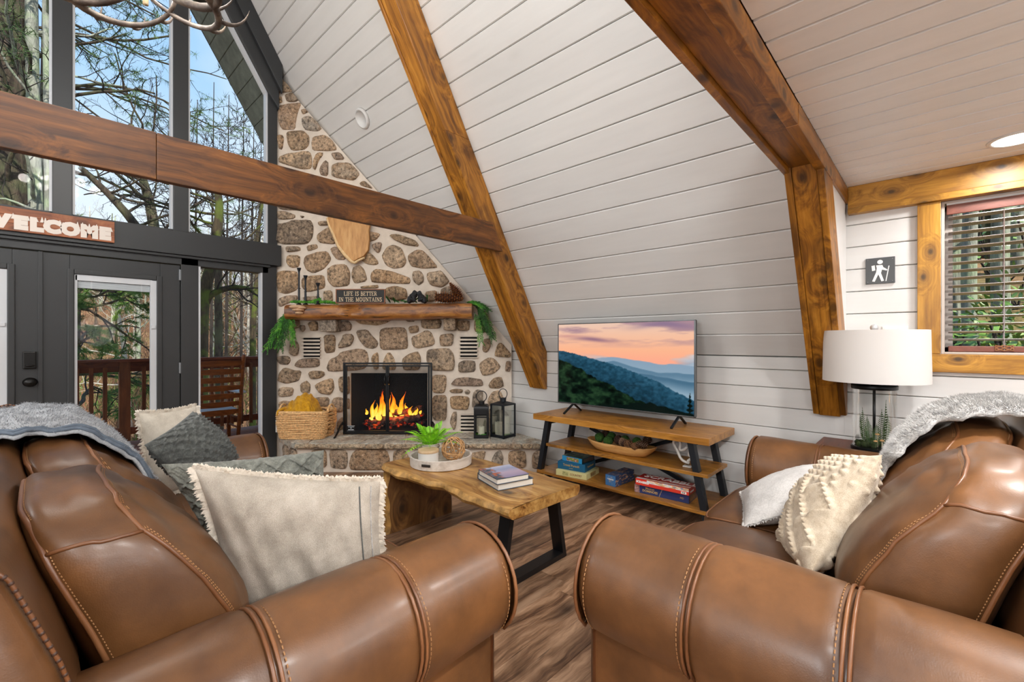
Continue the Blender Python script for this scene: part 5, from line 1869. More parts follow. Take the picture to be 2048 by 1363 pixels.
def tv_image(u, v):
    im = grad(v, (0.42, '#f6b59a'), (0.55, '#ffab8e'), (0.68, '#fdb790'), (0.84, '#f6c1a2'), (1.0, '#edc9b4'))
    c1 = fbm(u * 3.2 + 5, v * 13, 5, 3)
    im = put(im, np.clip((c1 - 0.50) * 5, 0, 1) * np.clip((v - .70) * 9, 0, 1) * 0.85, rgbs('#a58391')[0])
    c2 = fbm(u * 2.2, v * 10 + 3, 5, 8)
    im = put(im, np.exp(-((v - .80 - .02 * np.sin(u * 9)) / .028) ** 2) * np.exp(-((u - .30) / .17) ** 2) * np.clip(c2 * 1.9, 0, 1), rgbs('#9a7383')[0])
    im = put(im, np.exp(-((v - .96 + .02 * np.sin(u * 14)) / .035) ** 2) * np.exp(-((u - .82) / .2) ** 2), rgbs('#8f7690')[0])
    im = put(im, np.exp(-((v - .85) / .02) ** 2) * np.exp(-((u - .08) / .12) ** 2) * .7, rgbs('#c78f8b')[0])
    # mist and far ridges
    mist = fbm(u * 4, v * 11, 5, 21)
    im = put(im, np.clip((0.60 + .06 * np.sin(u * 7) + (mist - .5) * .22 - v) * 14, 0, 1) * np.clip((u - .18) * 4, 0, 1), grad(mist, (0.2, '#7f93ab'), (.5, '#aab9c8'), (.8, '#d6d3d6')))
    for (b, a, fq, col, sl, sd_) in ((.545, .03, 5, '#8ba3b8', .02, 1), (.50, .06, 3.2, '#5f8199', .10, 2), (.455, .05, 4.1, '#4a6f88', .12, 4)):
        r = b + a * (fbm(u * fq, u * 0, 4, sd_) - .5) * 2 - sl * (u - .3) + .05 * np.exp(-((u - .45) / .16) ** 2)
        im = put(im, np.clip((r - v) * 160, 0, 1) * np.clip(.55 + (u - .2) * 2, 0, 1), grad(v - r, (-.14, '#8fa9bb'), (-.03, col), (0, col)))
    # big forested ridge
    tex = fbm(u * 46, v * 40, 4, 31)
    r = .665 - .20 * u - .30 * u * u * 1.0 + .012 * (vnoise(u * 90, u * 0, 5) - .5) + .02 * (vnoise(u * 9, u * 0, 6) - .5)
    im = put(im, np.clip((r - v) * 200, 0, 1), grad(tex * .5 + (r - v) * .9, (0.1, '#35627a'), (.32, '#214a60'), (.6, '#122d3b'), (1.1, '#0b1c22')))
    r2 = .56 - .62 * u - .12 * u * u + .035 * (vnoise(u * 24, u * 0, 15) - .5) + .02 * (vnoise(u * 60, u * 0, 16) - .5)
    tex2 = fbm(u * 22, v * 20, 4, 41)
    im = put(im, np.clip((r2 - v) * 160, 0, 1), grad(tex2, (0.25, '#050c09'), (.5, '#0e1f15'), (.65, '#1d3522'), (.9, '#304c30')))
    r3 = .10 - .25 * np.abs(u - .72) + .03 * (vnoise(u * 40, u * 0, 25) - .5)
    im = put(im, np.clip((r3 - v) * 160, 0, 1), rgbs('#0a1613')[0])
    tree = np.clip(1 - np.abs(u - .975) / (.002 + .03 * np.clip(.24 - v, 0, 1) / .24 * (0.55 + .45 * np.sin(v * 130))), 0, 1) * (v < .24)
    im = put(im, np.clip(tree * 6, 0, 1), rgbs('#08130f')[0])
    return im


tv = thing('television', 'thin flat television showing a sunset over misty mountains', 'television', (3.26, 1.865, 0.62))
tvm = 1.8645
Mtv = frame_M((3.246, tvm, 1.052), (0, -1, 0), (0, 0, 1))
M_tvs = plain('dark_tv_shell', '#1b1c1f', 0.4, 0.3)
M_silver = plain('silver_bezel', '#7d8083', 0.3, 0.9)
bbox_part('shell', (3.249, tvm - .614, .702), (3.280, tvm + .614, 1.402), M_tvs, tv, 0.004)
color_panel('screen', 250, 142, tv_image, Mtv, 1.212, 0.688, M_screen, tv)
for lo, hi in (((3.2445, tvm - .616, .699), (3.262, tvm + .616, .7075)), ((3.2445, tvm - .616, 1.3965), (3.262, tvm + .616, 1.404)), ((3.2445, tvm - .616, .70), (3.262, tvm - .606, 1.403)), ((3.2445, tvm + .606, .70), (3.262, tvm + .616, 1.403))):
    bbox_part('bezel', lo, hi, M_silver, tv, 0.001)
bbox_part('logo_bump', (3.2435, tvm - .025, .694), (3.262, tvm + .025, .701), M_silver, tv, 0.001)
for yy in (2.32, 1.372):
    MB().bar((3.262, yy, .700), (3.118, yy, .627), .018, .012).bar((3.262, yy, .700), (3.375, yy, .627), .018, .012).bar((3.245, yy, .698), (3.28, yy, .698), .018, .02).build('foot', M_tvs, tv, fix=True, bevel=0.002)
# ---------------------------------------------------------------- television stand
M_shelf = wood('honey_shelf_wood', [(0.25, '#4d2d0d'), (0.42, '#93601f'), (0.58, '#b47c30'), (0.78, '#c89548')], 'y', across=12, knots=0.35, rough=0.32, blotch=0.25, coat=0.2)
M_steel = plain('blue_black_steel', '#1d2127', 0.45, 0.3, bump=0.05, bscale=180)
st_ = thing('tv_stand', 'three tier wooden television stand on splayed black steel legs', 'tv stand', (3.24, 1.8, 0))
bbox_part('top', (2.985, 1.062, 0.571), (3.495, 2.552, 0.620), M_shelf, st_, 0.004)
bbox_part('shelf', (3.00, 1.075, 0.356), (3.38, 2.42, 0.380), M_shelf, st_, 0.003)
bbox_part('shelf', (2.995, 1.03, 0.113), (3.45, 2.52, 0.137), M_shelf, st_, 0.003)
for x in (3.035, 3.415):
    for (yt, yb_) in ((1.195, 1.080), (2.42, 2.535)):
        MB().bar((x, yt, .571), (x, yb_, 0), .042, .05, (1, 0, 0)).build('leg', M_steel, st_, fix=True, bevel=0.003)
for (ya_, z) in ((1.197, .555), (2.418, .555), (1.09, .045), (2.525, .045)):
    MB().bar((3.035, ya_, z), (3.415, ya_, z), .032, .028).build('crossbar', M_steel, st_, fix=True, bevel=0.002)
for a, b in (((1180, 855), (1442, 1006)), ((1180, 926), (1372, 872))):
    A = onx(a[0], a[1], 3.43); B = onx(b[0], b[1], 3.43)
    MB().bar(A, B, .012, .03).build('brace', M_steel, st_, fix=True, bevel=0.002)

# wooden dough bowl with cones and balls
c = onz(1244, 903, .381)
ba = onx(1178, 885, 3.14); bb = onx(1312, 902, 3.14)
bl_, bw_ = (ba.y - bb.y) / 2, 0.092
bx_, by_ = 3.14, (ba.y + bb.y) / 2
M_dough = wood('dough_bowl_wood', [(0.3, '#9a6a36'), (0.5, '#bd8c50'), (0.75, '#d4ab70')], 'y', knots=0.2, rough=0.5, blotch=0.15, dark='#6e4522')
db = thing('dough_bowl', 'long carved wooden bowl of cones and moss balls on the middle shelf', 'bowl', (bx_, by_, .381))
prof = [(0.0, 0.0), (0.62, 0.0), (0.74, 0.006), (0.90, 0.032), (1.0, 0.068), (0.985, 0.072), (0.93, 0.068), (0.83, 0.036), (0.66, 0.016), (0.0, 0.014)]
mb = MB()
NK = 48
for (r, z) in prof:
    for k in range(NK):
        t = 2 * PI * k / NK
        ex_ = 0.72
        cx_, sy_ = math.cos(t), math.sin(t)
        X = math.copysign(abs(cx_) ** ex_, cx_) * bw_ * r
        Y = math.copysign(abs(sy_) ** ex_, sy_) * bl_ * r
        lift = 0.012 * abs(sy_) ** 3 * (1 if z > .03 else 0)
        mb.v.append((bx_ + X, by_ + Y, .381 + z + lift))
for i in range(len(prof) - 1):
    for k in range(NK):
        k2 = (k + 1) % NK
        mb.f.append((i * NK + k, i * NK + k2, (i + 1) * NK + k2, (i + 1) * NK + k)); mb.m.append(0)
mb.build('shell', M_dough, db, fix=True, weld=1e-5, smooth=True, sharp=50)
g = G('moss_ball')
v = g.co()
n = g.noise(v, 110, 4, .7)
g.bsdf(Base_Color=g.ramp(n, [(0.3, '#16300c'), (.55, '#35601d'), (.75, '#5a8a35')]), Roughness=0.95, Normal=g.bump(n, 1.0, 0.012))
M_moss = g.mat
M_cone = plain('dark_cone_scale', '#3f2618', 0.7, var=0.35, vscale=90)
M_conet = plain('pale_cone_tip', '#8a6a50', 0.7)
M_ratan = plain('brown_rattan', '#6e4a2c', 0.75, var=0.2, vscale=80)


def cone_mesh(L, Rm, rows=11, per=9, tip=0.9, core=0):
    """pine cone along +Z: a core and rows of spreading scales"""
    mb = MB()
    mb.mi = core
    mb.lathe([(0.001, 0), (Rm * .45, L * .06), (Rm * .6, L * .3), (Rm * .5, L * .6), (Rm * .2, L * .92), (0.001, L)], (0, 0, 0), 10)
    mb.mi = 0
    for i in range(rows):
        u = i / (rows - 1)
        z = L * (0.03 + 0.9 * u)
        r = Rm * (math.sin(PI * min(1, 0.22 + 0.72 * u)) ** 0.7)
        for k in range(per):
            a = 2 * PI * (k + 0.5 * (i % 2)) / per
            d = Vector((math.cos(a), math.sin(a), 0))
            s = Vector((-d.y, d.x, 0))
            w = 2.6 * r / per
            th = L / rows
            p0 = d * r * .35 + UP * (z)
            p1 = d * r * 0.82 + UP * (z + th * .35)
            p2 = d * r + UP * (z + th * tip)
            b = len(mb.v)
            mb.v += [tuple(p) for p in (p0 - s * w * .3, p0 + s * w * .3, p1 + s * w * .52, p1 - s * w * .52, p2 + s * w * .25, p2 - s * w * .25, p1 - UP * th * .28 + s * w * .4, p1 - UP * th * .28 - s * w * .4)]
            mb.f += [(b, b + 1, b + 2, b + 3), (b + 3, b + 2, b + 4, b + 5), (b + 5, b + 4, b + 6, b + 7), (b + 7, b + 6, b + 1, b)]
            mb.m += [0, 1, 1, 0]
    return mb


def bowl_at(px, py, x, r):
    p = onx(px, py, x)
    return p


ITEMS = [('moss', 1199, 877, 3.11, 'moss ball at the end of the bowl nearest the board games'), ('moss', 1216, 884, 3.09, 'moss ball in front, second from the chimney end of the bowl'), ('moss', 1223, 876, 3.15, 'moss ball half hidden behind the others near the back rim'),
         ('moss', 1250, 883, 3.14, 'moss ball in the middle of the bowl behind the rattan ball'), ('moss', 1274, 887, 3.13, 'moss ball next to the tall cone at the squirrel end'),
         ('cone', 1211, 869, 3.17, 'dark cone standing behind the first moss balls in the bowl'), ('rat', 1237, 882, 3.12, 'dark vine ball between the moss balls in the bowl'), ('cone', 1243, 891, 3.08, 'frosted cone lying at the front rim of the bowl'), ('rat', 1257, 891, 3.08, 'pale rattan ball at the front rim of the bowl'),
         ('rat', 1270, 895, 3.065, 'smallest rattan ball at the front rim toward the squirrel'), ('cone', 1293, 881, 3.14, 'tall dark cone at the squirrel end of the bowl'), ('cone', 1290, 894, 3.08, 'frosted cone tucked under the tall cone in the bowl')]
cm_ = cone_mesh(0.085, 0.036).mesh('cone')
cm_.materials.append(M_cone); cm_.materials.append(M_conet)
for kind, px, py, x, lab in ITEMS:
    p = onx(px, py, x) + UP * .010
    if kind == 'moss':
        R = random.Random(px)
        mb = MB().ball((0, 0, 0), 0.038, 16, 12)
        mb.v = [tuple(Vector(q) * (1 + 0.10 * n3(Vector(q) * 60 + Vector((px, 0, 0))))) for q in mb.v]
        o = mb.build('moss_ball', M_moss, None, smooth=True)
        o.location = p
        tag(o, lab, 'moss ball', 'moss balls in the wooden bowl')
    elif kind == 'cone':
        o = link('pine_cone', cm_)
        o.location = p - Vector((0, .02 if py > 888 else 0, .035 if py < 888 else -.005))
        o.rotation_euler = (0.1, 0.2, px) if py < 888 else (1.4, 0.2, px * .3)
        tag(o, lab, 'pine cone', 'cones in the wooden bowl')
    else:
        rr = 0.033 if px != 1270 else .026
        t = thing('rattan_ball', lab, 'rattan ball', p, 'rattan balls in the wooden bowl')
        R = random.Random(px)
        MB().ball(p, rr * .8, 12, 8).build('core', M_cone, t, smooth=True)
        mb = MB()
        for k in range(14):
            ax = Vector((R.gauss(0, 1), R.gauss(0, 1), R.gauss(0, 1))).normalized()
            u = ax.orthogonal().normalized(); w = ax.cross(u)
            mb.tube([p + (u * math.cos(a) + w * math.sin(a)) * rr for a in [2 * PI * q / 16 for q in range(16)]], 0.003, 4, closed=True)
        mb.build('wrapped_vine', M_ratan if px != 1237 else M_cone, t, smooth=True, kind='stuff')
# white squirrel, an open outline
sq = thing('squirrel_figure', 'white ceramic open outline squirrel on the middle shelf beside the stand leg', 'figurine', onz(1368, 927, .381))
xs_ = 3.10
tail = [(1379, 926), (1366, 923), (1359, 914), (1356, 902), (1350, 893), (1346, 885), (1348, 880), (1355, 879), (1361, 883), (1362, 891), (1358, 897), (1362, 901), (1370, 899), (1375, 893)]
headb = [(1375, 893), (1378, 888), (1381, 891), (1385, 896), (1384, 902), (1379, 905), (1376, 910), (1382, 912), (1384, 916), (1378, 920), (1374, 923), (1379, 926)]
for nm, ln in (('tail', tail), ('body', headb)):
    P = [onx(a, b, xs_) for a, b in ln]
    Q = []
    for i in range(len(P) - 1):
        for f in (0, .5):
            Q.append(P[i].lerp(P[i + 1], f))
    Q.append(P[-1])
    for _ in range(2):
        Q = [Q[0]] + [(Q[i - 1] + Q[i] * 2 + Q[i + 1]) / 4 for i in range(1, len(Q) - 1)] + [Q[-1]]
    MB().tube(Q, 0.0095, 10).build(nm, M_ceramic, sq, smooth=True)
e_ = onx(1376, 925, xs_)
MB().box((xs_ - .022, e_.y - .03, .381), (xs_ + .022, e_.y + .03, .389)).build('foot', M_ceramic, sq, bevel=0.003)


# ---------------------------------------------------------------- board games
def carton(name, label, cat, L, Cn, Rr, z0, h, top, side_l, side_r, group=None):
    """box from the picture of its lower corners (nearest one Cn) standing at z0"""
    pc = onz(Cn[0], Cn[1], z0)
    pl_, pr = onz(L[0], L[1], z0), onz(Rr[0], Rr[1], z0)
    a = pl_ - pc
    la = a.length
    a.normalize()
    b = Vector((a.y, -a.x, 0))
    if b.dot(pr - pc) < 0:
        b = -b
    lb = max(0.05, (pr - pc).dot(b))
    root = thing(name, label, cat, pc + a * la / 2 + b * lb / 2, group)
    M = frame_M(pc, a, b)
    if M.determinant() < 0 or (M @ Vector((0, 0, 1)) - pc).z < 0:
        M = frame_M(pc + a * la, -a, b)
        flip = True
    else:
        flip = False
    MB().box((0, 0, 0), (la, lb, h), M).build('carton', top if not callable(top) else plain('carton_board', '#777777', 0.5), root, bevel=0.001, fix=True)
    # faces, slightly proud prints
    nl = Vector((0, 0, 0)) - b
    ctr_l = pc + a * la / 2 - b * 0.0006 + UP * h / 2
    ctr_r = pc + b * lb / 2 - a * 0.0006 + UP * h / 2
    ctr_t = pc + a * la / 2 + b * lb / 2 + UP * (h + .0006)
    return root, dict(l=(ctr_l, -a, la), r=(ctr_r, b, lb), t=(ctr_t, -a, la, lb), h=h, a=a, b=b)


def face_print(root, info, which, fn, nx=60, ny=16, name='printed_face'):
    if which == 't':
        c, xd, w, d = info['t']
        M = frame_M(c, xd, info['b'])
        if (M @ Vector((0, 0, 1)) - c).z < 0:
            M = frame_M(c, xd, -info['b'])
        return color_panel(name, nx, ny, fn, M, w * .995, d * .995, M_print, root)
    c, xd, w = info[which]
    M = frame_M(c, xd, UP)
    return color_panel(name, nx, ny, fn, M, w * .995, info['h'] * .97, M_print, root)


def face_text(root, info, which, txt, size, col, du=0.0, dv=0.0, bold=0.0, sx=1.0):
    if which == 't':
        c, xd, w, d = info['t']
        yd = info['b']
        M = frame_M(c, xd, yd)
        if (M @ Vector((0, 0, 1)) - c).z < 0:
            M = frame_M(c, xd, -yd); yd = -yd
        M = frame_M(c + xd * du * w + yd * dv * d + UP * .0008, xd, yd)
    else:
        c, xd, w = info[which]
        nrm = xd.cross(UP)
        M = frame_M(c + xd * du * w + UP * dv * info['h'] + nrm * .0008, xd, UP)
    return text_part('lettering', txt, size, M, col, root, sx, bold=bold)


M_txw = plain('white_print', '#eceae6', 0.5)
M_txg = plain('gold_print', '#c9a86a', 0.45, 0.2)
M_txk = plain('dark_print', '#2a3550', 0.5)
M_txb = plain('tan_print', '#9a7a5a', 0.5)


def photo_patches(seed, base, cols, x0=0.0, x1=1.0):
    def fn(u, v):
        im = np.ones(u.shape + (3,)) * rgbs(base)[0]
        a = vnoise(u * 14, v * 5, seed)
        b = vnoise(u * 23, v * 8, seed + 3)
        m = ((u > x0) & (u < x1) & (v > .12) & (v < .88)).astype(float)
        pc_ = grad(a * .6 + b * .4, *[(k / (len(cols) - 1), c_) for k, c_ in enumerate(cols)])
        return put(im, m, pc_)
    return fn


z0 = .1375
t, i_ = carton('puzzle_box', 'pale yellow puzzle box at the bottom of the three box stack', 'box', (1112, 949), (1173, 960.6), (1205, 947), z0, .047, plain('pale_yellow_board', '#d9d39a', 0.5), None, None, 'boxed games on the lower shelf')
face_print(t, i_, 'l', photo_patches(2, '#d8d399', ['#4a4a3a', '#8a8a5a', '#c9c98a', '#6a5a3a'], .22, .40), 70, 10)
face_text(t, i_, 'l', 'COUNTRY', .022, M_txb, .16, 0.0, 0.0006)
face_print(t, i_, 'r', photo_patches(5, '#d8d399', ['#3a3a3a', '#7a6a4a', '#caa86a', '#5a6a4a'], .30, .72), 50, 10)
z1 = z0 + .048
t, i_ = carton('game_box', 'deep blue game box in the middle of the three box stack', 'box', (1115.5, 936), (1170, 945.5), (1201.5, 935), z1, .062, plain('deep_blue_board', '#11597f', 0.45), None, None, 'boxed games on the lower shelf')
face_text(t, i_, 'l', 'Trivial Pursuit', .026, M_txg, 0, .12, 0.0004)
face_text(t, i_, 'l', 'CLASSIC', .010, M_txg, 0, -.25)
face_text(t, i_, 'r', 'Trivial Pursuit', .022, M_txg, 0, .05, 0.0004)
z2 = z1 + .063
t, i_ = carton('puzzle_box', 'small blue puzzle box with picture sides on top of the three box stack', 'box', (1124.5, 920), (1164, 928.5), (1189, 919.5), z2, .042, plain('bright_blue_board', '#1f7fb0', 0.45), None, None, 'boxed games on the lower shelf')
face_print(t, i_, 'l', photo_patches(9, '#2a90c4', ['#3a6ab0', '#e8e4da', '#b04a3a', '#6a9a4a', '#e0c060', '#2a3a5a'], .22, .85), 60, 12)
face_print(t, i_, 'r', photo_patches(12, '#16221f', ['#1a2a22', '#3a4a3a', '#6a3a32', '#20302a'], .1, .9), 40, 12)
face_print(t, i_, 't', lambda u, v: grad(fbm(u * 9, v * 7, 3, 5), (.2, '#16302a'), (.5, '#2f5a50'), (.8, '#7a8a70')), 40, 24)
t, i_ = carton('block_game_box', 'dark blue box of wooden blocks standing alone in the middle of the lower shelf', 'box', (1211, 969), (1231, 974.5), (1261.6, 958), z0, .083, plain('navy_board', '#2b5585', 0.45), None, None, 'boxed games on the lower shelf')
face_print(t, i_, 'l', photo_patches(15, '#3a6fa5', ['#3a6fa5', '#3a6fa5', '#c9a078'], .2, .8), 20, 20)
face_text(t, i_, 'l', 'TUMBLING', .012, M_txw, 0, .12, 0.0002)


def blocks(u, v):
    a = vnoise(u * 9 + v * 6, v * 9 - u * 4, 7)
    b = vnoise(u * 20, v * 16, 11)
    return put(grad(b, (0, '#1d3a62'), (1, '#274c7c')), np.clip((a - .48) * 9, 0, 1) * (b > .35), grad(b, (.3, '#8a5a3a'), (.7, '#d0a888')))


face_print(t, i_, 'r', blocks, 50, 30)
face_print(t, i_, 't', blocks, 50, 20)
z1 = z0
t, i_ = carton('game_box', 'navy blue flat game box under the red box', 'box', (1269, 983), (1378, 1007.5), (1394.5, 995), z0, .062, plain('navy_flat_board', '#1d2f63', 0.45), None, None, 'boxed games on the lower shelf')
face_text(t, i_, 'l', 'Mexican', .020, M_txg, -.20, .2, 0.0003)
face_text(t, i_, 'l', 'DOMINOES', .022, M_txg, -.20, -.12, 0.0006)
face_print(t, i_, 'l', lambda u, v: put(put(np.ones(u.shape + (3,)) * rgbs('#1d2f63')[0], ((u < .10)).astype(float), grad(vnoise(u * 60, v * 9, 4), (0, '#6a4a4a'), (1, '#c9a6a0'))), (np.abs(u - .47 - v * .06) < .004).astype(float), rgbs('#b9a37a')[0]), 160, 14)
face_text(t, i_, 'l', 'MD', .018, M_txg, .38, -.05)
face_print(t, i_, 'r', photo_patches(21, '#22305a', ['#22305a', '#6a4a3a', '#8a6a4a', '#22305a'], .1, .9), 40, 14)
t, i_ = carton('game_box', 'red word game box lying on top of the navy box', 'box', (1271, 968), (1378, 991.5), (1393.5, 981), z0 + .063, .046, plain('red_board', '#b8281f', 0.4), None, None, 'boxed games on the lower shelf')


def scr_side(u, v):
    im = np.ones(u.shape + (3,)) * rgbs('#d83a2a')[0]
    lid = (v > .52 + .0 * u)
    pic = grad(fbm(u * 12, v * 4, 4, 6), (.25, '#b8d4e8'), (.45, '#f0e6da'), (.6, '#e2b070'), (.75, '#5a7ab8'), (.9, '#e8e8e8'))
    im = put(im, (lid & (u > .22)).astype(float), pic)
    im = put(im, ((u > .86) & (u < .96) & (v > .08) & (v < .42)).astype(float), rgbs('#f2f0ea')[0])
    im = put(im, ((u > .875) & (u < .945) & (v > .15) & (v < .36)).astype(float) * (np.sin(u * 900) > 0), rgbs('#222222')[0])
    return im


face_print(t, i_, 'l', scr_side, 200, 20)
face_text(t, i_, 'l', 'SCRABBLE', .021, M_txw, -.36, .02, 0.0012)
face_print(t, i_, 'r', lambda u, v: np.ones(u.shape + (3,)) * rgbs('#c93324')[0], 4, 4)
face_text(t, i_, 'r', 'SCRABBLE', .015, M_txw, -.1, -.1, 0.0007)
face_print(t, i_, 't', lambda u, v: put(grad(fbm(u * 7, v * 5, 3, 9), (.3, '#8f1a17'), (.7, '#b52a22')), np.exp(-((v - .12 - .1 * u) / .12) ** 2), grad(fbm(u * 15, v * 9, 3, 2), (.3, '#c9dcec'), (.55, '#f0e8dc'), (.75, '#d89a60'))), 60, 40)
face_text(t, i_, 't', 'SCRABBLE', .085, M_txw, .08, .18, 0.002)


# ---------------------------------------------------------------- books on the coffee table
def book(label, L, Cn, Rr, z0, h, cover, spine_white=False):
    pc = onz(Cn[0], Cn[1], z0); pl_ = onz(L[0], L[1], z0); pr = onz(Rr[0], Rr[1], z0)
    a = pl_ - pc; la = a.length; a.normalize()
    b = Vector((a.y, -a.x, 0))
    if b.dot(pr - pc) < 0:
        b = -b
    lb = (pr - pc).dot(b)
    t = thing('book', label, 'book', pc + a * la / 2 + b * lb / 2, 'books on the coffee table')
    M = Matrix(((a.x, b.x, 0, pc.x), (a.y, b.y, 0, pc.y), (0, 0, 1, z0), (0, 0, 0, 1)))
    MB().box((0.004, 0.004, .003), (la - .004, lb - .004, h - .003), M).build('pages', plain('page_edges', '#dcd8cf', 0.7, var=.06, vscale=300) if 'page_edges' not in bpy.data.materials else bpy.data.materials['page_edges'], t, fix=True)
    cv = plain('cover_board', '#3a4a5a', 0.4) if 'cover_board' not in bpy.data.materials else bpy.data.materials['cover_board']
    MB().box((0, 0, 0), (la, lb, .003), M).build('cover', cv, t, fix=True)
    MB().box((0, 0, h - .003), (la, lb, h), M).build('cover', cv, t, fix=True)
    MB().box((la - .003, 0, .002), (la, lb, h - .002), M).build('spine', cv, t, fix=True)
    c = pc + a * la / 2 + b * lb / 2
    c.z = z0 + h + .0005
    Mp = frame_M(c, b, -a)
    if (Mp @ Vector((0, 0, 1)) - c).z < 0:
        Mp = frame_M(c, b, a)
    color_panel('cover_print', 60, 60, cover, Mp, lb, la, M_print, t)
    return t


def cover_a(u, v):
    im = grad(v + .15 * (fbm(u * 5, v * 5, 3, 2) - .5), (0.0, '#8f86a8'), (.4, '#b9a7bd'), (.7, '#8f9cc0'), (1.0, '#c0c4da'))
    im = put(im, np.clip((.34 - u) * 8 + (fbm(u * 9, v * 9, 3, 7) - .5) * 3, 0, 1), grad(fbm(u * 14, v * 14, 3, 3), (.3, '#3a4656'), (.5, '#5b6a80'), (.7, '#c0552a')))
    return im


def cover_b(u, v):
    return grad(fbm(u * 8, v * 8, 3, 5), (.3, '#22384f'), (.6, '#4a6684'), (.8, '#d7dbe0'))


book('larger white edged book at the bottom on the coffee table', (955, 957), (996, 982), (1062, 966), TZ + .001, .036, cover_b)
book('smaller book with a lilac dusk landscape cover lying on top', (957, 949), (994, 970), (1049, 953.5), TZ + .038, .030, cover_a)

# ---------------------------------------------------------------- end table and lamp
et = thing('end_table', 'reddish brown wooden end table between the loveseat and the white wall', 'table', (3.34, 0.27, 0))
M_redw = wood('reddish_table_wood', [(0.3, '#4a2616'), (0.55, '#74402a'), (0.8, '#8d543a')], 'x', knots=0.2, rough=0.4, blotch=0.2)
ez = 0.628
bbox_part('top', (3.186, 0.00, ez - .03), (3.53, 0.53, ez), M_redw, et, 0.005)
bbox_part('shelf', (3.20, 0.04, .16), (3.51, .49, .18), M_redw, et, 0.003)
for x in (3.20, 3.495):
    for y in (.03, .475):
        bbox_part('leg', (x - .018, y, 0), (x + .018, y + .036, ez - .03), M_redw, et, 0.003)
bbox_part('apron', (3.19, .045, ez - .10), (3.205, .49, ez - .03), M_redw, et, 0.002)
bbox_part('apron', (3.19, .495, ez - .10), (3.51, .51, ez - .03), M_redw, et, 0.002)

LX, LY = 3.275, 0.252
lp = thing('table_lamp', 'lamp with a white drum shade on a clear glass cylinder of ferns', 'lamp', (LX, LY, ez))
M_clear = glass_mat('clear_cylinder_glass', (0.97, 0.98, 0.975, 1), 0.45)
M_dkm = plain('dark_lamp_metal', '#1d1e20', 0.35, 0.6)
Lc = (LX, LY, ez)
MB().lathe([(0.0, .0), (0.105, 0), (0.108, .004), (0.108, .022), (0.10, .025), (0.0, .025)], Lc, 40).build('base', M_dkm, lp, fix=True, smooth=True, sharp=40)
MB().lathe([(0.100, .026), (0.100, .349)], Lc, 48).build('glass_cylinder', M_clear, lp, smooth=True, sharp=40)
MB().lathe([(0.0, .350), (0.104, .350), (0.106, .353), (0.106, .372), (0.104, .375), (0.0, .375)], Lc, 40).build('cap', M_dkm, lp, fix=True, smooth=True, sharp=40)
MB().tube([(LX, LY, ez + .02), (LX, LY, ez + .36)], 0.007, 12).build('rod', M_dkm, lp, smooth=True)
MB().lathe([(0.018, .375), (0.018, .390), (0.014, .392), (0.014, .397), (0.018, .40), (0.018, .43), (.0, .43)], Lc, 20).build('neck', M_dkm, lp, fix=True, smooth=True, sharp=40)
g = G('white_lamp_shade')
v = g.co()
wv_ = g.noise(g.n('Mapping', None, Vector=v, Scale=(300, 300, 300)).outputs[0], 1.0, 2)
b1 = g.n('BsdfDiffuse', None, Color=(.84, .82, .80, 1), Normal=g.bump(wv_, .1, .001))
b2 = g.n('BsdfTranslucent', None, Color=(.80, .76, .72, 1))
ms = g.n('MixShader', None, Fac=0.38)
g.nt.links.new(b1.outputs[0], ms.inputs[1]); g.nt.links.new(b2.outputs[0], ms.inputs[2])
M_shade = g.done(ms.outputs[0])
s0_, s1_ = .393, .682
sh = MB().lathe([(0.243, s0_), (0.238, s1_), (0.2355, s1_), (0.2405, s0_)], Lc, 64).add([], []).build('lamp_shade', M_shade, lp, fix=True, smooth=True, sharp=40)
mb = MB()
for a in range(3):
    t = a * 2 * PI / 3
    mb.tube([(LX, LY, ez + s1_ - .012), (LX + .237 * math.cos(t), LY + .237 * math.sin(t), ez + s1_ - .008)], 0.002, 5)
mb.build('spider', M_dkm, sh)
MB().ball((LX, LY, ez + s1_ + .016), 0.020, 16, 12).lathe([(0.012, s1_ - .012), (0.012, s1_ + .0), (.006, s1_ + .004), (.0, s1_ + .004)], Lc, 14).build('finial', plain('clear_finial', '#cfd2d4', 0.05, 0.4), lp, smooth=True)
MB().lathe([(0.0, .43), (0.012, .435), (0.03, .48), (0.028, .51), (0.0, .53)], Lc, 16).build('bulb', M_lens, lp, smooth=True)
lamp('POINT', 'table_lamp_light', (LX, LY, ez + .50), 2.0, (1.0, 0.74, 0.42), shadow_soft_size=0.03)
# ferns, moss and mushrooms inside the cylinder
M_dmoss = plain('dark_moss', '#2c3a16', 0.95, var=.5, vscale=60, bump=.6, bscale=90)
R = random.Random(8)
mb = MB()
for k in range(40):
    a = R.random() * 2 * PI; r = R.random() * .08
    mb.ball((LX + r * math.cos(a), LY + r * math.sin(a), ez + .034 + R.random() * .012), .016, 7, 5)
mb.build('moss', M_dmoss, lp, smooth=True, kind='stuff')
for (dx, dy, h, lean) in ((-.02, .05, .21, (-.10, .15)), (-.05, .02, .15, (-.2, .1)), (.02, .06, .17, (-.1, .3)), (-.03, -.05, .26, (.05, -.15)), (.0, -.06, .18, (-.15, -.2)), (.04, -.03, .2, (.1, -.1)), (-.06, -.02, .13, (-.25, .0)), (.03, .03, .16, (.1, .2))):
    frond((LX + dx * .8, LY + dy * .8, ez + .035), (lean[0] * .5, lean[1] * .35, 1), h, .030, 0.0, M_fern2, lp, 18)
M_mush = plain('tan_mushroom', '#c79a66', 0.6, var=.12, vscale=60)
M_mstem = plain('pale_stem', '#d9cbb4', 0.7)
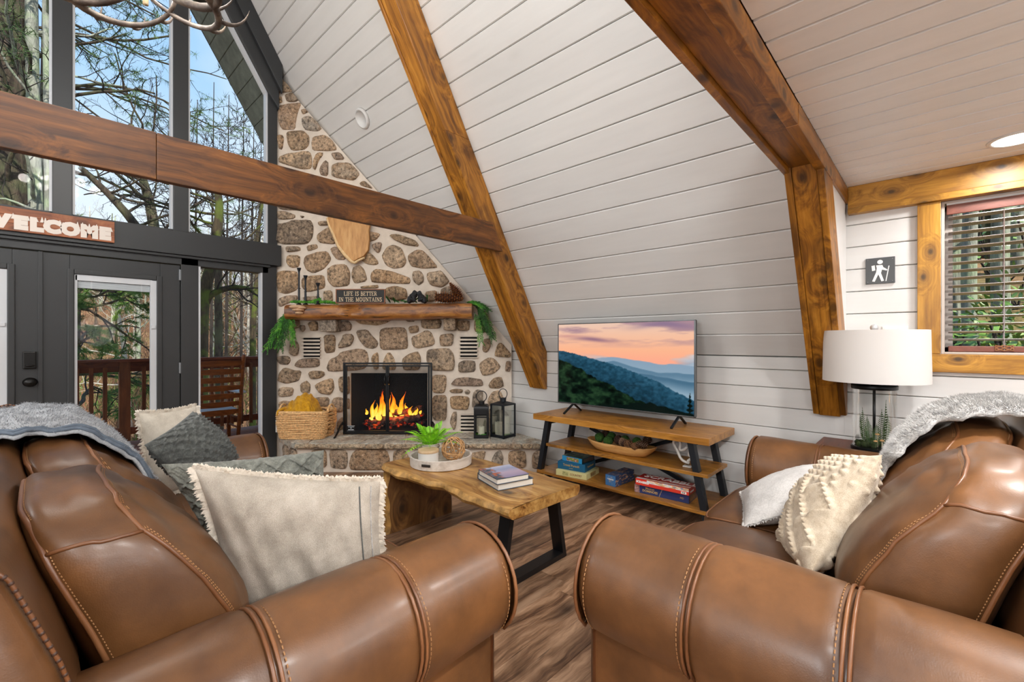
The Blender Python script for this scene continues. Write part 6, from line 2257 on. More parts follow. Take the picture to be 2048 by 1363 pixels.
for (px, py, r) in ((1755, 868, .013), (1751, 882, .011), (1764, 881, .012), (1749, 893, .008)):
    p = onx(px, py, LX - .05)
    m_ = MB().lathe([(0.0, .006), (r * .6, .004), (r, -.002), (r * .9, -.004), (0.002, -.003)], p, 16).build('mushroom_cap', M_mush, lp, smooth=True)
    MB().tube([p, p - UP * .02 + Vector((.004, 0, 0)), (p.x + .004, p.y, ez + .03)], .0028, 7).build('mushroom_stem', M_mstem, m_, smooth=True)
# ---------------------------------------------------------------- pillows, throws
def fabric(name, cols, scale=60, rough=0.95, bump=0.4, bs=300, fine=(1, 1, 1)):
    g = G(name)
    v = g.co()
    n = g.noise(v, scale, 4, .6)
    st = g.n('Mapping', None, Vector=v, Scale=fine).outputs[0]
    n2 = g.noise(st, bs, 3, .6)
    c = g.ramp(g.math('ADD', g.math('MULTIPLY', n, .6), g.math('MULTIPLY', n2, .4)), [(0.3, cols[0]), (0.5, cols[1]), (0.7, cols[2])])
    g.bsdf(Base_Color=c, Roughness=rough, Normal=g.bump(n2, bump, 0.003), Sheen_Weight=0.15)
    return g.mat


M_linen = fabric('oat_linen', ('#8d8478', '#aea598', '#c9c1b5'), 14, bump=.5, bs=420)
M_creamf = fabric('cream_linen', ('#a79d8e', '#c8bfb0', '#dcd5c8'), 14, bump=.5, bs=420)
M_fringe = plain('cream_fringe', '#ddd4c6', 0.95, var=.12, vscale=120)
M_knit = fabric('grey_knit', ('#50524c', '#74766e', '#97998f'), 40, bump=.5, bs=240)
M_knitd = fabric('dark_grey_knit', ('#3a3b39', '#565855', '#777974'), 40, bump=.5, bs=240)
M_furg = fabric('grey_plush', ('#7b7b7c', '#a9a8a6', '#d3d1ce'), 20, bump=.6, bs=160)
M_furw = fabric('pale_plush', ('#a5a3a1', '#c9c6c3', '#e2e0dd'), 9, bump=.6, bs=160)
M_throw = fabric('grey_woven_throw', ('#6c6f73', '#8f9296', '#b3b5b7'), 12, bump=.6, bs=200)
M_throwe = plain('throw_edge_stripe', '#59636f', 0.95, var=.25, vscale=40, bump=.5, bscale=150)
M_macra = fabric('cream_macrame', ('#b39f85', '#d2c2aa', '#e6dac6'), 40, bump=.5, bs=300)
M_mustard = fabric('mustard_knit', ('#8f6005', '#c08a0c', '#dba820'), 40, bump=.6, bs=220)


def pillow(name, label, c4, thick, mat, disp=None, N=40, group=None, pinch=0.06, back=None):
    """cushion through its four corner points TL, TR, BR, BL; disp(u, v, s) lifts the front (s=1) or the back"""
    TL_, TR__, BR, BL = [Vector(c) for c in c4]
    cen = (TL_ + TR__ + BR + BL) / 4
    nrm = ((TR__ - TL_) + (BR - BL)).cross((TL_ - BL) + (TR__ - BR)).normalized()
    root = thing(name, label, 'pillow', (cen.x, cen.y, min(c.z for c in (TL_, TR__, BR, BL))), group)
    mb = MB()

    def base(u, v):
        # u, v in -1..1 ; edges drawn in a little between the corners
        uu = u * (1 - pinch * (1 - v * v) * abs(u) ** 2)
        vv = v * (1 - pinch * (1 - u * u) * abs(v) ** 2)
        a = TL_.lerp(TR__, (uu + 1) / 2)
        b = BL.lerp(BR, (uu + 1) / 2)
        return b.lerp(a, (vv + 1) / 2)

    def pt(u, v, s):
        h = (max(0, 1 - abs(u) ** 2.6) ** 0.62) * (max(0, 1 - abs(v) ** 2.6) ** 0.62)
        h *= 1 + 0.10 * n3((u * 2.1, v * 2.1, cen.x * 7 + s))
        p = base(u, v) + nrm * (s * thick * h)
        if disp:
            p = p + nrm * (s * disp(u, v, s) * min(1, h * 3))
        return p
    k = lambda i: math.sin((i / N - 0.5) * PI * 0.98) / math.sin(.49 * PI)
    for s in (1, -1):
        mb.grid(lambda i, j: pt(k(i), k(j), s), N, N)
    o = mb.build('cover', mat, root, fix=True, weld=0.0006, smooth=True)
    return root, base, pt, nrm, o


def fringe(root, base, nrm, L, n, mat, name='fringe', seed=1, w=0.004):
    """frayed edge: short threads all round the seam"""
    R = random.Random(seed)
    mb = MB()
    cen = base(0, 0)
    for e in range(4):
        for k in range(n):
            for q in range(3):
                t = -1 + 2 * (k + R.random()) / n
                u, v = ((t, 1), (1, t), (t, -1), (-1, t))[e]
                p = base(u, v)
                d = (p - cen).normalized()
                eo = ((base(u, v) - base(u * (0.9 if e % 2 else 1), v * (1 if e % 2 else 0.9)))).normalized()
                d = (eo + nrm * R.uniform(-.8, .8) + Vector((R.uniform(-.4, .4), R.uniform(-.4, .4), R.uniform(-.4, .4)))).normalized()
                s = d.cross(nrm)
                if s.length < 1e-3:
                    s = Vector((1, 0, 0))
                s = s.normalized() * w
                l = L * R.uniform(.6, 1.1)
                m = p + d * l * .6
                e2 = p + d * l + UP * -l * .15
                b = len(mb.v)
                mb.v += [tuple(p - s - eo * .004), tuple(p + s - eo * .004), tuple(m + s * .9), tuple(m - s * .9), tuple(e2)]
                mb.f += [(b, b + 1, b + 2, b + 3), (b + 3, b + 2, b + 4)]
                mb.m += [0, 0]
    mb.build(name, mat, root, kind='stuff')


def knit(a=0.015, f=6.0):
    def d(u, v, s):
        p, q = (u + v) * f, (u - v) * f
        r1 = abs(((p) % 2) - 1); r2 = abs(((q) % 2) - 1)
        ridge = max(math.exp(-(r1 / .16) ** 2), math.exp(-(r2 / .16) ** 2))
        tw = 0.35 * math.sin((u * 61 if r1 < r2 else v * 61)) * ridge
        st = 0.16 * math.sin(u * 84) * math.sin(v * 70 + (1 if int(u * 84 / PI) % 2 else 0))
        return a * (ridge + tw + st * (1 - ridge))
    return d


# pillows on the long sofa
c4 = [ony(388, 936, 1.47), ony(762, 962, 1.235), ony(772, 1165, 1.235), ony(470, 1235, 1.40)]
c4[2].z = 0.475; c4[3].z = 0.470
r1, b1_, p1_, n1_, _ = pillow('throw_pillow', 'oatmeal linen pillow with frayed cream edges leaning by the near sofa arm', c4, 0.075, M_linen, lambda u, v, s: 0.004 * math.sin(u * 9 + v * 3) * (v < 0) + .003 * math.sin(u * 23 + v * 5), N=44)
fringe(r1, b1_, n1_, .021, 120, M_fringe, seed=2)
s_ = 1 if (p1_(0, 0, 1) - Vector((0, 0, EYE))).length < (p1_(0, 0, -1) - Vector((0, 0, EYE))).length else -1
MB().tube([p1_(0.74, -.93 + 1.86 * k / 24, s_) + n1_ * s_ * .001 for k in range(25)], 0.0022, 5).build('dark_pin_stripe', M_knitd, r1)
MB().tube([p1_(0.88, -.93 + 1.86 * k / 24, s_) + n1_ * s_ * .001 for k in range(25)], 0.0016, 5).build('dark_pin_stripe', M_furg, r1)
c4 = [ony(322, 928, 1.86), ony(648, 900, 1.70), ony(668, 985, 1.70), ony(440, 1060, 1.84)]
c4[2].z = 0.46; c4[3].z = 0.46
pillow('throw_pillow', 'grey cable knit pillow just behind the oatmeal linen pillow', c4, 0.085, M_knit, knit(), N=150)
c4 = [ony(288, 890, 2.28), ony(386, 822, 2.50), ony(480, 915, 2.36), ony(390, 985, 2.22)]
c4[3].z = max(c4[3].z, 0.47)
pillow('throw_pillow', 'dark grey cable knit pillow tipped on its corner near the far sofa arm', c4, 0.085, M_knitd, knit(), N=130)
c4 = [ony(276, 826, 2.74), ony(392, 812, 2.86), ony(410, 900, 2.84), ony(300, 940, 2.72)]
c4[2].z = 0.50; c4[3].z = 0.48
r4, b4_, p4_, n4_, _ = pillow('throw_pillow', 'cream pillow with frayed edges farthest along the sofa, behind the dark knit pillow', c4, 0.07, M_creamf, None, N=30)
fringe(r4, b4_, n4_, .024, 70, M_fringe, seed=4)


# macrame pillow on the loveseat
def macra(u, v, s):
    if s < 0:
        return 0
    d = 0
    if v > 0.30:              # rows of bobbles
        d = 0.012 * max(0, math.sin(u * 24 + (1.5 if int((v + 1) * 8.6) % 2 else 0))) * max(0, math.sin((v + 1) * 8.6 * PI) ** 2) ** .7
    elif u > -0.95:
        r1 = abs((((u * .9 + v) * 3.4) % 2) - 1); r2 = abs((((u * .9 - v) * 3.4) % 2) - 1)
        rid = max(math.exp(-(r1 / .15) ** 2), math.exp(-(r2 / .15) ** 2))
        d = 0.019 * rid * (.7 + .3 * math.sin(u * 60 + v * 40))
    return d


A, B, Cc, Dd = onz(1690, 905, .80), onz(1765, 925, .86), onz(1700, 1130, .48), onz(1575, 1085, .46)
c4 = [onz(1648, 925, 0.745), onz(1765, 912, 0.84), onz(1712, 1105, 0.50), onz(1568, 1092, 0.46)]
r5, b5_, p5_, n5_, _ = pillow('throw_pillow', 'cream macrame pillow with knotted diamonds on the loveseat', [Vector(c) for c in c4], 0.085, M_macra, None, N=20)
for o in list(r5.children):
    bpy.data.objects.remove(o)
bpy.data.objects.remove(r5)
# square pillow leaning back against the loveseat's cushions; its face looks toward the fireplace wall and up
Mc = Vector((1.93, 0.285, 0.655))
xd = Vector((0.90, 0.36, -0.22)).normalized()
yd0 = Vector((0.10, -0.46, 0.88)).normalized()
yd = (yd0 - xd * yd0.dot(xd)).normalized()
hs = 0.225
c4 = [Mc - xd * hs + yd * hs, Mc + xd * hs + yd * hs, Mc + xd * hs - yd * hs, Mc - xd * hs - yd * hs]
PILL_M = pillow('throw_pillow', 'cream macrame pillow with knotted diamonds on the loveseat', c4, 0.085, M_macra, lambda u, v, s: macra(u, v, 1), N=150)
Mc = Vector((2.33, 0.48, 0.565))
xd = Vector((0.93, 0.30, 0.05)).normalized()
yd0 = Vector((0.05, -0.86, 0.42)).normalized()
yd = (yd0 - xd * yd0.dot(xd)).normalized()
hs = 0.21
c4 = [Mc - xd * hs + yd * hs, Mc + xd * hs + yd * hs, Mc + xd * hs - yd * hs, Mc - xd * hs - yd * hs]
r6, b6_, p6_, n6_, _ = pillow('throw_pillow', 'pale grey plush pillow lying behind the macrame pillow on the loveseat', c4, 0.075, M_furw, lambda u, v, s: .004 * n3((u * 9, v * 9, s)), N=40)
fringe(r6, b6_, n6_, .012, 90, M_furw, seed=9)


# ---------------------------------------------------------------- throws over the sofa backs
def drape(name, label, T, path, x0, x1, thick, mat, wob=0.01, NX=60, sub=6, jag=0.02, seed=0, parent_cat='blanket'):
    """cloth laid over a path of (Y, Z) points, from x0 to x1 along the sofa"""
    P = [Vector((a, b, 0)) for a, b in path]
    Q = []
    for i in range(len(P) - 1):
        for k in range(sub):
            Q.append(P[i].lerp(P[i + 1], k / sub))
    Q.append(P[-1])
    for _ in range(3):
        Q = [Q[0]] + [(Q[i - 1] + Q[i] * 2 + Q[i + 1]) / 4 for i in range(1, len(Q) - 1)] + [Q[-1]]
    nQ = len(Q)
    root = thing(name, label, parent_cat, T(((x0 + x1) / 2, Q[nQ // 2].x, Q[nQ // 2].y)))

    def pt(i, j, off):
        u = i / NX
        q = Q[j]
        a = Q[max(0, j - 1)]; b = Q[min(nQ - 1, j + 1)]
        t = (b - a).normalized()
        nn_ = Vector((-t.y, t.x, 0))
        if nn_.y < 0 and j > nQ * .2:
            nn_ = -nn_ if abs(nn_.y) > .3 else nn_
        w = wob * (n3((u * 4 + seed, j * .23, seed)) + .6 * n3((u * 11, j * .5, seed + 3)))
        x = x0 + (x1 - x0) * u + jag * n3((j * .21, seed, u * 2)) * (1 if u < .3 else .3)
        e = min(1.0, min(u, 1 - u) * 26)
        o = off * (0.35 + .65 * math.sqrt(e))
        p = q + nn_ * (w + o)
        return T((x, p.x, p.y))
    mb = MB()
    mb.grid(lambda i, j: pt(i, j, thick), NX, nQ - 1)
    mb.grid(lambda i, j: pt(NX - i, j, 0.001), NX, nQ - 1)
    n1 = (NX + 1) * nQ
    W_ = nQ
    for j in range(nQ - 1):
        mb.f.append((j, j + 1, n1 + NX * W_ + j + 1, n1 + NX * W_ + j)); mb.m.append(0)
        mb.f.append((NX * W_ + j, n1 + j, n1 + j + 1, NX * W_ + j + 1)); mb.m.append(0)
    for i in range(NX):
        for jj in (0, nQ - 1):
            mb.f.append((i * W_ + jj, (i + 1) * W_ + jj, n1 + (NX - i - 1) * W_ + jj, n1 + (NX - i) * W_ + jj)); mb.m.append(0)
    o = mb.build('cloth', mat, root, fix=True, smooth=True)
    return root, pt, nQ, o


def fuzz(root, pt, NX, nQ, off, n, L, mat, seed=0, w=0.0016, lay=(0, 0, -1)):
    R = random.Random(seed)
    mb = MB()
    for _ in range(n):
        i = R.random() * (NX - 1); j = R.random() * (nQ - 2)
        i0, j0 = int(i), int(j)
        a = pt(i0, j0, off); b = pt(i0 + 1, j0, off); c = pt(i0, j0 + 1, off)
        p = a + (b - a) * (i - i0) + (c - a) * (j - j0)
        nn_ = (b - a).cross(c - a)
        if nn_.length < 1e-9:
            continue
        nn_.normalize()
        if nn_.z < 0:
            nn_ = -nn_
        d = (nn_ + Vector((R.uniform(-.8, .8), R.uniform(-.8, .8), R.uniform(-.5, .3)))).normalized()
        s = d.orthogonal().normalized() * w
        b_ = len(mb.v)
        l = L * R.uniform(.5, 1.1)
        mb.v += [tuple(p - s - nn_ * .002), tuple(p + s - nn_ * .002), tuple(p + d * l)]
        mb.f.append((b_, b_ + 1, b_ + 2)); mb.m.append(0)
    mb.build('pile', mat, root, kind='stuff')


path = [(-0.185, .45), (-0.178, .70), (-0.165, .875), (-0.115, .945), (-0.05, .958), (0.02, .956), (0.10, .95), (0.18, .895), (.26, .80), (.31, .69)]
rb, ptb, nqb, ob = drape('throw_blanket', 'grey woven throw laid over the far end of the sofa back', TL, path, 1.10, 1.95, .022, M_throw, wob=.012, jag=.05, seed=3)
fuzz(rb, ptb, 60, nqb, .022, 5000, .012, M_throw, 5)
for k, dx in enumerate((0.6, 1.7)):
    MB().tube([ptb(dx, j, .0225) + UP * .001 for j in range(4, nqb - 1)], .006, 6).build('edge_stripe', M_throwe, rb, smooth=True)
path = [(-0.185, .40), (-0.178, .70), (-0.165, .90), (-0.115, .985), (-0.05, 1.0), (0.02, .995), (0.10, .985), (0.18, .94), (.26, .85), (.31, .76), (.34, .66)]
rb2, ptb2, nqb2, ob2 = drape('throw_blanket', 'pale grey plush throw folded over the back of the loveseat', TR_, path, 1.12, 1.66, .030, M_furg, wob=.014, jag=.05, seed=8)
fuzz(rb2, ptb2, 60, nqb2, .030, 26000, .016, M_furg, 6, w=.0013)
fuzz(rb2, ptb2, 60, nqb2, .030, 9000, .018, M_furw, 16, w=.0013)
# ---------------------------------------------------------------- signs
M_signw = wood('warm_sign_wood', [(0.3, '#6d3a22'), (0.5, '#9a5a36'), (0.75, '#b87448')], 'x', knots=0.5, rough=0.45, blotch=0.15)
M_signt = plain('pale_sign_letters', '#e3d9cf', 0.6)
wsn = thing('welcome_sign', 'wooden plank sign with pale tree topped WELCOME letters above the doors', 'sign', (0.12, 5.01, 2.16))
sx0, sx1, sz0, sz1 = -0.285, 0.470, 2.070, 2.245
for k in range(3):
    bbox_part('sign_plank', (sx0, 5.005, sz0 + (sz1 - sz0) * k / 3 + .0005), (sx1, 5.027, sz0 + (sz1 - sz0) * (k + 1) / 3 - .0005), M_signw, wsn, 0.0015)
Msg = lambda x, z: frame_M((x, 5.0035, z), (1, 0, 0), (0, 0, 1))
LX_ = {'W': (-.185, .155), 'E': (-.061, .10), 'L': (.020, .09), 'C': (.106, .12), 'O': (.206, .12), 'M': (.317, .135), 'E2': (.410, .10)}
R = random.Random(3)
for ch_, (lx, lw) in LX_.items():
    text_part('letter', ch_[0], .125, Msg(lx, 2.133), M_signt, wsn, 1.0, bold=0.012, extrude=.001)
    mb = MB()
    for q in range(3):
        tx = lx - lw * .32 + lw * .32 * q + R.uniform(-.006, .006)
        hh = R.uniform(.022, .042)
        zb_ = 2.160
        pl2 = []
        for m_ in range(4):
            w_ = .014 * (1 - m_ * .23)
            z_ = zb_ + hh * m_ / 4
            pl2 += [(w_, z_), (w_ * .45, z_ + hh / 4.2)]
        pl2.append((0, zb_ + hh * 1.12))
        full = [(tx + a, 5.0028, b) for a, b in pl2] + [(tx - a, 5.0028, b) for a, b in reversed(pl2[:-1])]
        mb.add(full, [tuple(range(len(full)))])
    mb.build('fir_tree_cutouts', M_signt, wsn, kind='stuff')

# mantel sign, serif lettering drawn stroke by stroke
msn = thing('mantel_sign', 'framed black sign reading LIFE IS BETTER IN THE MOUNTAINS on the mantel', 'sign', ont(720, 606, 4.56))
TMS = 4.565
c0 = ont(671, 606, TMS); c1 = ont(770, 606, TMS); ctp = ont(671, 577, TMS)
w_, h_ = (c1 - c0).length, ctp.z - c0.z
zb0 = mZ(606.5)
M_sf = plain('walnut_sign_frame', '#8a4f26', 0.5, var=.15, vscale=40)
M_sb = plain('black_sign_board', '#15120f', 0.6)
M_sl = plain('cream_letters', '#e0c9a6', 0.6)
Ms = frame_M(Vector((c0.x, c0.y, zb0)), RV, DV)
MB().box((0.004, 0.004, .004), (w_ - .004, .012, h_ - .004), Ms).build('board', M_sb, msn)
for lo, hi in (((0, 0, 0), (w_, .018, .009)), ((0, 0, h_ - .009), (w_, .018, h_)), ((0, 0, .009), (.009, .018, h_ - .009)), ((w_ - .009, 0, .009), (w_, .018, h_ - .009))):
    MB().box(lo, hi, Ms).build('frame', M_sf, msn, fix=True, bevel=0.0015)
# glyph strokes: (x0, y0, x1, y1, heavy) in a unit box; S O U as polylines
GL = {
    'L': (.62, [[(.12, 0), (.12, 1), 1], [(.12, .0), (.6, .0), 0], [(.6, 0), (.6, .22), 0], [(0, 1), (.26, 1), 0]]),
    'I': (.36, [[(.18, 0), (.18, 1), 1], [(.03, 0), (.33, 0), 0], [(.03, 1), (.33, 1), 0]]),
    'F': (.58, [[(.12, 0), (.12, 1), 1], [(.0, 1), (.54, 1), 0], [(.54, 1), (.54, .8), 0], [(.12, .52), (.42, .52), 0], [(0, 0), (.26, 0), 0]]),
    'E': (.62, [[(.12, 0), (.12, 1), 1], [(.0, 1), (.55, 1), 0], [(.55, 1), (.55, .8), 0], [(.12, .52), (.42, .52), 0], [(0, 0), (.58, 0), 0], [(.58, 0), (.58, .2), 0]]),
    'S': (.56, [[(.48, .82), (.40, .98), (.22, 1.0), (.08, .84), (.12, .62), (.40, .42), (.48, .22), (.36, .02), (.16, 0), (.05, .18), 1]]),
    'B': (.64, [[(.12, 0), (.12, 1), 1], [(0, 1), (.36, 1), (.50, .88), (.48, .64), (.34, .53), (.12, .53), 0], [(.34, .53), (.56, .42), (.58, .14), (.42, 0), (0, 0), 1]]),
    'T': (.66, [[(.33, 0), (.33, 1), 1], [(.02, 1), (.64, 1), 0], [(.02, 1), (.02, .78), 0], [(.64, 1), (.64, .78), 0], [(.18, 0), (.48, 0), 0]]),
    'R': (.68, [[(.12, 0), (.12, 1), 1], [(0, 1), (.38, 1), (.52, .86), (.50, .62), (.36, .50), (.12, .50), 0], [(.34, .50), (.62, 0), 1], [(0, 0), (.26, 0), 0]]),
    'N': (.76, [[(.12, 0), (.12, 1), 0], [(.12, 1), (.64, 0), 1], [(.64, 0), (.64, 1), 0], [(0, 1), (.16, 1), 0], [(.0, 0), (.24, 0), 0], [(.52, 1), (.76, 1), 0]]),
    'H': (.78, [[(.14, 0), (.14, 1), 1], [(.64, 0), (.64, 1), 1], [(.14, .52), (.64, .52), 0], [(.0, 0), (.28, 0), 0], [(.0, 1), (.28, 1), 0], [(.50, 0), (.78, 0), 0], [(.50, 1), (.78, 1), 0]]),
    'M': (.92, [[(.13, 0), (.13, 1), 0], [(.13, 1), (.45, 0.05), 1], [(.45, .05), (.77, 1), 0], [(.77, 1), (.77, 0), 1], [(.0, 0), (.26, 0), 0], [(0, 1), (.16, 1), 0], [(.76, 1), (.92, 1), 0], [(.63, 0), (.92, 0), 0]]),
    'O': (.76, [[(.38, 1), (.16, .88), (.08, .5), (.16, .12), (.38, 0), (.60, .12), (.68, .5), (.60, .88), (.38, 1), 1]]),
    'U': (.76, [[(.14, 1), (.14, .25), (.24, .04), (.40, 0), (.56, .06), (.62, .25), (.62, 1), 1], [(0, 1), (.28, 1), 0], [(.50, 1), (.76, 1), 0]]),
    'A': (.76, [[(.08, 0), (.38, 1), 0], [(.38, 1), (.68, 0), 1], [(.2, .34), (.56, .34), 0], [(-.02, 0), (.2, 0), 0], [(.56, 0), (.8, 0), 0]]),
    ' ': (.34, []),
}


def serif_line(txt, width, h, xc, yc, M, mat, parent):
    tot = sum(GL[c][0] + .12 for c in txt) - .12
    k = width / tot
    x = xc - width / 2
    for c in txt:
        wd, strokes = GL[c]
        if strokes:
            mb = MB()
            for st in strokes:
                pts, hv = st[:-1], st[-1]
                t = h * (0.13 if hv else 0.075)
                for a, b in zip(pts[:-1], pts[1:]):
                    A = Vector((x + a[0] * k, -.0008, yc - h / 2 + a[1] * h)); B = Vector((x + b[0] * k, -.0008, yc - h / 2 + b[1] * h))
                    d = (B - A)
                    if d.length < 1e-6:
                        continue
                    d.normalize()
                    s = Vector((-d.z, 0, d.x)) * t / 2
                    A -= d * t * .3; B += d * t * .3
                    q = [M @ p for p in (A - s, B - s, B + s, A + s)]
                    mb.add(q, [(0, 1, 2, 3)])
            mb.build('letter', mat, parent)
        x += (wd + .12) * k


Mb = Ms @ Matrix.Translation((0, .004, 0))
serif_line('LIFE IS BETTER', w_ * .665, h_ * .27, w_ * .50, h_ * .68, Mb, M_sl, msn)
serif_line('IN THE MOUNTAINS', w_ * .87, h_ * .27, w_ * .50, h_ * .28, Mb, M_sl, msn)

# hiker sign
ha = onx(1731, 518, 3.525); hb = onx(1790, 565, 3.525)
hs_ = thing('hiker_sign', 'small dark grey plaque with a white hiker symbol on the boarded wall', 'sign', (3.53, (ha.y + hb.y) / 2, hb.z))
zt_h, zb_h = ha.z, hb.z
M_grey = plain('slate_grey_metal', '#4a4d4f', 0.5, bump=.08, bscale=80)
bbox_part('plate', (3.528, hb.y, zb_h), (3.538, ha.y, zt_h), M_grey, hs_, 0.002)
cy_, cz_ = (ha.y + hb.y) / 2, (zt_h + zb_h) / 2
sw = (zt_h - zb_h)
HM = Matrix(((0, 0, -1, 3.5272), (-1, 0, 0, cy_), (0, 1, 0, cz_), (0, 0, 0, 1)))
mb = MB()
cir = [(0.0 + .085 * math.cos(a), .33 + .085 * math.sin(a)) for a in [k * PI / 8 for k in range(16)]]
shapes = [cir, [(-.12, .21), (.07, .21), (.10, .12), (.22, .02), (.20, -.02), (.06, .03), (.03, -.10), (.12, -.40), (.04, -.42), (-.05, -.14), (-.16, -.42), (-.24, -.40), (-.12, -.06), (-.10, .10)], [(-.26, .20), (-.16, .22), (-.14, .02), (-.24, .0)], [(.25, .16), (.28, .16), (.19, -.42), (.16, -.42)]]
for shp in shapes:
    mb.add([HM @ Vector((a * sw, b * sw, 0)) for a, b in shp], [tuple(range(len(shp)))])
mb.build('hiker_symbol', plain('white_symbol', '#e8e8e6', 0.5), hs_)
for sy in (-1, 1):
    for sz in (-1, 1):
        MB().ball((3.527, cy_ + sy * (ha.y - hb.y) * .42, cz_ + sz * sw * .42), .003, 8, 5).build('screw', M_hinge, hs_)

# ---------------------------------------------------------------- things on the mantel
mtop = lambda px: mZ(608 - 3.5 * (px - 567) / 376) + .001
M_ironc = plain('dark_iron_candlestick', '#23272d', 0.4, 0.5)
for (px, ytop, ybase, nm) in ((598, 536, 602, 'tallest of the three slim iron candlesticks on the mantel'), (611, 551, 602, 'middle height iron candlestick between the other two on the mantel'), (636, 566, 603, 'shortest iron candlestick on the mantel, beside the framed sign')):
    b = ont(px, 605, 4.655); b.z = mtop(px)
    H_ = ont(px, ytop, 4.655).z - b.z
    t = thing('candlestick', nm, 'candlestick', b, 'iron candlesticks on the mantel')
    MB().lathe([(0.0, 0), (.026, 0), (.026, .004), (.016, .012), (.012, .028), (.011, .03), (.0105, H_ * .40), (.009, H_ * .43), (.016, H_ * .435), (.016, H_ * .45), (.009, H_ * .455), (.0085, H_ - .05), (.011, H_ - .036)], b, 16).build('stem', M_ironc, t, fix=True, smooth=True, sharp=40)
    MB().lathe([(.007, H_ - .04), (.017, H_ - .018), (.021, H_), (.016, H_), (.010, H_ - .018), (.0, H_ - .02)], b, 16).build('cup', M_ironc, t, fix=True, smooth=True, sharp=40)

# cedar garlands
g = G('cedar_green')
v = g.co()
g.bsdf(Base_Color=g.ramp(g.noise(v, 26, 3), [(0.3, '#1f5214'), (.5, '#3f8a20'), (.72, '#7fb838')]), Roughness=0.55)
M_cedar = g.mat
g = G('dark_cedar_green')
g.bsdf(Base_Color=g.ramp(g.noise(g.co(), 26, 3), [(0.3, '#12300f'), (.5, '#285a1e'), (.75, '#4f8430')]), Roughness=0.55)
M_cedard = g.mat


def cedar(parent, p0, d, L, droop, R, mat, fan=9, rad=.0032):
    """flat drooping cedar spray with side fingers"""
    d = Vector(d).normalized()
    pts = []
    p = Vector(p0)
    K = 12
    for k in range(K + 1):
        pts.append(p.copy())
        d = (d + UP * (-droop / K) + Vector((R.uniform(-.06, .06), R.uniform(-.06, .06), 0))).normalized()
        p = p + d * (L / K)
    mb = MB().tube(pts, [rad * (1 - .5 * k / K) for k in range(K + 1)], 5)
    for k in range(1, K):
        for sg in (-1, 1):
            t = (pts[k + 1] - pts[k - 1]).normalized()
            s = t.cross(DV)
            if s.length < .2:
                s = t.cross(UP)
            s = s.normalized() * sg + DV * R.uniform(-.5, .2)
            l = L * .22 * R.uniform(.6, 1.1)
            q = [pts[k]]
            dd_ = (t * .9 + s * .75).normalized()
            for m_ in range(4):
                dd_ = (dd_ + t * .18 + UP * -.05).normalized()
                q.append(q[-1] + dd_ * l / 4)
            mb.tube(q, [rad * .9, rad, rad * .95, rad * .8, rad * .35], 4)
            for m_ in (1, 2, 3):
                for s2 in (-1, 1):
                    e = q[m_] + (dd_ + s * s2 * .5 + UP * R.uniform(-.2, .2)).normalized() * l * .28
                    mb.tube([q[m_], e], [rad * .8, rad * .35], 4)
    return mb.build('spray', mat, parent, smooth=True)


R = random.Random(21)
gl1 = thing('cedar_garland', 'cedar greenery lying on the mantel under the candlesticks', 'greenery', ont(620, 604, 4.62), 'cedar greenery of the mantel')
for k in range(11):
    px = 578 + k * 9
    p = ont(px, 604, 4.60 + R.random() * .06); p.z = mtop(px) + .012 + R.random() * .018
    cedar(gl1, p, RV * R.uniform(.3, 1) * (1 if k < 9 else -1) + DV * R.uniform(-.35, .25) + UP * .12, .13, .25, R, M_cedar)
gl2 = thing('cedar_garland', 'bright cedar sprays hanging off the mantel end nearest the glass wall', 'greenery', ont(572, 640, 4.62), 'cedar greenery of the mantel')
for k in range(12):
    p = ont(570 + R.random() * 14, 622 + R.random() * 16, 4.60 + R.random() * .05)
    cedar(gl2, p, RV * R.uniform(-.55, .35) - UP * .7 + DV * R.uniform(-.3, .1), R.uniform(.24, .44), .9, R, M_cedar if k % 3 else M_cedard)
gl3 = thing('cedar_garland', 'darker cedar sprays hanging off the mantel end under the cones', 'greenery', ont(955, 630, 4.62), 'cedar greenery of the mantel')
for k in range(11):
    p = ont(928 + R.random() * 16 if k < 4 else 948 + R.random() * 10, 601 if k < 4 else 612 + R.random() * 14, 4.62 + R.random() * .08)
    if k < 4:
        p.z = mtop(940) + .014
    cedar(gl3, p, RV * R.uniform(.3, .9) - UP * (.0 if k < 4 else .7) - DV * R.uniform(0, .35), R.uniform(.2, .38) * (.7 if k < 4 else 1), .9, R, M_cedard if k % 3 else M_cedar)
gl4 = thing('cedar_garland', 'low dark greenery between the framed sign and the bear figures', 'greenery', ont(795, 603, 4.64), 'cedar greenery of the mantel')
for k in range(10):
    px = 772 + k * 9
    p = ont(px, 604, 4.66 + R.random() * .05); p.z = mtop(px) + .012
    cedar(gl4, p, RV * R.uniform(-1, 1) + UP * .5 + DV * R.uniform(-.4, .2), .08, .5, R, M_cedard)

# two black bears hugging
g = G('black_bear_resin')
n = g.noise(g.co(), 70, 4, .7)
g.bsdf(Base_Color=g.ramp(n, [(.3, '#08090b'), (.7, '#23262c')]), Roughness=0.42, Normal=g.bump(n, .8, .01))
M_bear = g.mat
M_muz = plain('tan_muzzle', '#9c5a34', 0.6)
br = thing('bear_figures', 'pair of black bears embracing, a resin figurine on the mantel', 'figurine', ont(834, 605, 4.62))
B0 = ont(834, 605, 4.62); B0.z = mtop(834)
px1 = 4.62 / FOC


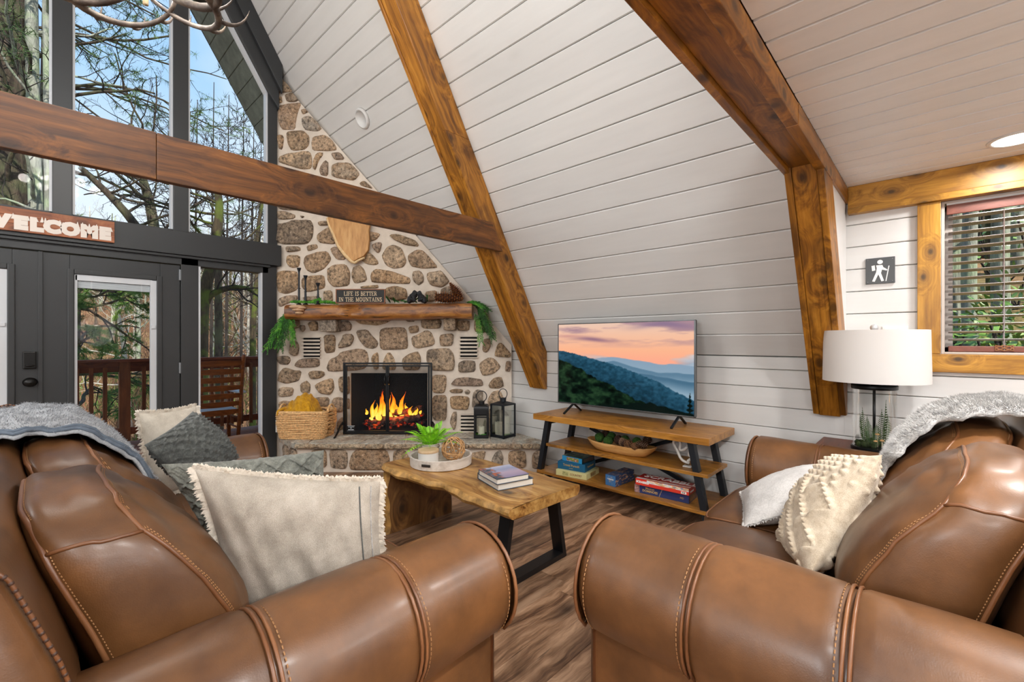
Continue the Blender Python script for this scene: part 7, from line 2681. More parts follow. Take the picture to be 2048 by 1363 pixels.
def bear(name, xo, face, h, lean):
    """sitting-up bear: body, head with ears and muzzle, limbs, as one skin"""
    vs, es, rs = [], [], []

    def pt_(x, z, r, d=0.0):
        r *= 1.75
        vs.append(B0 + RV * (xo + x * face) + UP * z + DV * d)
        rs.append(r)
        return len(vs) - 1
    a = pt_(0, h * .22, h * .19)
    b = pt_(.20 * h + lean, h * .48, h * .17)
    c = pt_(.34 * h + lean, h * .66, h * .11)
    d = pt_(.38 * h + lean, h * .80, h * .115)
    e1 = pt_(.54 * h + lean, h * .76, h * .05)
    ea = pt_(.28 * h + lean, h * .95, h * .035, -.06 * h); eb = pt_(.30 * h + lean, h * .95, h * .035, .10 * h)
    l1 = pt_(-.02 * h, h * .10, h * .10, -.10 * h); l1b = pt_(.04 * h, h * .03, h * .06, -.13 * h)
    l2 = pt_(-.02 * h, h * .10, h * .10, .10 * h); l2b = pt_(.04 * h, h * .03, h * .06, .13 * h)
    s1 = pt_(.24 * h + lean, h * .52, h * .08, -.14 * h); s1b = pt_(.40 * h + lean, h * .08, h * .06, -.15 * h)
    s2 = pt_(.24 * h + lean, h * .52, h * .08, .14 * h); s2b = pt_(.52 * h + lean, h * .56, h * .06, .15 * h)
    es += [(a, b), (b, c), (c, d), (d, e1), (d, ea), (d, eb), (a, l1), (l1, l1b), (a, l2), (l2, l2b), (b, s1), (s1, s1b), (b, s2), (s2, s2b)]
    me = bpy.data.meshes.new(name)
    me.from_pydata([tuple(p) for p in vs], es, [])
    o = bpy.data.objects.new('skin_tmp', me)
    COL.objects.link(o)
    sk = o.modifiers.new('s', 'SKIN')
    for i, r in enumerate(rs):
        me.skin_vertices[0].data[i].radius = (r, r)
    me.skin_vertices[0].data[0].use_root = True
    ss = o.modifiers.new('u', 'SUBSURF'); ss.levels = 2; ss.render_levels = 2
    dg = bpy.context.evaluated_depsgraph_get()
    m2 = bpy.data.meshes.new_from_object(o.evaluated_get(dg))
    bpy.data.objects.remove(o)
    m2.materials.clear(); m2.materials.append(M_bear)
    q = link(name, m2, None, br, True)
    mz = vs[e1]
    MB().ball(mz + RV * (.03 * h * face), h * .055, 10, 7).build('muzzle', M_muz, q, smooth=True)
    return q


bear('bear', -0.072, 1, 27 * px1, 0.0)
bear('bear', 0.072, -1, 26 * px1, 0.0)

# big cones on the mantel
M_bcone = plain('amber_cone_scale', '#b0621e', 0.6, var=0.3, vscale=70)
M_bconet = plain('amber_cone_tip', '#d18a3e', 0.6)
bcm = cone_mesh(0.27, 0.072, 12, 10, 0.2, 2).mesh('cone')
bcm.materials.append(M_bcone); bcm.materials.append(M_bconet); bcm.materials.append(plain('cone_core', '#4a260e', .8))
for (px, py, L_, r_, rot, lab) in ((869, 594, 1.10, 1.08, (0, math.radians(93), -math.radians(43.2)), 'large amber pine cone lying along the mantel'), (924, 600, .86, .86, (0, math.radians(-34), -math.radians(43.2)), 'second amber pine cone rising over the lying one by the sloped ceiling')):
    o = link('large_pine_cone', bcm)
    p = ont(px, py, 4.615 if px < 900 else 4.71)
    p.z = mtop(px) + (.060 if px < 900 else .03)
    o.location = p
    o.rotation_euler = rot
    o.scale = (r_, r_, L_)
    tag(o, lab, 'pine cone', 'amber cones on the mantel')

# ---------------------------------------------------------------- basket with mustard throw
M_wick = plain('woven_water_hyacinth', '#d8ad78', 0.8, var=0.3, vscale=55, bump=0.3, bscale=120)
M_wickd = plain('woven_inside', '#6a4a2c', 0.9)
bx0, bx1 = onz(566, 882, HZ), onz(640, 882, HZ)
BC = ont(607, 872, 4.50)
BC = onz(608, 875, HZ + .001)
bax = RV                                       # long side faces the seats
bw, bd_, bh = 0.245, 0.16, 0.265
bang = math.radians(-3)
bX = Vector((RV.x * math.cos(bang) - RV.y * math.sin(bang), RV.x * math.sin(bang) + RV.y * math.cos(bang), 0))
bY = Vector((-bX.y, bX.x, 0))
bk = thing('wicker_basket', 'woven wicker basket with rope handles on the hearth, holding a mustard throw', 'basket', BC + bY * .06)
BC = BC + bY * .06


def brect(k, z):
    """rounded rectangle outline of the basket at height z"""
    t = 2 * PI * k
    f = 0.84 + 0.16 * min(1, z / (bh * .55)) ** .6
    c, s = math.cos(t), math.sin(t)
    ex_ = 0.30
    return BC + bX * (math.copysign(abs(c) ** ex_, c) * bw * f) + bY * (math.copysign(abs(s) ** ex_, s) * bd_ * (f * .5 + .5)) + UP * z


NB = 120
rows = 15
mb = MB()
for i in range(rows):
    z0_, z1_ = bh * i / rows, bh * (i + 1) / rows
    zc_ = (z0_ + z1_) / 2
    pts = []
    for k in range(NB):
        p = brect(k / NB, zc_)
        nrm_ = (p - BC - UP * zc_).normalized()
        w = 0.008 * math.sin(k * PI / 2 + (PI if i % 2 else 0) * 1.0 + i * .4)
        pts.append(p + nrm_ * w + UP * (.002 * math.sin(k * PI / 2 + i)))
    mb.tube(pts, bh / rows * .56, 5, closed=True)
mb.build('woven_body', M_wick, bk, smooth=True, kind='stuff')
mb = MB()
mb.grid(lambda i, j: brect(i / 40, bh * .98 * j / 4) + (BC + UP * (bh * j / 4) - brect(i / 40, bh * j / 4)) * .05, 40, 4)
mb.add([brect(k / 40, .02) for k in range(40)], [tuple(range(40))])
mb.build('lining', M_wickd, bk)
mb = MB()
for r_o in (0.0, .006):
    mb.tube([brect(k / 80, bh) + UP * (.004 - r_o) for k in range(80)], .0085, 8, closed=True)
mb.build('rim', M_wick, bk, smooth=True)
for sg in (-1, 1):
    pts = []
    for k in range(13):
        u = k / 12
        pts.append(BC + bX * sg * (bw * 1.0 + .004) + bY * ((u - .5) * .16) + UP * (bh - .01 + .070 * math.sin(PI * u) ** .7))
    MB().tube(pts, [.011 + .0025 * math.sin(k * 2.6) for k in range(13)], 8).build('handle', M_wick, bk, smooth=True)
mt = thing('mustard_throw', 'mustard yellow knitted throw bundled in the wicker basket', 'blanket', BC + UP * .2)


def mus(i, j):
    u, v_ = i / 60, j / 44
    a = (u - .5) * 2; b = (v_ - .5) * 2
    h = math.sqrt(max(0, 1 - abs(a) ** 2.2)) * (1 - .62 * abs(b) ** 2.2)
    prof_ = .165 * h + .05 * max(0, 1 - ((a - .25) / .6) ** 2)
    x = -.045 + a * .17
    z = bh - .045 + prof_ * (1 if u > .05 else .6)
    fold = .006 * math.sin(a * 16 + b * 5 + 2 * n3((a * 3, b * 3, 1))) + .004 * math.sin(b * 34 + a * 10) + .0025 * math.sin(a * 90) * math.sin(b * 60)
    return BC + bX * x + bY * (b * .148) + UP * (z - .115 * abs(b) ** 5 + fold * 1.5)


o = MB().grid(mus, 60, 44).build('bundle', M_mustard, mt, smooth=True)
for k in range(9):
    q = []
    p = BC + bX * (-.215 - .004 * k + .01 * (k % 3)) + bY * (-.10 + .012 * k - .055) + UP * (bh + .012)
    s0 = BC + bX * (-.15) + bY * (-.06 + .006 * k) + UP * (bh + .03)
    e_ = p - bY * .012 - UP * (.045 + .012 * (k % 3))
    MB().tube([s0, s0.lerp(p, .6) + UP * .012, p, p.lerp(e_, .5), e_], [.014, .014, .010, .007, .004], 7).build('tassel', M_mustard, mt, smooth=True)

# white block at the foot of the jamb
op = thing('outlet_box', 'pale outlet box at the foot of the stone beside the glass wall', 'outlet', ont(549, 868, 4.78))
a = ont(546, 868, 4.76); b = ont(556, 843, 4.76)
MB().box((0, 0, 0), ((RV.dot(b - a)), .03, b.z - a.z), frame_M(Vector((a.x, a.y, HZ + .002)), RV, DV)).build('box', M_plate, op, fix=True, bevel=.003)

# ---------------------------------------------------------------- lanterns with candles
M_wax = plain('ivory_wax', '#e6dcc6', 0.5, Subsurface_Weight=0.0)
M_wick_b = plain('burnt_wick', '#1a1612', 0.9)
M_lang = glass_mat('lantern_glass', (.95, .97, .96, 1), .6)


def candle(label, c, r, h):
    t = thing('pillar_candle', label, 'candle', c, 'candles in the lanterns')
    MB().lathe([(0.0, 0), (r, 0), (r, h - .004), (r - .004, h), (r * .6, h - .004), (0, h - .006)], c, 24).build('wax', M_wax, t, fix=True, smooth=True, sharp=40)
    MB().tube([c + UP * (h - .006), c + UP * (h + .006)], .0012, 5).build('wick', M_wick_b, t)


def greens(parent, c, n, r, R, mat):
    mb = MB()
    for k in range(n):
        a = R.random() * 2 * PI
        p = c + Vector((math.cos(a), math.sin(a), 0)) * r * R.uniform(.75, 1.05)
        mb.tube([p, p + Vector((math.cos(a + 1.3), math.sin(a + 1.3), R.uniform(.1, .6))) * .025], [.005, .001], 4)
    mb.build('greenery', mat, parent, kind='stuff')


R = random.Random(6)
# small solid-topped lantern
LS = onz(963, 874, HZ)
wS = 0.072
M1 = frame_M(LS, RV, DV)
ls = thing('lantern', 'smaller black lantern with a solid domed top, in front of the low vent', 'lantern', LS, 'lanterns on the hearth')
hS = 0.285
MB().box((-wS, -wS, 0), (wS, wS, .022), M1).build('base', M_black, ls, fix=True, bevel=.003)
for sx in (-1, 1):
    for sy in (-1, 1):
        MB().box((sx * wS - (.018 if sx > 0 else 0), sy * wS - (.018 if sy > 0 else 0), .02), (sx * wS + (.018 if sx < 0 else 0), sy * wS + (.018 if sy < 0 else 0), hS), M1).build('post', M_black, ls, fix=True, bevel=.002)
for fx, fy in ((0, -1), (1, 0), (0, 1), (-1, 0)):
    Mf = M1 @ Matrix.Rotation(math.atan2(fy, fx) + PI / 2, 4, 'Z')
    for (za, zb) in ((.205, .218), (.224, .231), (.238, .290), (.02, .034)):
        MB().box((-wS + .01, -wS, za), (wS - .01, -wS + .006, zb), Mf).build('grille_bar', M_black, ls)
    MB().box((-wS + .016, -wS + .008, .03), (wS - .016, -wS + .010, .205), Mf).build('pane', M_lang, ls)
dome = []
mb = MB()
for k in range(6):
    u = k / 5
    w = wS * (1.02 - .55 * u ** 2.4)
    z = hS + .048 * math.sin(u * PI / 2)
    dome.append([(-w, -w, z), (w, -w, z), (w, w, z), (-w, w, z)])
for k in range(5):
    for q in range(4):
        mb.add([M1 @ Vector(p) for p in (dome[k][q], dome[k][(q + 1) % 4], dome[k + 1][(q + 1) % 4], dome[k + 1][q])], [(0, 1, 2, 3)])
mb.add([M1 @ Vector(p) for p in dome[5]], [(0, 1, 2, 3)])
mb.build('domed_top', M_black, ls, fix=True, weld=1e-5)
MB().lathe([(.030, hS + .046), (.030, hS + .072), (.034, hS + .074), (.034, hS + .080), (.0, hS + .082)], LS, 20).build('chimney', M_black, ls, smooth=True, sharp=40)
MB().tube([LS + RV * (.052 * math.sin(a)) + UP * (hS + .125 - .054 * math.cos(a)) for a in [2 * PI * k / 28 for k in range(28)]], .0045, 7, closed=True).build('ring_handle', M_black, ls, smooth=True)
candle('ivory candle inside the smaller black lantern', LS + UP * .0235 - DV * .01, .034, .088)
greens(ls, LS + UP * .028, 26, .052, R, M_cedar)
lf = thing('fern_sprig', 'dark fern sprig standing inside the smaller black lantern', 'greenery', LS + RV * .03 + UP * .024)
frond(LS + RV * .035 + DV * .03 + UP * .024, (0, 0, 1), .165, .034, 0, M_fern2, lf, 14)
# large glass lantern
LL = onz(1006, 873, HZ)
wl, hl = .092, .335
ang = math.radians(2)
lx = Vector((math.cos(ang), math.sin(ang), 0))
M2_ = frame_M(LL, lx, Vector((-lx.y, lx.x, 0)))
lg = thing('lantern', 'larger black framed glass lantern beside the white wall', 'lantern', LL, 'lanterns on the hearth')
MB().box((-wl, -wl, 0.004), (wl, wl, .018), M2_).build('base', M_steel, lg, fix=True, bevel=.002)
for sx in (-1, 1):
    for sy in (-1, 1):
        c = Vector((sx * (wl - .007), sy * (wl - .007), 0))
        MB().box((c.x - .007, c.y - .007, .0), (c.x + .007, c.y + .007, hl), M2_).build('post', M_steel, lg, fix=True, bevel=.0015)
for z in (.018, hl - .012):
    for k in range(4):
        Mf = M2_ @ Matrix.Rotation(k * PI / 2, 4, 'Z')
        MB().box((-wl + .012, -wl, z), (wl - .012, -wl + .012, z + .012), Mf).build('rail', M_steel, lg, fix=True, bevel=.0015)
for k in range(4):
    Mf = M2_ @ Matrix.Rotation(k * PI / 2, 4, 'Z')
    MB().box((-wl + .013, -wl + .005, .03), (wl - .013, -wl + .007, hl - .012), Mf).build('pane', M_lang, lg)
mb = MB()
P = [(-wl, -wl, hl), (wl, -wl, hl), (wl, wl, hl), (-wl, wl, hl), (-.03, -.03, hl + .022), (.03, -.03, hl + .022), (.03, .03, hl + .022), (-.03, .03, hl + .022)]
mb.add([M2_ @ Vector(p) for p in P], [(0, 3, 2, 1), (4, 5, 6, 7), (0, 1, 5, 4), (1, 2, 6, 5), (2, 3, 7, 6), (3, 0, 4, 7)])
mb.build('roof', M_steel, lg, fix=True)
MB().lathe([(.032, hl + .020), (.032, hl + .050), (.036, hl + .052), (.036, hl + .057), (.0, hl + .060)], LL, 20).build('chimney', M_steel, lg, smooth=True, sharp=40)
MB().tube([LL + RV * (.042 * math.sin(a)) + UP * (hl + .098 - .050 * math.cos(a)) for a in [2 * PI * k / 28 for k in range(28)]], .004, 7, closed=True).build('ring_handle', M_steel, lg, smooth=True)
MB().ball(LL - lx * 0 + M2_.to_3x3() @ Vector((-wl - .004, 0, .17)), .006, 8, 6).build('latch', M_steel, lg)
candle('shorter ivory candle inside the larger glass lantern', LL + UP * .0195 - RV * .045 - DV * .02, .036, .135)
candle('taller ivory candle inside the larger glass lantern', LL + UP * .0195 + RV * .035 + DV * .01, .036, .185)
greens(lg, LL + UP * .024, 34, .065, R, M_cedar)

# ---------------------------------------------------------------- antler chandelier
g = G('antler')
v = g.co()
n = g.noise(v, 14, 5, .6)
g.bsdf(Base_Color=g.ramp(n, [(.3, '#2e2620'), (.5, '#524740'), (.75, '#857868')]), Roughness=0.6, Normal=g.bump(g.noise(v, 90, 3), .2, .004))
M_antler = g.mat
CHC = Vector((0.235, 2.60, 3.05))
cdl = thing('antler_chandelier', 'antler chandelier hanging from the ridge above the sofa', 'chandelier', CHC)


def antler(c, a0, R, flip=1, r=.40):
    """one curved beam with upswept tines, lying round the ring of the chandelier"""
    pts = []
    K = 16
    for k in range(K + 1):
        u = k / K
        a = a0 + flip * u * 1.75
        rr = r * (0.62 + .42 * math.sin(u * PI * .85))
        z = -0.24 + .16 * u ** 2.4 + .10 * (1 - u) ** 3
        pts.append(c + Vector((math.cos(a) * rr, math.sin(a) * rr, z)))
    o = MB().tube(pts, [.021 - .012 * k / K + (.005 if k == 0 else 0) for k in range(K + 1)], 9).build('antler', M_antler, cdl, smooth=True)
    for kk, ln in ((3, .20), (7, .24), (10, .2), (13, .13)):
        p = pts[kk]
        out_ = Vector((p.x - c.x, p.y - c.y, 0)).normalized()
        t = (pts[kk + 1] - pts[kk - 1]).normalized()
        q = []
        d = (out_ * .9 + t * .25 - UP * .15).normalized()
        pp = p.copy()
        for m_ in range(8):
            q.append(pp.copy())
            d = (d + UP * .26 - out_ * .04).normalized()
            pp = pp + d * ln / 7
        MB().tube(q, [.0125 * (1 - m_ / 7.6) for m_ in range(8)], 7).build('tine', M_antler, o, smooth=True)
    return o


for k in range(6):
    antler(CHC, k * PI / 3 + .3, rnd, 1 if k % 2 else -1)
for k in range(4):
    antler(CHC + UP * .28, k * PI / 2, rnd, 1 if k % 2 else -1, .30)
M_rod = plain('bronze_rod', '#2b2119', 0.4, 0.7)
MB().tube([CHC + UP * -.1, CHC + UP * 4.05], .009, 8).build('rod', M_rod, cdl, smooth=True)
MB().lathe([(0.0, -.16), (.03, -.13), (.035, -.05), (.02, .0), (.02, .3), (.0, .32)], CHC, 16).build('hub', M_rod, cdl, smooth=True)
for k in range(6):
    a = k * PI / 3
    p = CHC + Vector((math.cos(a) * .30, math.sin(a) * .30, -.06))
    MB().tube([p - UP * .07, p + UP * .02], .012, 10).build('candle_sleeve', plain('ivory_sleeve', '#cbb894', .6) if 'ivory_sleeve' not in bpy.data.materials else bpy.data.materials['ivory_sleeve'], cdl, smooth=True)
    MB().lathe([(0.0, .02), (.010, .022), (.018, .05), (.012, .08), (.003, .10), (0, .105)], p, 12).build('bulb', M_lens, cdl, smooth=True)
    lamp('POINT', 'chandelier_bulb_light', p + UP * .14, 13, (1.0, 0.95, 0.88), shadow_soft_size=.05)
# ---------------------------------------------------------------- deck, rocking chair
M_deck = wood('red_brown_deck', [(0.3, '#4a1f10'), (0.55, '#7a3b1e'), (0.8, '#95502c')], 'x', knots=0.2, rough=0.55, blotch=0.3)
M_deckz = wood('red_brown_rail', [(0.3, '#4a2410'), (0.55, '#7a421f'), (0.8, '#97592e')], 'z', knots=0.1, rough=0.55, blotch=0.3)
dk_ = struct(thing('deck_floor', None, None, (0, 6.4, -0.1)), 'red brown boarded deck outside the glass wall')
y = 5.22
while y < 7.62:
    board((1, 0, 0), (0, 1, 0), (0, 0, 1), 0.138, 0.035, 0.003, (-4.0, y, -0.05), 7.2, M_deck, dk_, 'deck_board')
    y += 0.142
YR, ZR = 7.5, 1.02
rl = thing('deck_railing', 'red brown wooden deck railing with square balusters beyond the doors', 'railing', (0, YR, 0))
bbox_part('cap_rail', (-4.0, YR - .085, ZR - .035), (3.05, YR + .085, ZR), M_deck, rl, .004)
bbox_part('upper_rail', (-4.0, YR - .02, ZR - .16), (3.0, YR + .02, ZR - .036), M_deck, rl, .003)
bbox_part('lower_rail', (-4.0, YR - .02, .06), (3.0, YR + .02, .15), M_deck, rl, .003)
xp = ony(249, 800, YR).x
posts = [xp - 1.62, xp, xp + 1.62]
for x in posts:
    bbox_part('post', (x - .055, YR - .05, -.05), (x + .055, YR + .05, ZR - .036), M_deckz, rl, .004)
x = xp - 2.6
st_p = ony(196, 800, YR).x - ony(168, 800, YR).x
k = -16
while k < 20:
    xx = xp + st_p * .5 + k * st_p
    k += 1
    if min(abs(xx - p) for p in posts) < .07 or xx > 2.95 or xx < -3.2:
        continue
    bbox_part('baluster', (xx - .02, YR - .06, .03), (xx + .02, YR - .021, ZR - .10), M_deckz, rl, .003)
rr = thing('deck_railing', 'side run of the deck railing behind the rocking chair', 'railing', (2.95, 6.4, 0))
bbox_part('cap_rail', (2.87, 5.6, ZR - .035), (3.04, YR - .09, ZR), M_deck, rr, .004)
bbox_part('upper_rail', (2.935, 5.6, ZR - .16), (2.975, YR - .06, ZR - .036), M_deck, rr, .003)
bbox_part('post', (2.90, YR - .16, -.05), (3.01, YR - .065, ZR - .036), M_deckz, rr, .004)
bbox_part('post', (2.90, 5.6, -.05), (3.01, 5.7, ZR - .036), M_deckz, rr, .004)
for k in range(10):
    bbox_part('baluster', (2.976, 5.8 + k * .15, .03), (3.0, 5.84 + k * .15, ZR - .10), M_deckz, rr, .003)

M_rock = wood('varnished_rocker_wood', [(0.3, '#5a2a10'), (0.55, '#8a4a1e'), (0.8, '#a9652e')], 'x', knots=0, rough=0.4, blotch=.2)
M_wseat = plain('pale_slat', '#b9bcc0', .5)
rc = thing('rocking_chair', 'slat backed wooden rocking chair on the deck outside the side pane', 'chair', (1.53, 6.45, -.05))
xl, xr_, yb_, lean = 1.235, 1.735, 6.20, -.12
pb = lambda x, z: Vector((x, yb_ - (z - .35) * .22, z))
for x in (xl, xr_):
    MB().tube([pb(x, .02), pb(x, .35), pb(x, .8), pb(x, 1.02), pb(x, 1.06), pb(x, 1.09)], [.021, .023, .022, .021, .024, .014], 12).build('back_post', M_rock, rc, smooth=True)
for k in range(7):
    zc = .985 - k * .098
    mb = MB()
    NS2 = 12
    for i in range(NS2 + 1):
        u = i / NS2
        bow = .035 * math.sin(PI * u)
        hgt_ = .028 + .010 * math.sin(PI * u)
        for (dd, hh) in ((-.006, -hgt_ * .8), (-.006, hgt_), (.006, hgt_), (.006, -hgt_ * .8)):
            p = pb(xl + (xr_ - xl) * u, zc + hh)
            mb.v.append((p.x, p.y - bow + dd, p.z))
    for i in range(NS2):
        for j in range(4):
            j2 = (j + 1) % 4
            mb.f.append((i * 4 + j, i * 4 + j2, (i + 1) * 4 + j2, (i + 1) * 4 + j)); mb.m.append(0)
    mb.build('back_slat', M_rock, rc, fix=True)
for x in (xl - .01, xr_ + .01):
    MB().tube([(x, yb_ - .02, .02), (x, yb_ - .25, .035), (x, yb_ - .45, .10)], .018, 8).tube([(x, yb_ - .02, .02), (x, yb_ + .3, -.02), (x, yb_ + .6, .0), (x, yb_ + .75, .05)], .018, 8).build('rocker', M_rock, rc, smooth=True)
    MB().tube([(x, yb_ + .48, .0), (x, yb_ + .48, .62)], .022, 10).build('front_post', M_rock, rc, smooth=True)
    MB().box((x - .045, yb_ - .07, .615), (x + .045, yb_ + .56, .64)).build('arm', M_wseat, rc, fix=True, bevel=.008)
    for z in (.18, .30):
        MB().tube([(x, yb_ + .03, z), (x, yb_ + .48, z)], .012, 7).build('side_rung', M_rock, rc, smooth=True)
for k in range(8):
    yy = yb_ + .03 + k * .058
    bbox_part('seat_slat', (xl, yy, .40 + .01 * (k / 8)), (xr_, yy + .046, .415 + .01 * (k / 8)), M_wseat, rc, .003)

# ---------------------------------------------------------------- woods outside
def bark(name, a, b, c, lichen=None, am=.5):
    g = G(name)
    v = g.shift(g.co(), 9)
    n = g.noise(g.n('Mapping', None, Vector=v, Scale=(7, 7, 1.6)).outputs[0], 2.0, 6, .7)
    col = g.ramp(n, [(.3, a), (.5, b), (.72, c)])
    if lichen:
        m = g.noise(v, 3.4, 4, .6)
        col = g.mix(g.math('MULTIPLY', g.val(m, [(.46, 0.0), (.60, 1.0)]), am), col, lichen)
    g.bsdf(Base_Color=col, Roughness=.95, Normal=g.bump(n, 1.0, .05))
    return g.mat


M_bark = bark('dark_bark', '#221b15', '#453a30', '#6a5a4c', '#5a6640', .4)
M_barkl = bark('lichen_bark', '#57574f', '#8b8d82', '#b4b6aa', '#9aaa88', .7)
M_barkm = bark('mossy_bark', '#231c14', '#3f3524', '#5a4c36', '#56641f', .8)
M_barkp = bark('pale_bark', '#8a8478', '#b4aea2', '#d2ccc0')
M_twig = plain('dark_twigs', '#2b2420', .95)
M_twigb = plain('brown_twigs', '#5e4636', .95, var=.3, vscale=.6)
M_twigr = plain('russet_twigs', '#7d5a42', .95, var=.35, vscale=.5)
g = G('pine_needles')
g.bsdf(Base_Color=g.ramp(g.noise(g.co(), 2.2, 4), [(.3, '#22361a'), (.5, '#3f5a28'), (.72, '#69803f')]), Roughness=.8)
M_pine = g.mat
g = G('hemlock_needles')
g.bsdf(Base_Color=g.ramp(g.noise(g.co(), 2.6, 4), [(.3, '#2f4a1c'), (.5, '#587a30'), (.72, '#8ea850')]), Roughness=.8)
M_hem = g.mat


def limb(mb, p, d, L, r, R, segs=7, sides=5, wig=.16, lift=.05, taper=.35):
    pts = [Vector(p)]
    d = Vector(d).normalized()
    for k in range(segs):
        d = (d + Vector((R.gauss(0, wig), R.gauss(0, wig), R.gauss(0, wig) + lift))).normalized()
        pts.append(pts[-1] + d * (L / segs))
    mb.tube(pts, [r * (1 - (1 - taper) * k / segs) for k in range(segs + 1)], sides, cap=False)
    return pts


MINR = [.0035]


def branch_out(mb, pts, r, L, level, R, n, wig, lift, tips, spread=.9):
    """side branches along pts, again and again; ends collected in tips"""
    for k in range(n):
        u = .22 + .78 * (k + R.random()) / n
        i = min(len(pts) - 2, int(u * (len(pts) - 1)))
        f = u * (len(pts) - 1) - i
        p = pts[i].lerp(pts[i + 1], f)
        t = (pts[i + 1] - pts[i]).normalized()
        s = Vector((R.gauss(0, 1), R.gauss(0, 1), R.gauss(0, .7)))
        s = (s - t * s.dot(t))
        if s.length < 1e-3:
            continue
        d = (t * .75 + s.normalized() * spread).normalized()
        l = L * (1 - .45 * u) * R.uniform(.7, 1.15)
        rr = max(MINR[0], r * (1 - .6 * u) * .55)
        q = limb(mb, p, d, l, rr, R, 5 if level else 4, 4 if level > 0 else 3, wig, lift)
        if level > 0:
            branch_out(mb, q, rr, l * .52, level - 1, R, max(3, n - 1), wig, lift, tips, spread)
        else:
            tips.append(q)


def bare_tree(name, label, pts, radii, mat, seed, nlimb, L, level=2, lift=.06, wig=.17, group=None, twig=None, start=.35, dirbias=None, lk=.38):
    """tree with its own trunk line and limbs"""
    R = random.Random(seed)
    t = thing(name, label, 'tree', pts[0], group)
    P = [Vector(p) for p in pts]
    Q = []
    for i in range(len(P) - 1):
        for k in range(3):
            Q.append(P[i].lerp(P[i + 1], k / 3))
    Q.append(P[-1])
    for _ in range(2):
        Q = [Q[0]] + [(Q[i - 1] + Q[i] * 2 + Q[i + 1]) / 4 for i in range(1, len(Q) - 1)] + [Q[-1]]
    rs = [radii[0] + (radii[1] - radii[0]) * k / (len(Q) - 1) for k in range(len(Q))]
    MB().tube(Q, rs, 12).build('trunk', mat, t, smooth=True)
    tips = []
    mb2 = MB()
    for k in range(nlimb):
        u = start + (1 - start) * (k + R.random() * .8) / nlimb
        i = min(len(Q) - 2, int(u * (len(Q) - 1)))
        p = Q[i]
        a = R.random() * 2 * PI
        d = Vector((math.cos(a), math.sin(a), R.uniform(.1, .7)))
        if dirbias:
            d = d + Vector(dirbias)
        mb = MB()
        rr = rs[i] * lk
        l = L * R.uniform(.7, 1.2) * (1 - .4 * (u - start))
        q = limb(mb, p, d, l, rr, R, 8, 6, wig, lift)
        mb.build('limb', mat, t, smooth=True)
        branch_out(mb2, q, rr, l * .5, level - 1, R, 5, wig, lift, tips)
    mb2.build('twigs', twig or M_twig, t, kind='stuff')
    return t, tips, Q


def needles(mb, tips, R, n=10, L=.12, w=.006, every=1, droop=.0):
    for q in tips[::every]:
        for k in range(1, len(q)):
            for _ in range(n):
                p = q[k - 1].lerp(q[k], R.random())
                d = Vector((R.gauss(0, 1), R.gauss(0, 1), R.gauss(0, .7) - droop)) + (q[k] - q[k - 1]).normalized() * .9
                d.normalize()
                s = d.orthogonal().normalized() * w
                b = len(mb.v)
                mb.v += [tuple(p - s), tuple(p + s), tuple(p + d * L * R.uniform(.6, 1.1))]
                mb.f.append((b, b + 1, b + 2)); mb.m.append(0)


at = lambda px, py, y: ony(px, py, y)
RT = random.Random(42)
# big dark pine by the left of the glass wall, with long boughs
t, tips, Q = bare_tree('pine_tree', 'massive dark trunked pine seen through the pane beside the first mullion', [at(10, 900, 11.5), at(12, 600, 11.5), at(16, 300, 11.5), at(14, 60, 11.5), at(10, -260, 11.5)], (.34, .24), M_bark, 3, 16, 2.6, 2, lift=.0, start=.45, dirbias=(1.0, -.2, 0), lk=.14)
mb = MB(); needles(mb, tips, RT, 5, .16, .006); mb.build('needles', M_pine, t, kind='stuff')
t, tips, Q = bare_tree('pine_tree', 'pine behind the glass whose needled boughs spread over the upper middle pane', [at(90, 1100, 14), at(92, 500, 14), at(100, 0, 14), at(105, -300, 14)], (.16, .10), M_bark, 5, 15, 3.4, 2, lift=-.01, start=.50, dirbias=(1.3, 0, -.1), lk=.26)
mb = MB(); needles(mb, tips, RT, 9, .20, .007, 1, .2); mb.build('needles', M_pine, t, kind='stuff')
bare_tree('tree', 'slim pale lichen covered trunk next to the massive pine', [at(78, 900, 10.5), at(74, 500, 10.5), at(66, 200, 10.5), at(60, -200, 10.5)], (.10, .07), M_barkl, 8, 7, 1.6, 2)
bare_tree('tree', 'second slim lichen trunk just beside the first mullion', [at(104, 900, 10), at(100, 400, 10), at(96, 150, 10), at(92, -200, 10)], (.07, .05), M_barkl, 9, 6, 1.4, 2)
# bare tree whose limbs fill the middle panes
bare_tree('tree', 'bare dark tree whose limbs slant across the lower middle pane', [at(340, 1000, 12), at(318, 520, 12), at(300, 400, 12), at(280, 345, 12), at(262, 250, 12)], (.13, .05), M_bark, 14, 9, 2.3, 3, start=.5, dirbias=(-.7, 0, .1))
bare_tree('tree', 'bare dark tree leaning from the sign toward the middle mullion', [at(420, 900, 11), at(340, 560, 11), at(270, 445, 11), at(215, 385, 11), at(160, 335, 11)], (.11, .04), M_bark, 17, 8, 1.8, 3, start=.35)
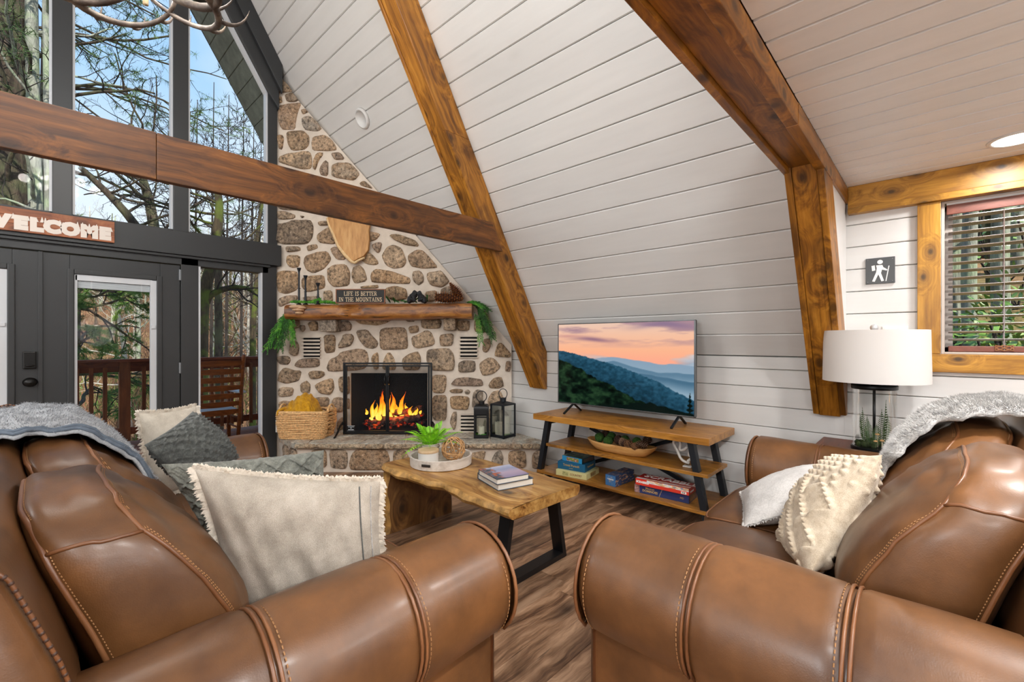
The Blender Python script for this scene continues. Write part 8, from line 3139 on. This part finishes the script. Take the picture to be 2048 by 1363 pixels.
# mossy tree in the side pane
bare_tree('tree', 'mossy dark trunk at the edge of the side pane with curving limbs above', [at(398, 1000, 9), at(400, 800, 9), at(402, 640, 9), at(408, 580, 9), at(424, 530, 9), at(432, 470, 9), at(442, 410, 9), at(425, 340, 9)], (.13, .05), M_barkm, 23, 9, 1.5, 3, start=.55, lift=.03)
R = random.Random(5)
tr5 = bpy.data.objects[[o.name for o in bpy.data.objects if o.get('label', '').startswith('mossy dark trunk')][0]]
mb = MB()
arc = [at(404, 620, 9), at(418, 592, 8.98), at(440, 580, 8.95), at(468, 574, 8.92), at(495, 577, 8.9), at(516, 590, 8.9), at(540, 600, 8.9)]
mb.tube(arc, [.075, .062, .052, .045, .038, .03, .02], 8).build('limb', M_barkm, tr5, smooth=True)
mb = MB(); tp = []
branch_out(mb, arc, .04, .9, 1, R, 9, .2, .05, tp)
mb.build('twigs', M_twig, tr5, kind='stuff')
bare_tree('tree', 'thin mossy trunk near the chimney side of the side pane', [at(506, 1000, 10), at(505, 760, 10), at(506, 640, 10), at(516, 548, 10), at(512, 470, 10), at(530, 380, 10)], (.07, .03), M_barkm, 29, 8, 1.4, 3, start=.5)
bare_tree('tree', 'upright dark branching tree in the right upper pane', [at(440, 900, 10), at(436, 560, 10), at(438, 480, 10), at(442, 420, 10), at(440, 400, 10)], (.07, .045), M_bark, 31, 7, 1.5, 3, start=.55)
MINR[0] = .010
for k, (px, top_, sd_) in enumerate(((392, 200, 51), (425, 165, 52), (455, 190, 53), (485, 215, 54), (505, 250, 55), (520, 280, 56))):
    bare_tree('sapling', ['slender bare sapling nearest the middle mullion, above the tie beam', 'tall slender sapling second from the middle mullion', 'slender sapling in the middle of the sloped corner pane', 'slender sapling third from the stone chimney', 'slender sapling second from the stone chimney', 'slender sapling closest to the stone chimney'][k], [at(px - 4, 900, 19), at(px - 2, 600, 19), at(px, 400, 19), at(px + 3, top_, 19)], (.06, .012), M_twig, sd_, 15, 2.0, 2, lift=.10, start=.40, group='slender saplings beyond the tie beam')
MINR[0] = .0035
# hemlock by the door pane
t, tips, Q = bare_tree('hemlock', 'green hemlock with drooping boughs in the glazed door', [at(120, 1100, 12), at(140, 800, 12), at(150, 640, 12), at(150, 560, 12), at(150, 480, 12)], (.13, .05), M_bark, 61, 22, 2.1, 2, lift=-.05, start=.12, dirbias=(.9, 0, -.15))
mb = MB(); needles(mb, tips, RT, 16, .12, .006, 1, .3); mb.build('needles', M_hem, t, kind='stuff')
bare_tree('tree', 'pale smooth barked tree on the slope seen in the glazed door', [at(262, 900, 22), at(250, 700, 22), at(238, 640, 22), at(232, 590, 22)], (.10, .03), M_barkp, 66, 9, 2.4, 2, start=.3, twig=M_barkp)

# hillside across the valley and ground around the house
g = G('leaf_litter')
v = g.co()
n = g.noise(v, .55, 6, .65)
n2 = g.noise(v, 9, 5, .7)
c = g.ramp(g.math('ADD', g.math('MULTIPLY', n, .5), g.math('MULTIPLY', n2, .5)), [(.32, '#4a3828'), (.46, '#85623f'), (.56, '#a67e58'), (.68, '#c2a07c')])
c = g.mix(g.math('MULTIPLY', g.val(g.noise(v, .22, 5, .6), [(.48, 0.0), (.60, 1.0)]), .55), c, '#66763a')
g.bsdf(Base_Color=c, Roughness=1.0, Normal=g.bump(n2, .8, .05))
M_litter = g.mat


def zg(x, y):
    d = y + .15 * x
    if d < 18:
        z = -1.6 - (d - 7) * .16
    else:
        z = -3.36 + (d - 18) * .22
    if d > 66:
        z = 7.2 + (d - 66) * .02
    return z + 1.1 * n3((x * .07, y * .07, 2)) + .25 * n3((x * .4, y * .4, 7))


hl_ = MB().grid(lambda i, j: Vector((-70 + 130 * i / 90, 7.7 + 80 * j / 70, zg(-70 + 130 * i / 90, 7.7 + 80 * j / 70))), 90, 70).build('hillside', M_litter, None, smooth=True)
struct(hl_, 'leaf covered hillside rising across the valley')
ze = lambda x, y: -.5 + (x - 4.0) * .40 + .25 * n3((x * .5, y * .5, 4)) + .3 * n3((x * .15, y * .15, 9))
he_ = MB().grid(lambda i, j: Vector((4.0 + 30 * i / 50, -22 + 26 * j / 50, ze(4.0 + 30 * i / 50, -22 + 26 * j / 50))), 50, 50).build('hillside', M_litter, None, smooth=True)
struct(he_, 'steep leaf covered bank outside the dormer window')

# woods on the far slope: four kinds of bare tree, copied
protos = []
for k in range(5):
    R = random.Random(100 + k)
    tw = (M_twigb, M_twigr, M_twigb, M_barkp, M_twigr)[k]
    t, tp, Q = bare_tree('hillside_tree', 'bare tree standing in the woods across the valley', [(0, 0, -.5), (.1, 0, 2.5), (.0, .1, 5), (.2, 0, 7.5)], (.13, .03), (M_bark, M_barkl, M_barkm, M_barkp, M_barkl)[k], 100 + k, 13, 2.4, 2, lift=.10, start=.25, group='bare trees across the valley', twig=tw)
    protos.append(t)
n = 0
R = random.Random(77)
while n < 95:
    y = R.uniform(24, 66)
    fx = R.uniform(-.10, .36)
    x = fx * y + R.uniform(-1, 1)
    z = zg(x, y)
    k = n % 5
    if n < 5:
        o = protos[n]
        o.location = (x, y, z)
    else:
        o = dup(protos[k], Vector((x, y, z)) - protos[k].location, rotz=R.random() * 6.28)
    s = R.uniform(.55, 1.15)
    o.scale = (s, s, s)
    n += 1
# brush: nobody could count the stems
for nm, lab, mat, cnt, sd_, hh in (('undergrowth', 'tangle of brown brush and stems over the hillside', M_twigb, 5200, 1, 1.3), ('undergrowth', 'tangle of russet twigs over the hillside', M_twigr, 5200, 2, 1.5), ('undergrowth', 'patches of green undergrowth on the slope below the deck', M_hem, 9000, 3, .35)):
    R = random.Random(sd_)
    mb = MB()
    for _ in range(cnt):
        y = R.uniform(14, 68) if sd_ < 3 else R.uniform(9, 30)
        x = R.uniform(-.12, .40) * y + R.uniform(-1, 1)
        if sd_ == 3 and n3((x * .25, y * .25, 3)) < -.05:
            continue
        p = Vector((x, y, zg(x, y) - .05))
        d = Vector((R.gauss(0, .4), R.gauss(0, .4), 1)).normalized()
        L = hh * R.uniform(.5, 1.6)
        s = Vector((1, R.gauss(0, .5), 0)).normalized() * (.012 if sd_ < 3 else .03)
        b = len(mb.v)
        m = p + d * L * .5 + Vector((R.gauss(0, .1), R.gauss(0, .1), 0))
        mb.v += [tuple(p - s), tuple(p + s), tuple(m + s * .7), tuple(m - s * .7), tuple(p + d * L)]
        mb.f += [(b, b + 1, b + 2, b + 3), (b + 3, b + 2, b + 4)]; mb.m += [0, 0]
        for q in range(2 if sd_ < 3 else 0):
            d2 = (d + Vector((R.gauss(0, .7), R.gauss(0, .7), .2))).normalized()
            b = len(mb.v)
            mb.v += [tuple(m - s * .5), tuple(m + s * .5), tuple(m + d2 * L * .5)]
            mb.f.append((b, b + 1, b + 2)); mb.m.append(0)
    tag(mb.build(nm, mat, None, kind='stuff'), lab, 'brush')

# outside the dormer window: trunks, rhododendrons, leaves
trk = [(1905, 7.6, .17, M_barkl), (1925, 10.5, .16, M_barkm), (1950, 6.9, .11, M_barkl), (1972, 12, .20, M_bark), (1990, 9.5, .14, M_barkm), (2012, 7.4, .13, M_barkl), (2040, 11, .22, M_barkl), (2075, 8, .15, M_barkm), (1915, 15, .2, M_bark), (1940, 17, .2, M_bark), (1995, 16, .2, M_barkl), (2025, 18, .25, M_bark), (1880, 12, .2, M_bark)]
for k, (px, x, r, m) in enumerate(trk):
    b = onx(px, 600, x)
    b.z = ze(x, b.y) - .3
    R = random.Random(300 + k)
    lean = Vector((R.uniform(-.05, .05), R.uniform(-.06, .06), 1))
    pts = [b + lean * (h * 1.6) + Vector((.04 * math.sin(h), .05 * math.sin(h * 1.7), 0)) for h in range(6)]
    bare_tree('bank_tree', 'tree trunk on the bank outside the dormer window, %s' % ['pale, nearest the stained trim', 'mossy, second from the trim', 'slim, pale, close to the glass', 'thick and dark between slim ones', 'mossy, behind the blind middle', 'pale, beside the pull cord', 'thick and pale, rightmost visible', 'mossy, last along the blind', 'far, dark, behind the first pale', 'far, dark, between slim ones', 'far, pale, behind the mossy middle', 'farthest, thick and dark', 'dark, hidden by the trim'][k], pts, (r * .62, r * .45), m, 400 + k, 5, 1.4, 2, start=.3, twig=M_twigb)
g = G('rhododendron_leaf')
g.bsdf(Base_Color=g.ramp(g.noise(g.co(), 7, 3), [(.3, '#37571f'), (.5, '#648a34'), (.72, '#a3b85a')]), Roughness=.4)
M_rhod = g.mat
for k, (px, py, x, r, nl) in enumerate(((2015, 665, 6.6, .42, 190), (1960, 672, 7.2, .3, 90), (2060, 650, 6.2, .5, 200), (1905, 680, 7.0, .25, 60), (1985, 450, 10, .9, 150), (1915, 440, 11, .8, 130), (2040, 470, 9.0, .8, 130))):
    c = onx(px, py, x)
    R = random.Random(500 + k)
    t = thing('rhododendron', 'leafy green shrub on the bank outside the window, %s' % ['in the middle low down', 'low, just off the middle', 'low at the picture edge', 'low by the window trim', 'high up in the middle', 'high up near the window trim', 'high up at the picture edge'][k], 'shrub', (c.x, c.y, ze(c.x, c.y)))
    mb = MB(); ms_ = MB()
    for _ in range(nl):
        d = Vector((R.gauss(0, 1), R.gauss(0, 1), R.gauss(0, .8)))
        d = d.normalized() * r * R.uniform(.4, 1.0)
        p = c + d
        o_ = (d.normalized() + Vector((R.gauss(0, .6), R.gauss(0, .6), R.gauss(0, .5)))).normalized()
        s = o_.orthogonal().normalized() * .022
        L = .12 * R.uniform(.7, 1.3)
        b = len(mb.v)
        mb.v += [tuple(p), tuple(p + o_ * L * .5 + s), tuple(p + o_ * L), tuple(p + o_ * L * .5 - s)]
        mb.f.append((b, b + 1, b + 2, b + 3)); mb.m.append(0)
    for _ in range(7):
        ms_.tube([(c.x + R.gauss(0, .1), c.y + R.gauss(0, .1), ze(c.x, c.y) - .1), tuple(c + Vector((R.gauss(0, r * .4), R.gauss(0, r * .4), R.gauss(0, r * .3))))], .012, 4)
    mb.build('leaves', M_rhod, t, kind='stuff')
    ms_.build('stems', M_twig, t, kind='stuff')
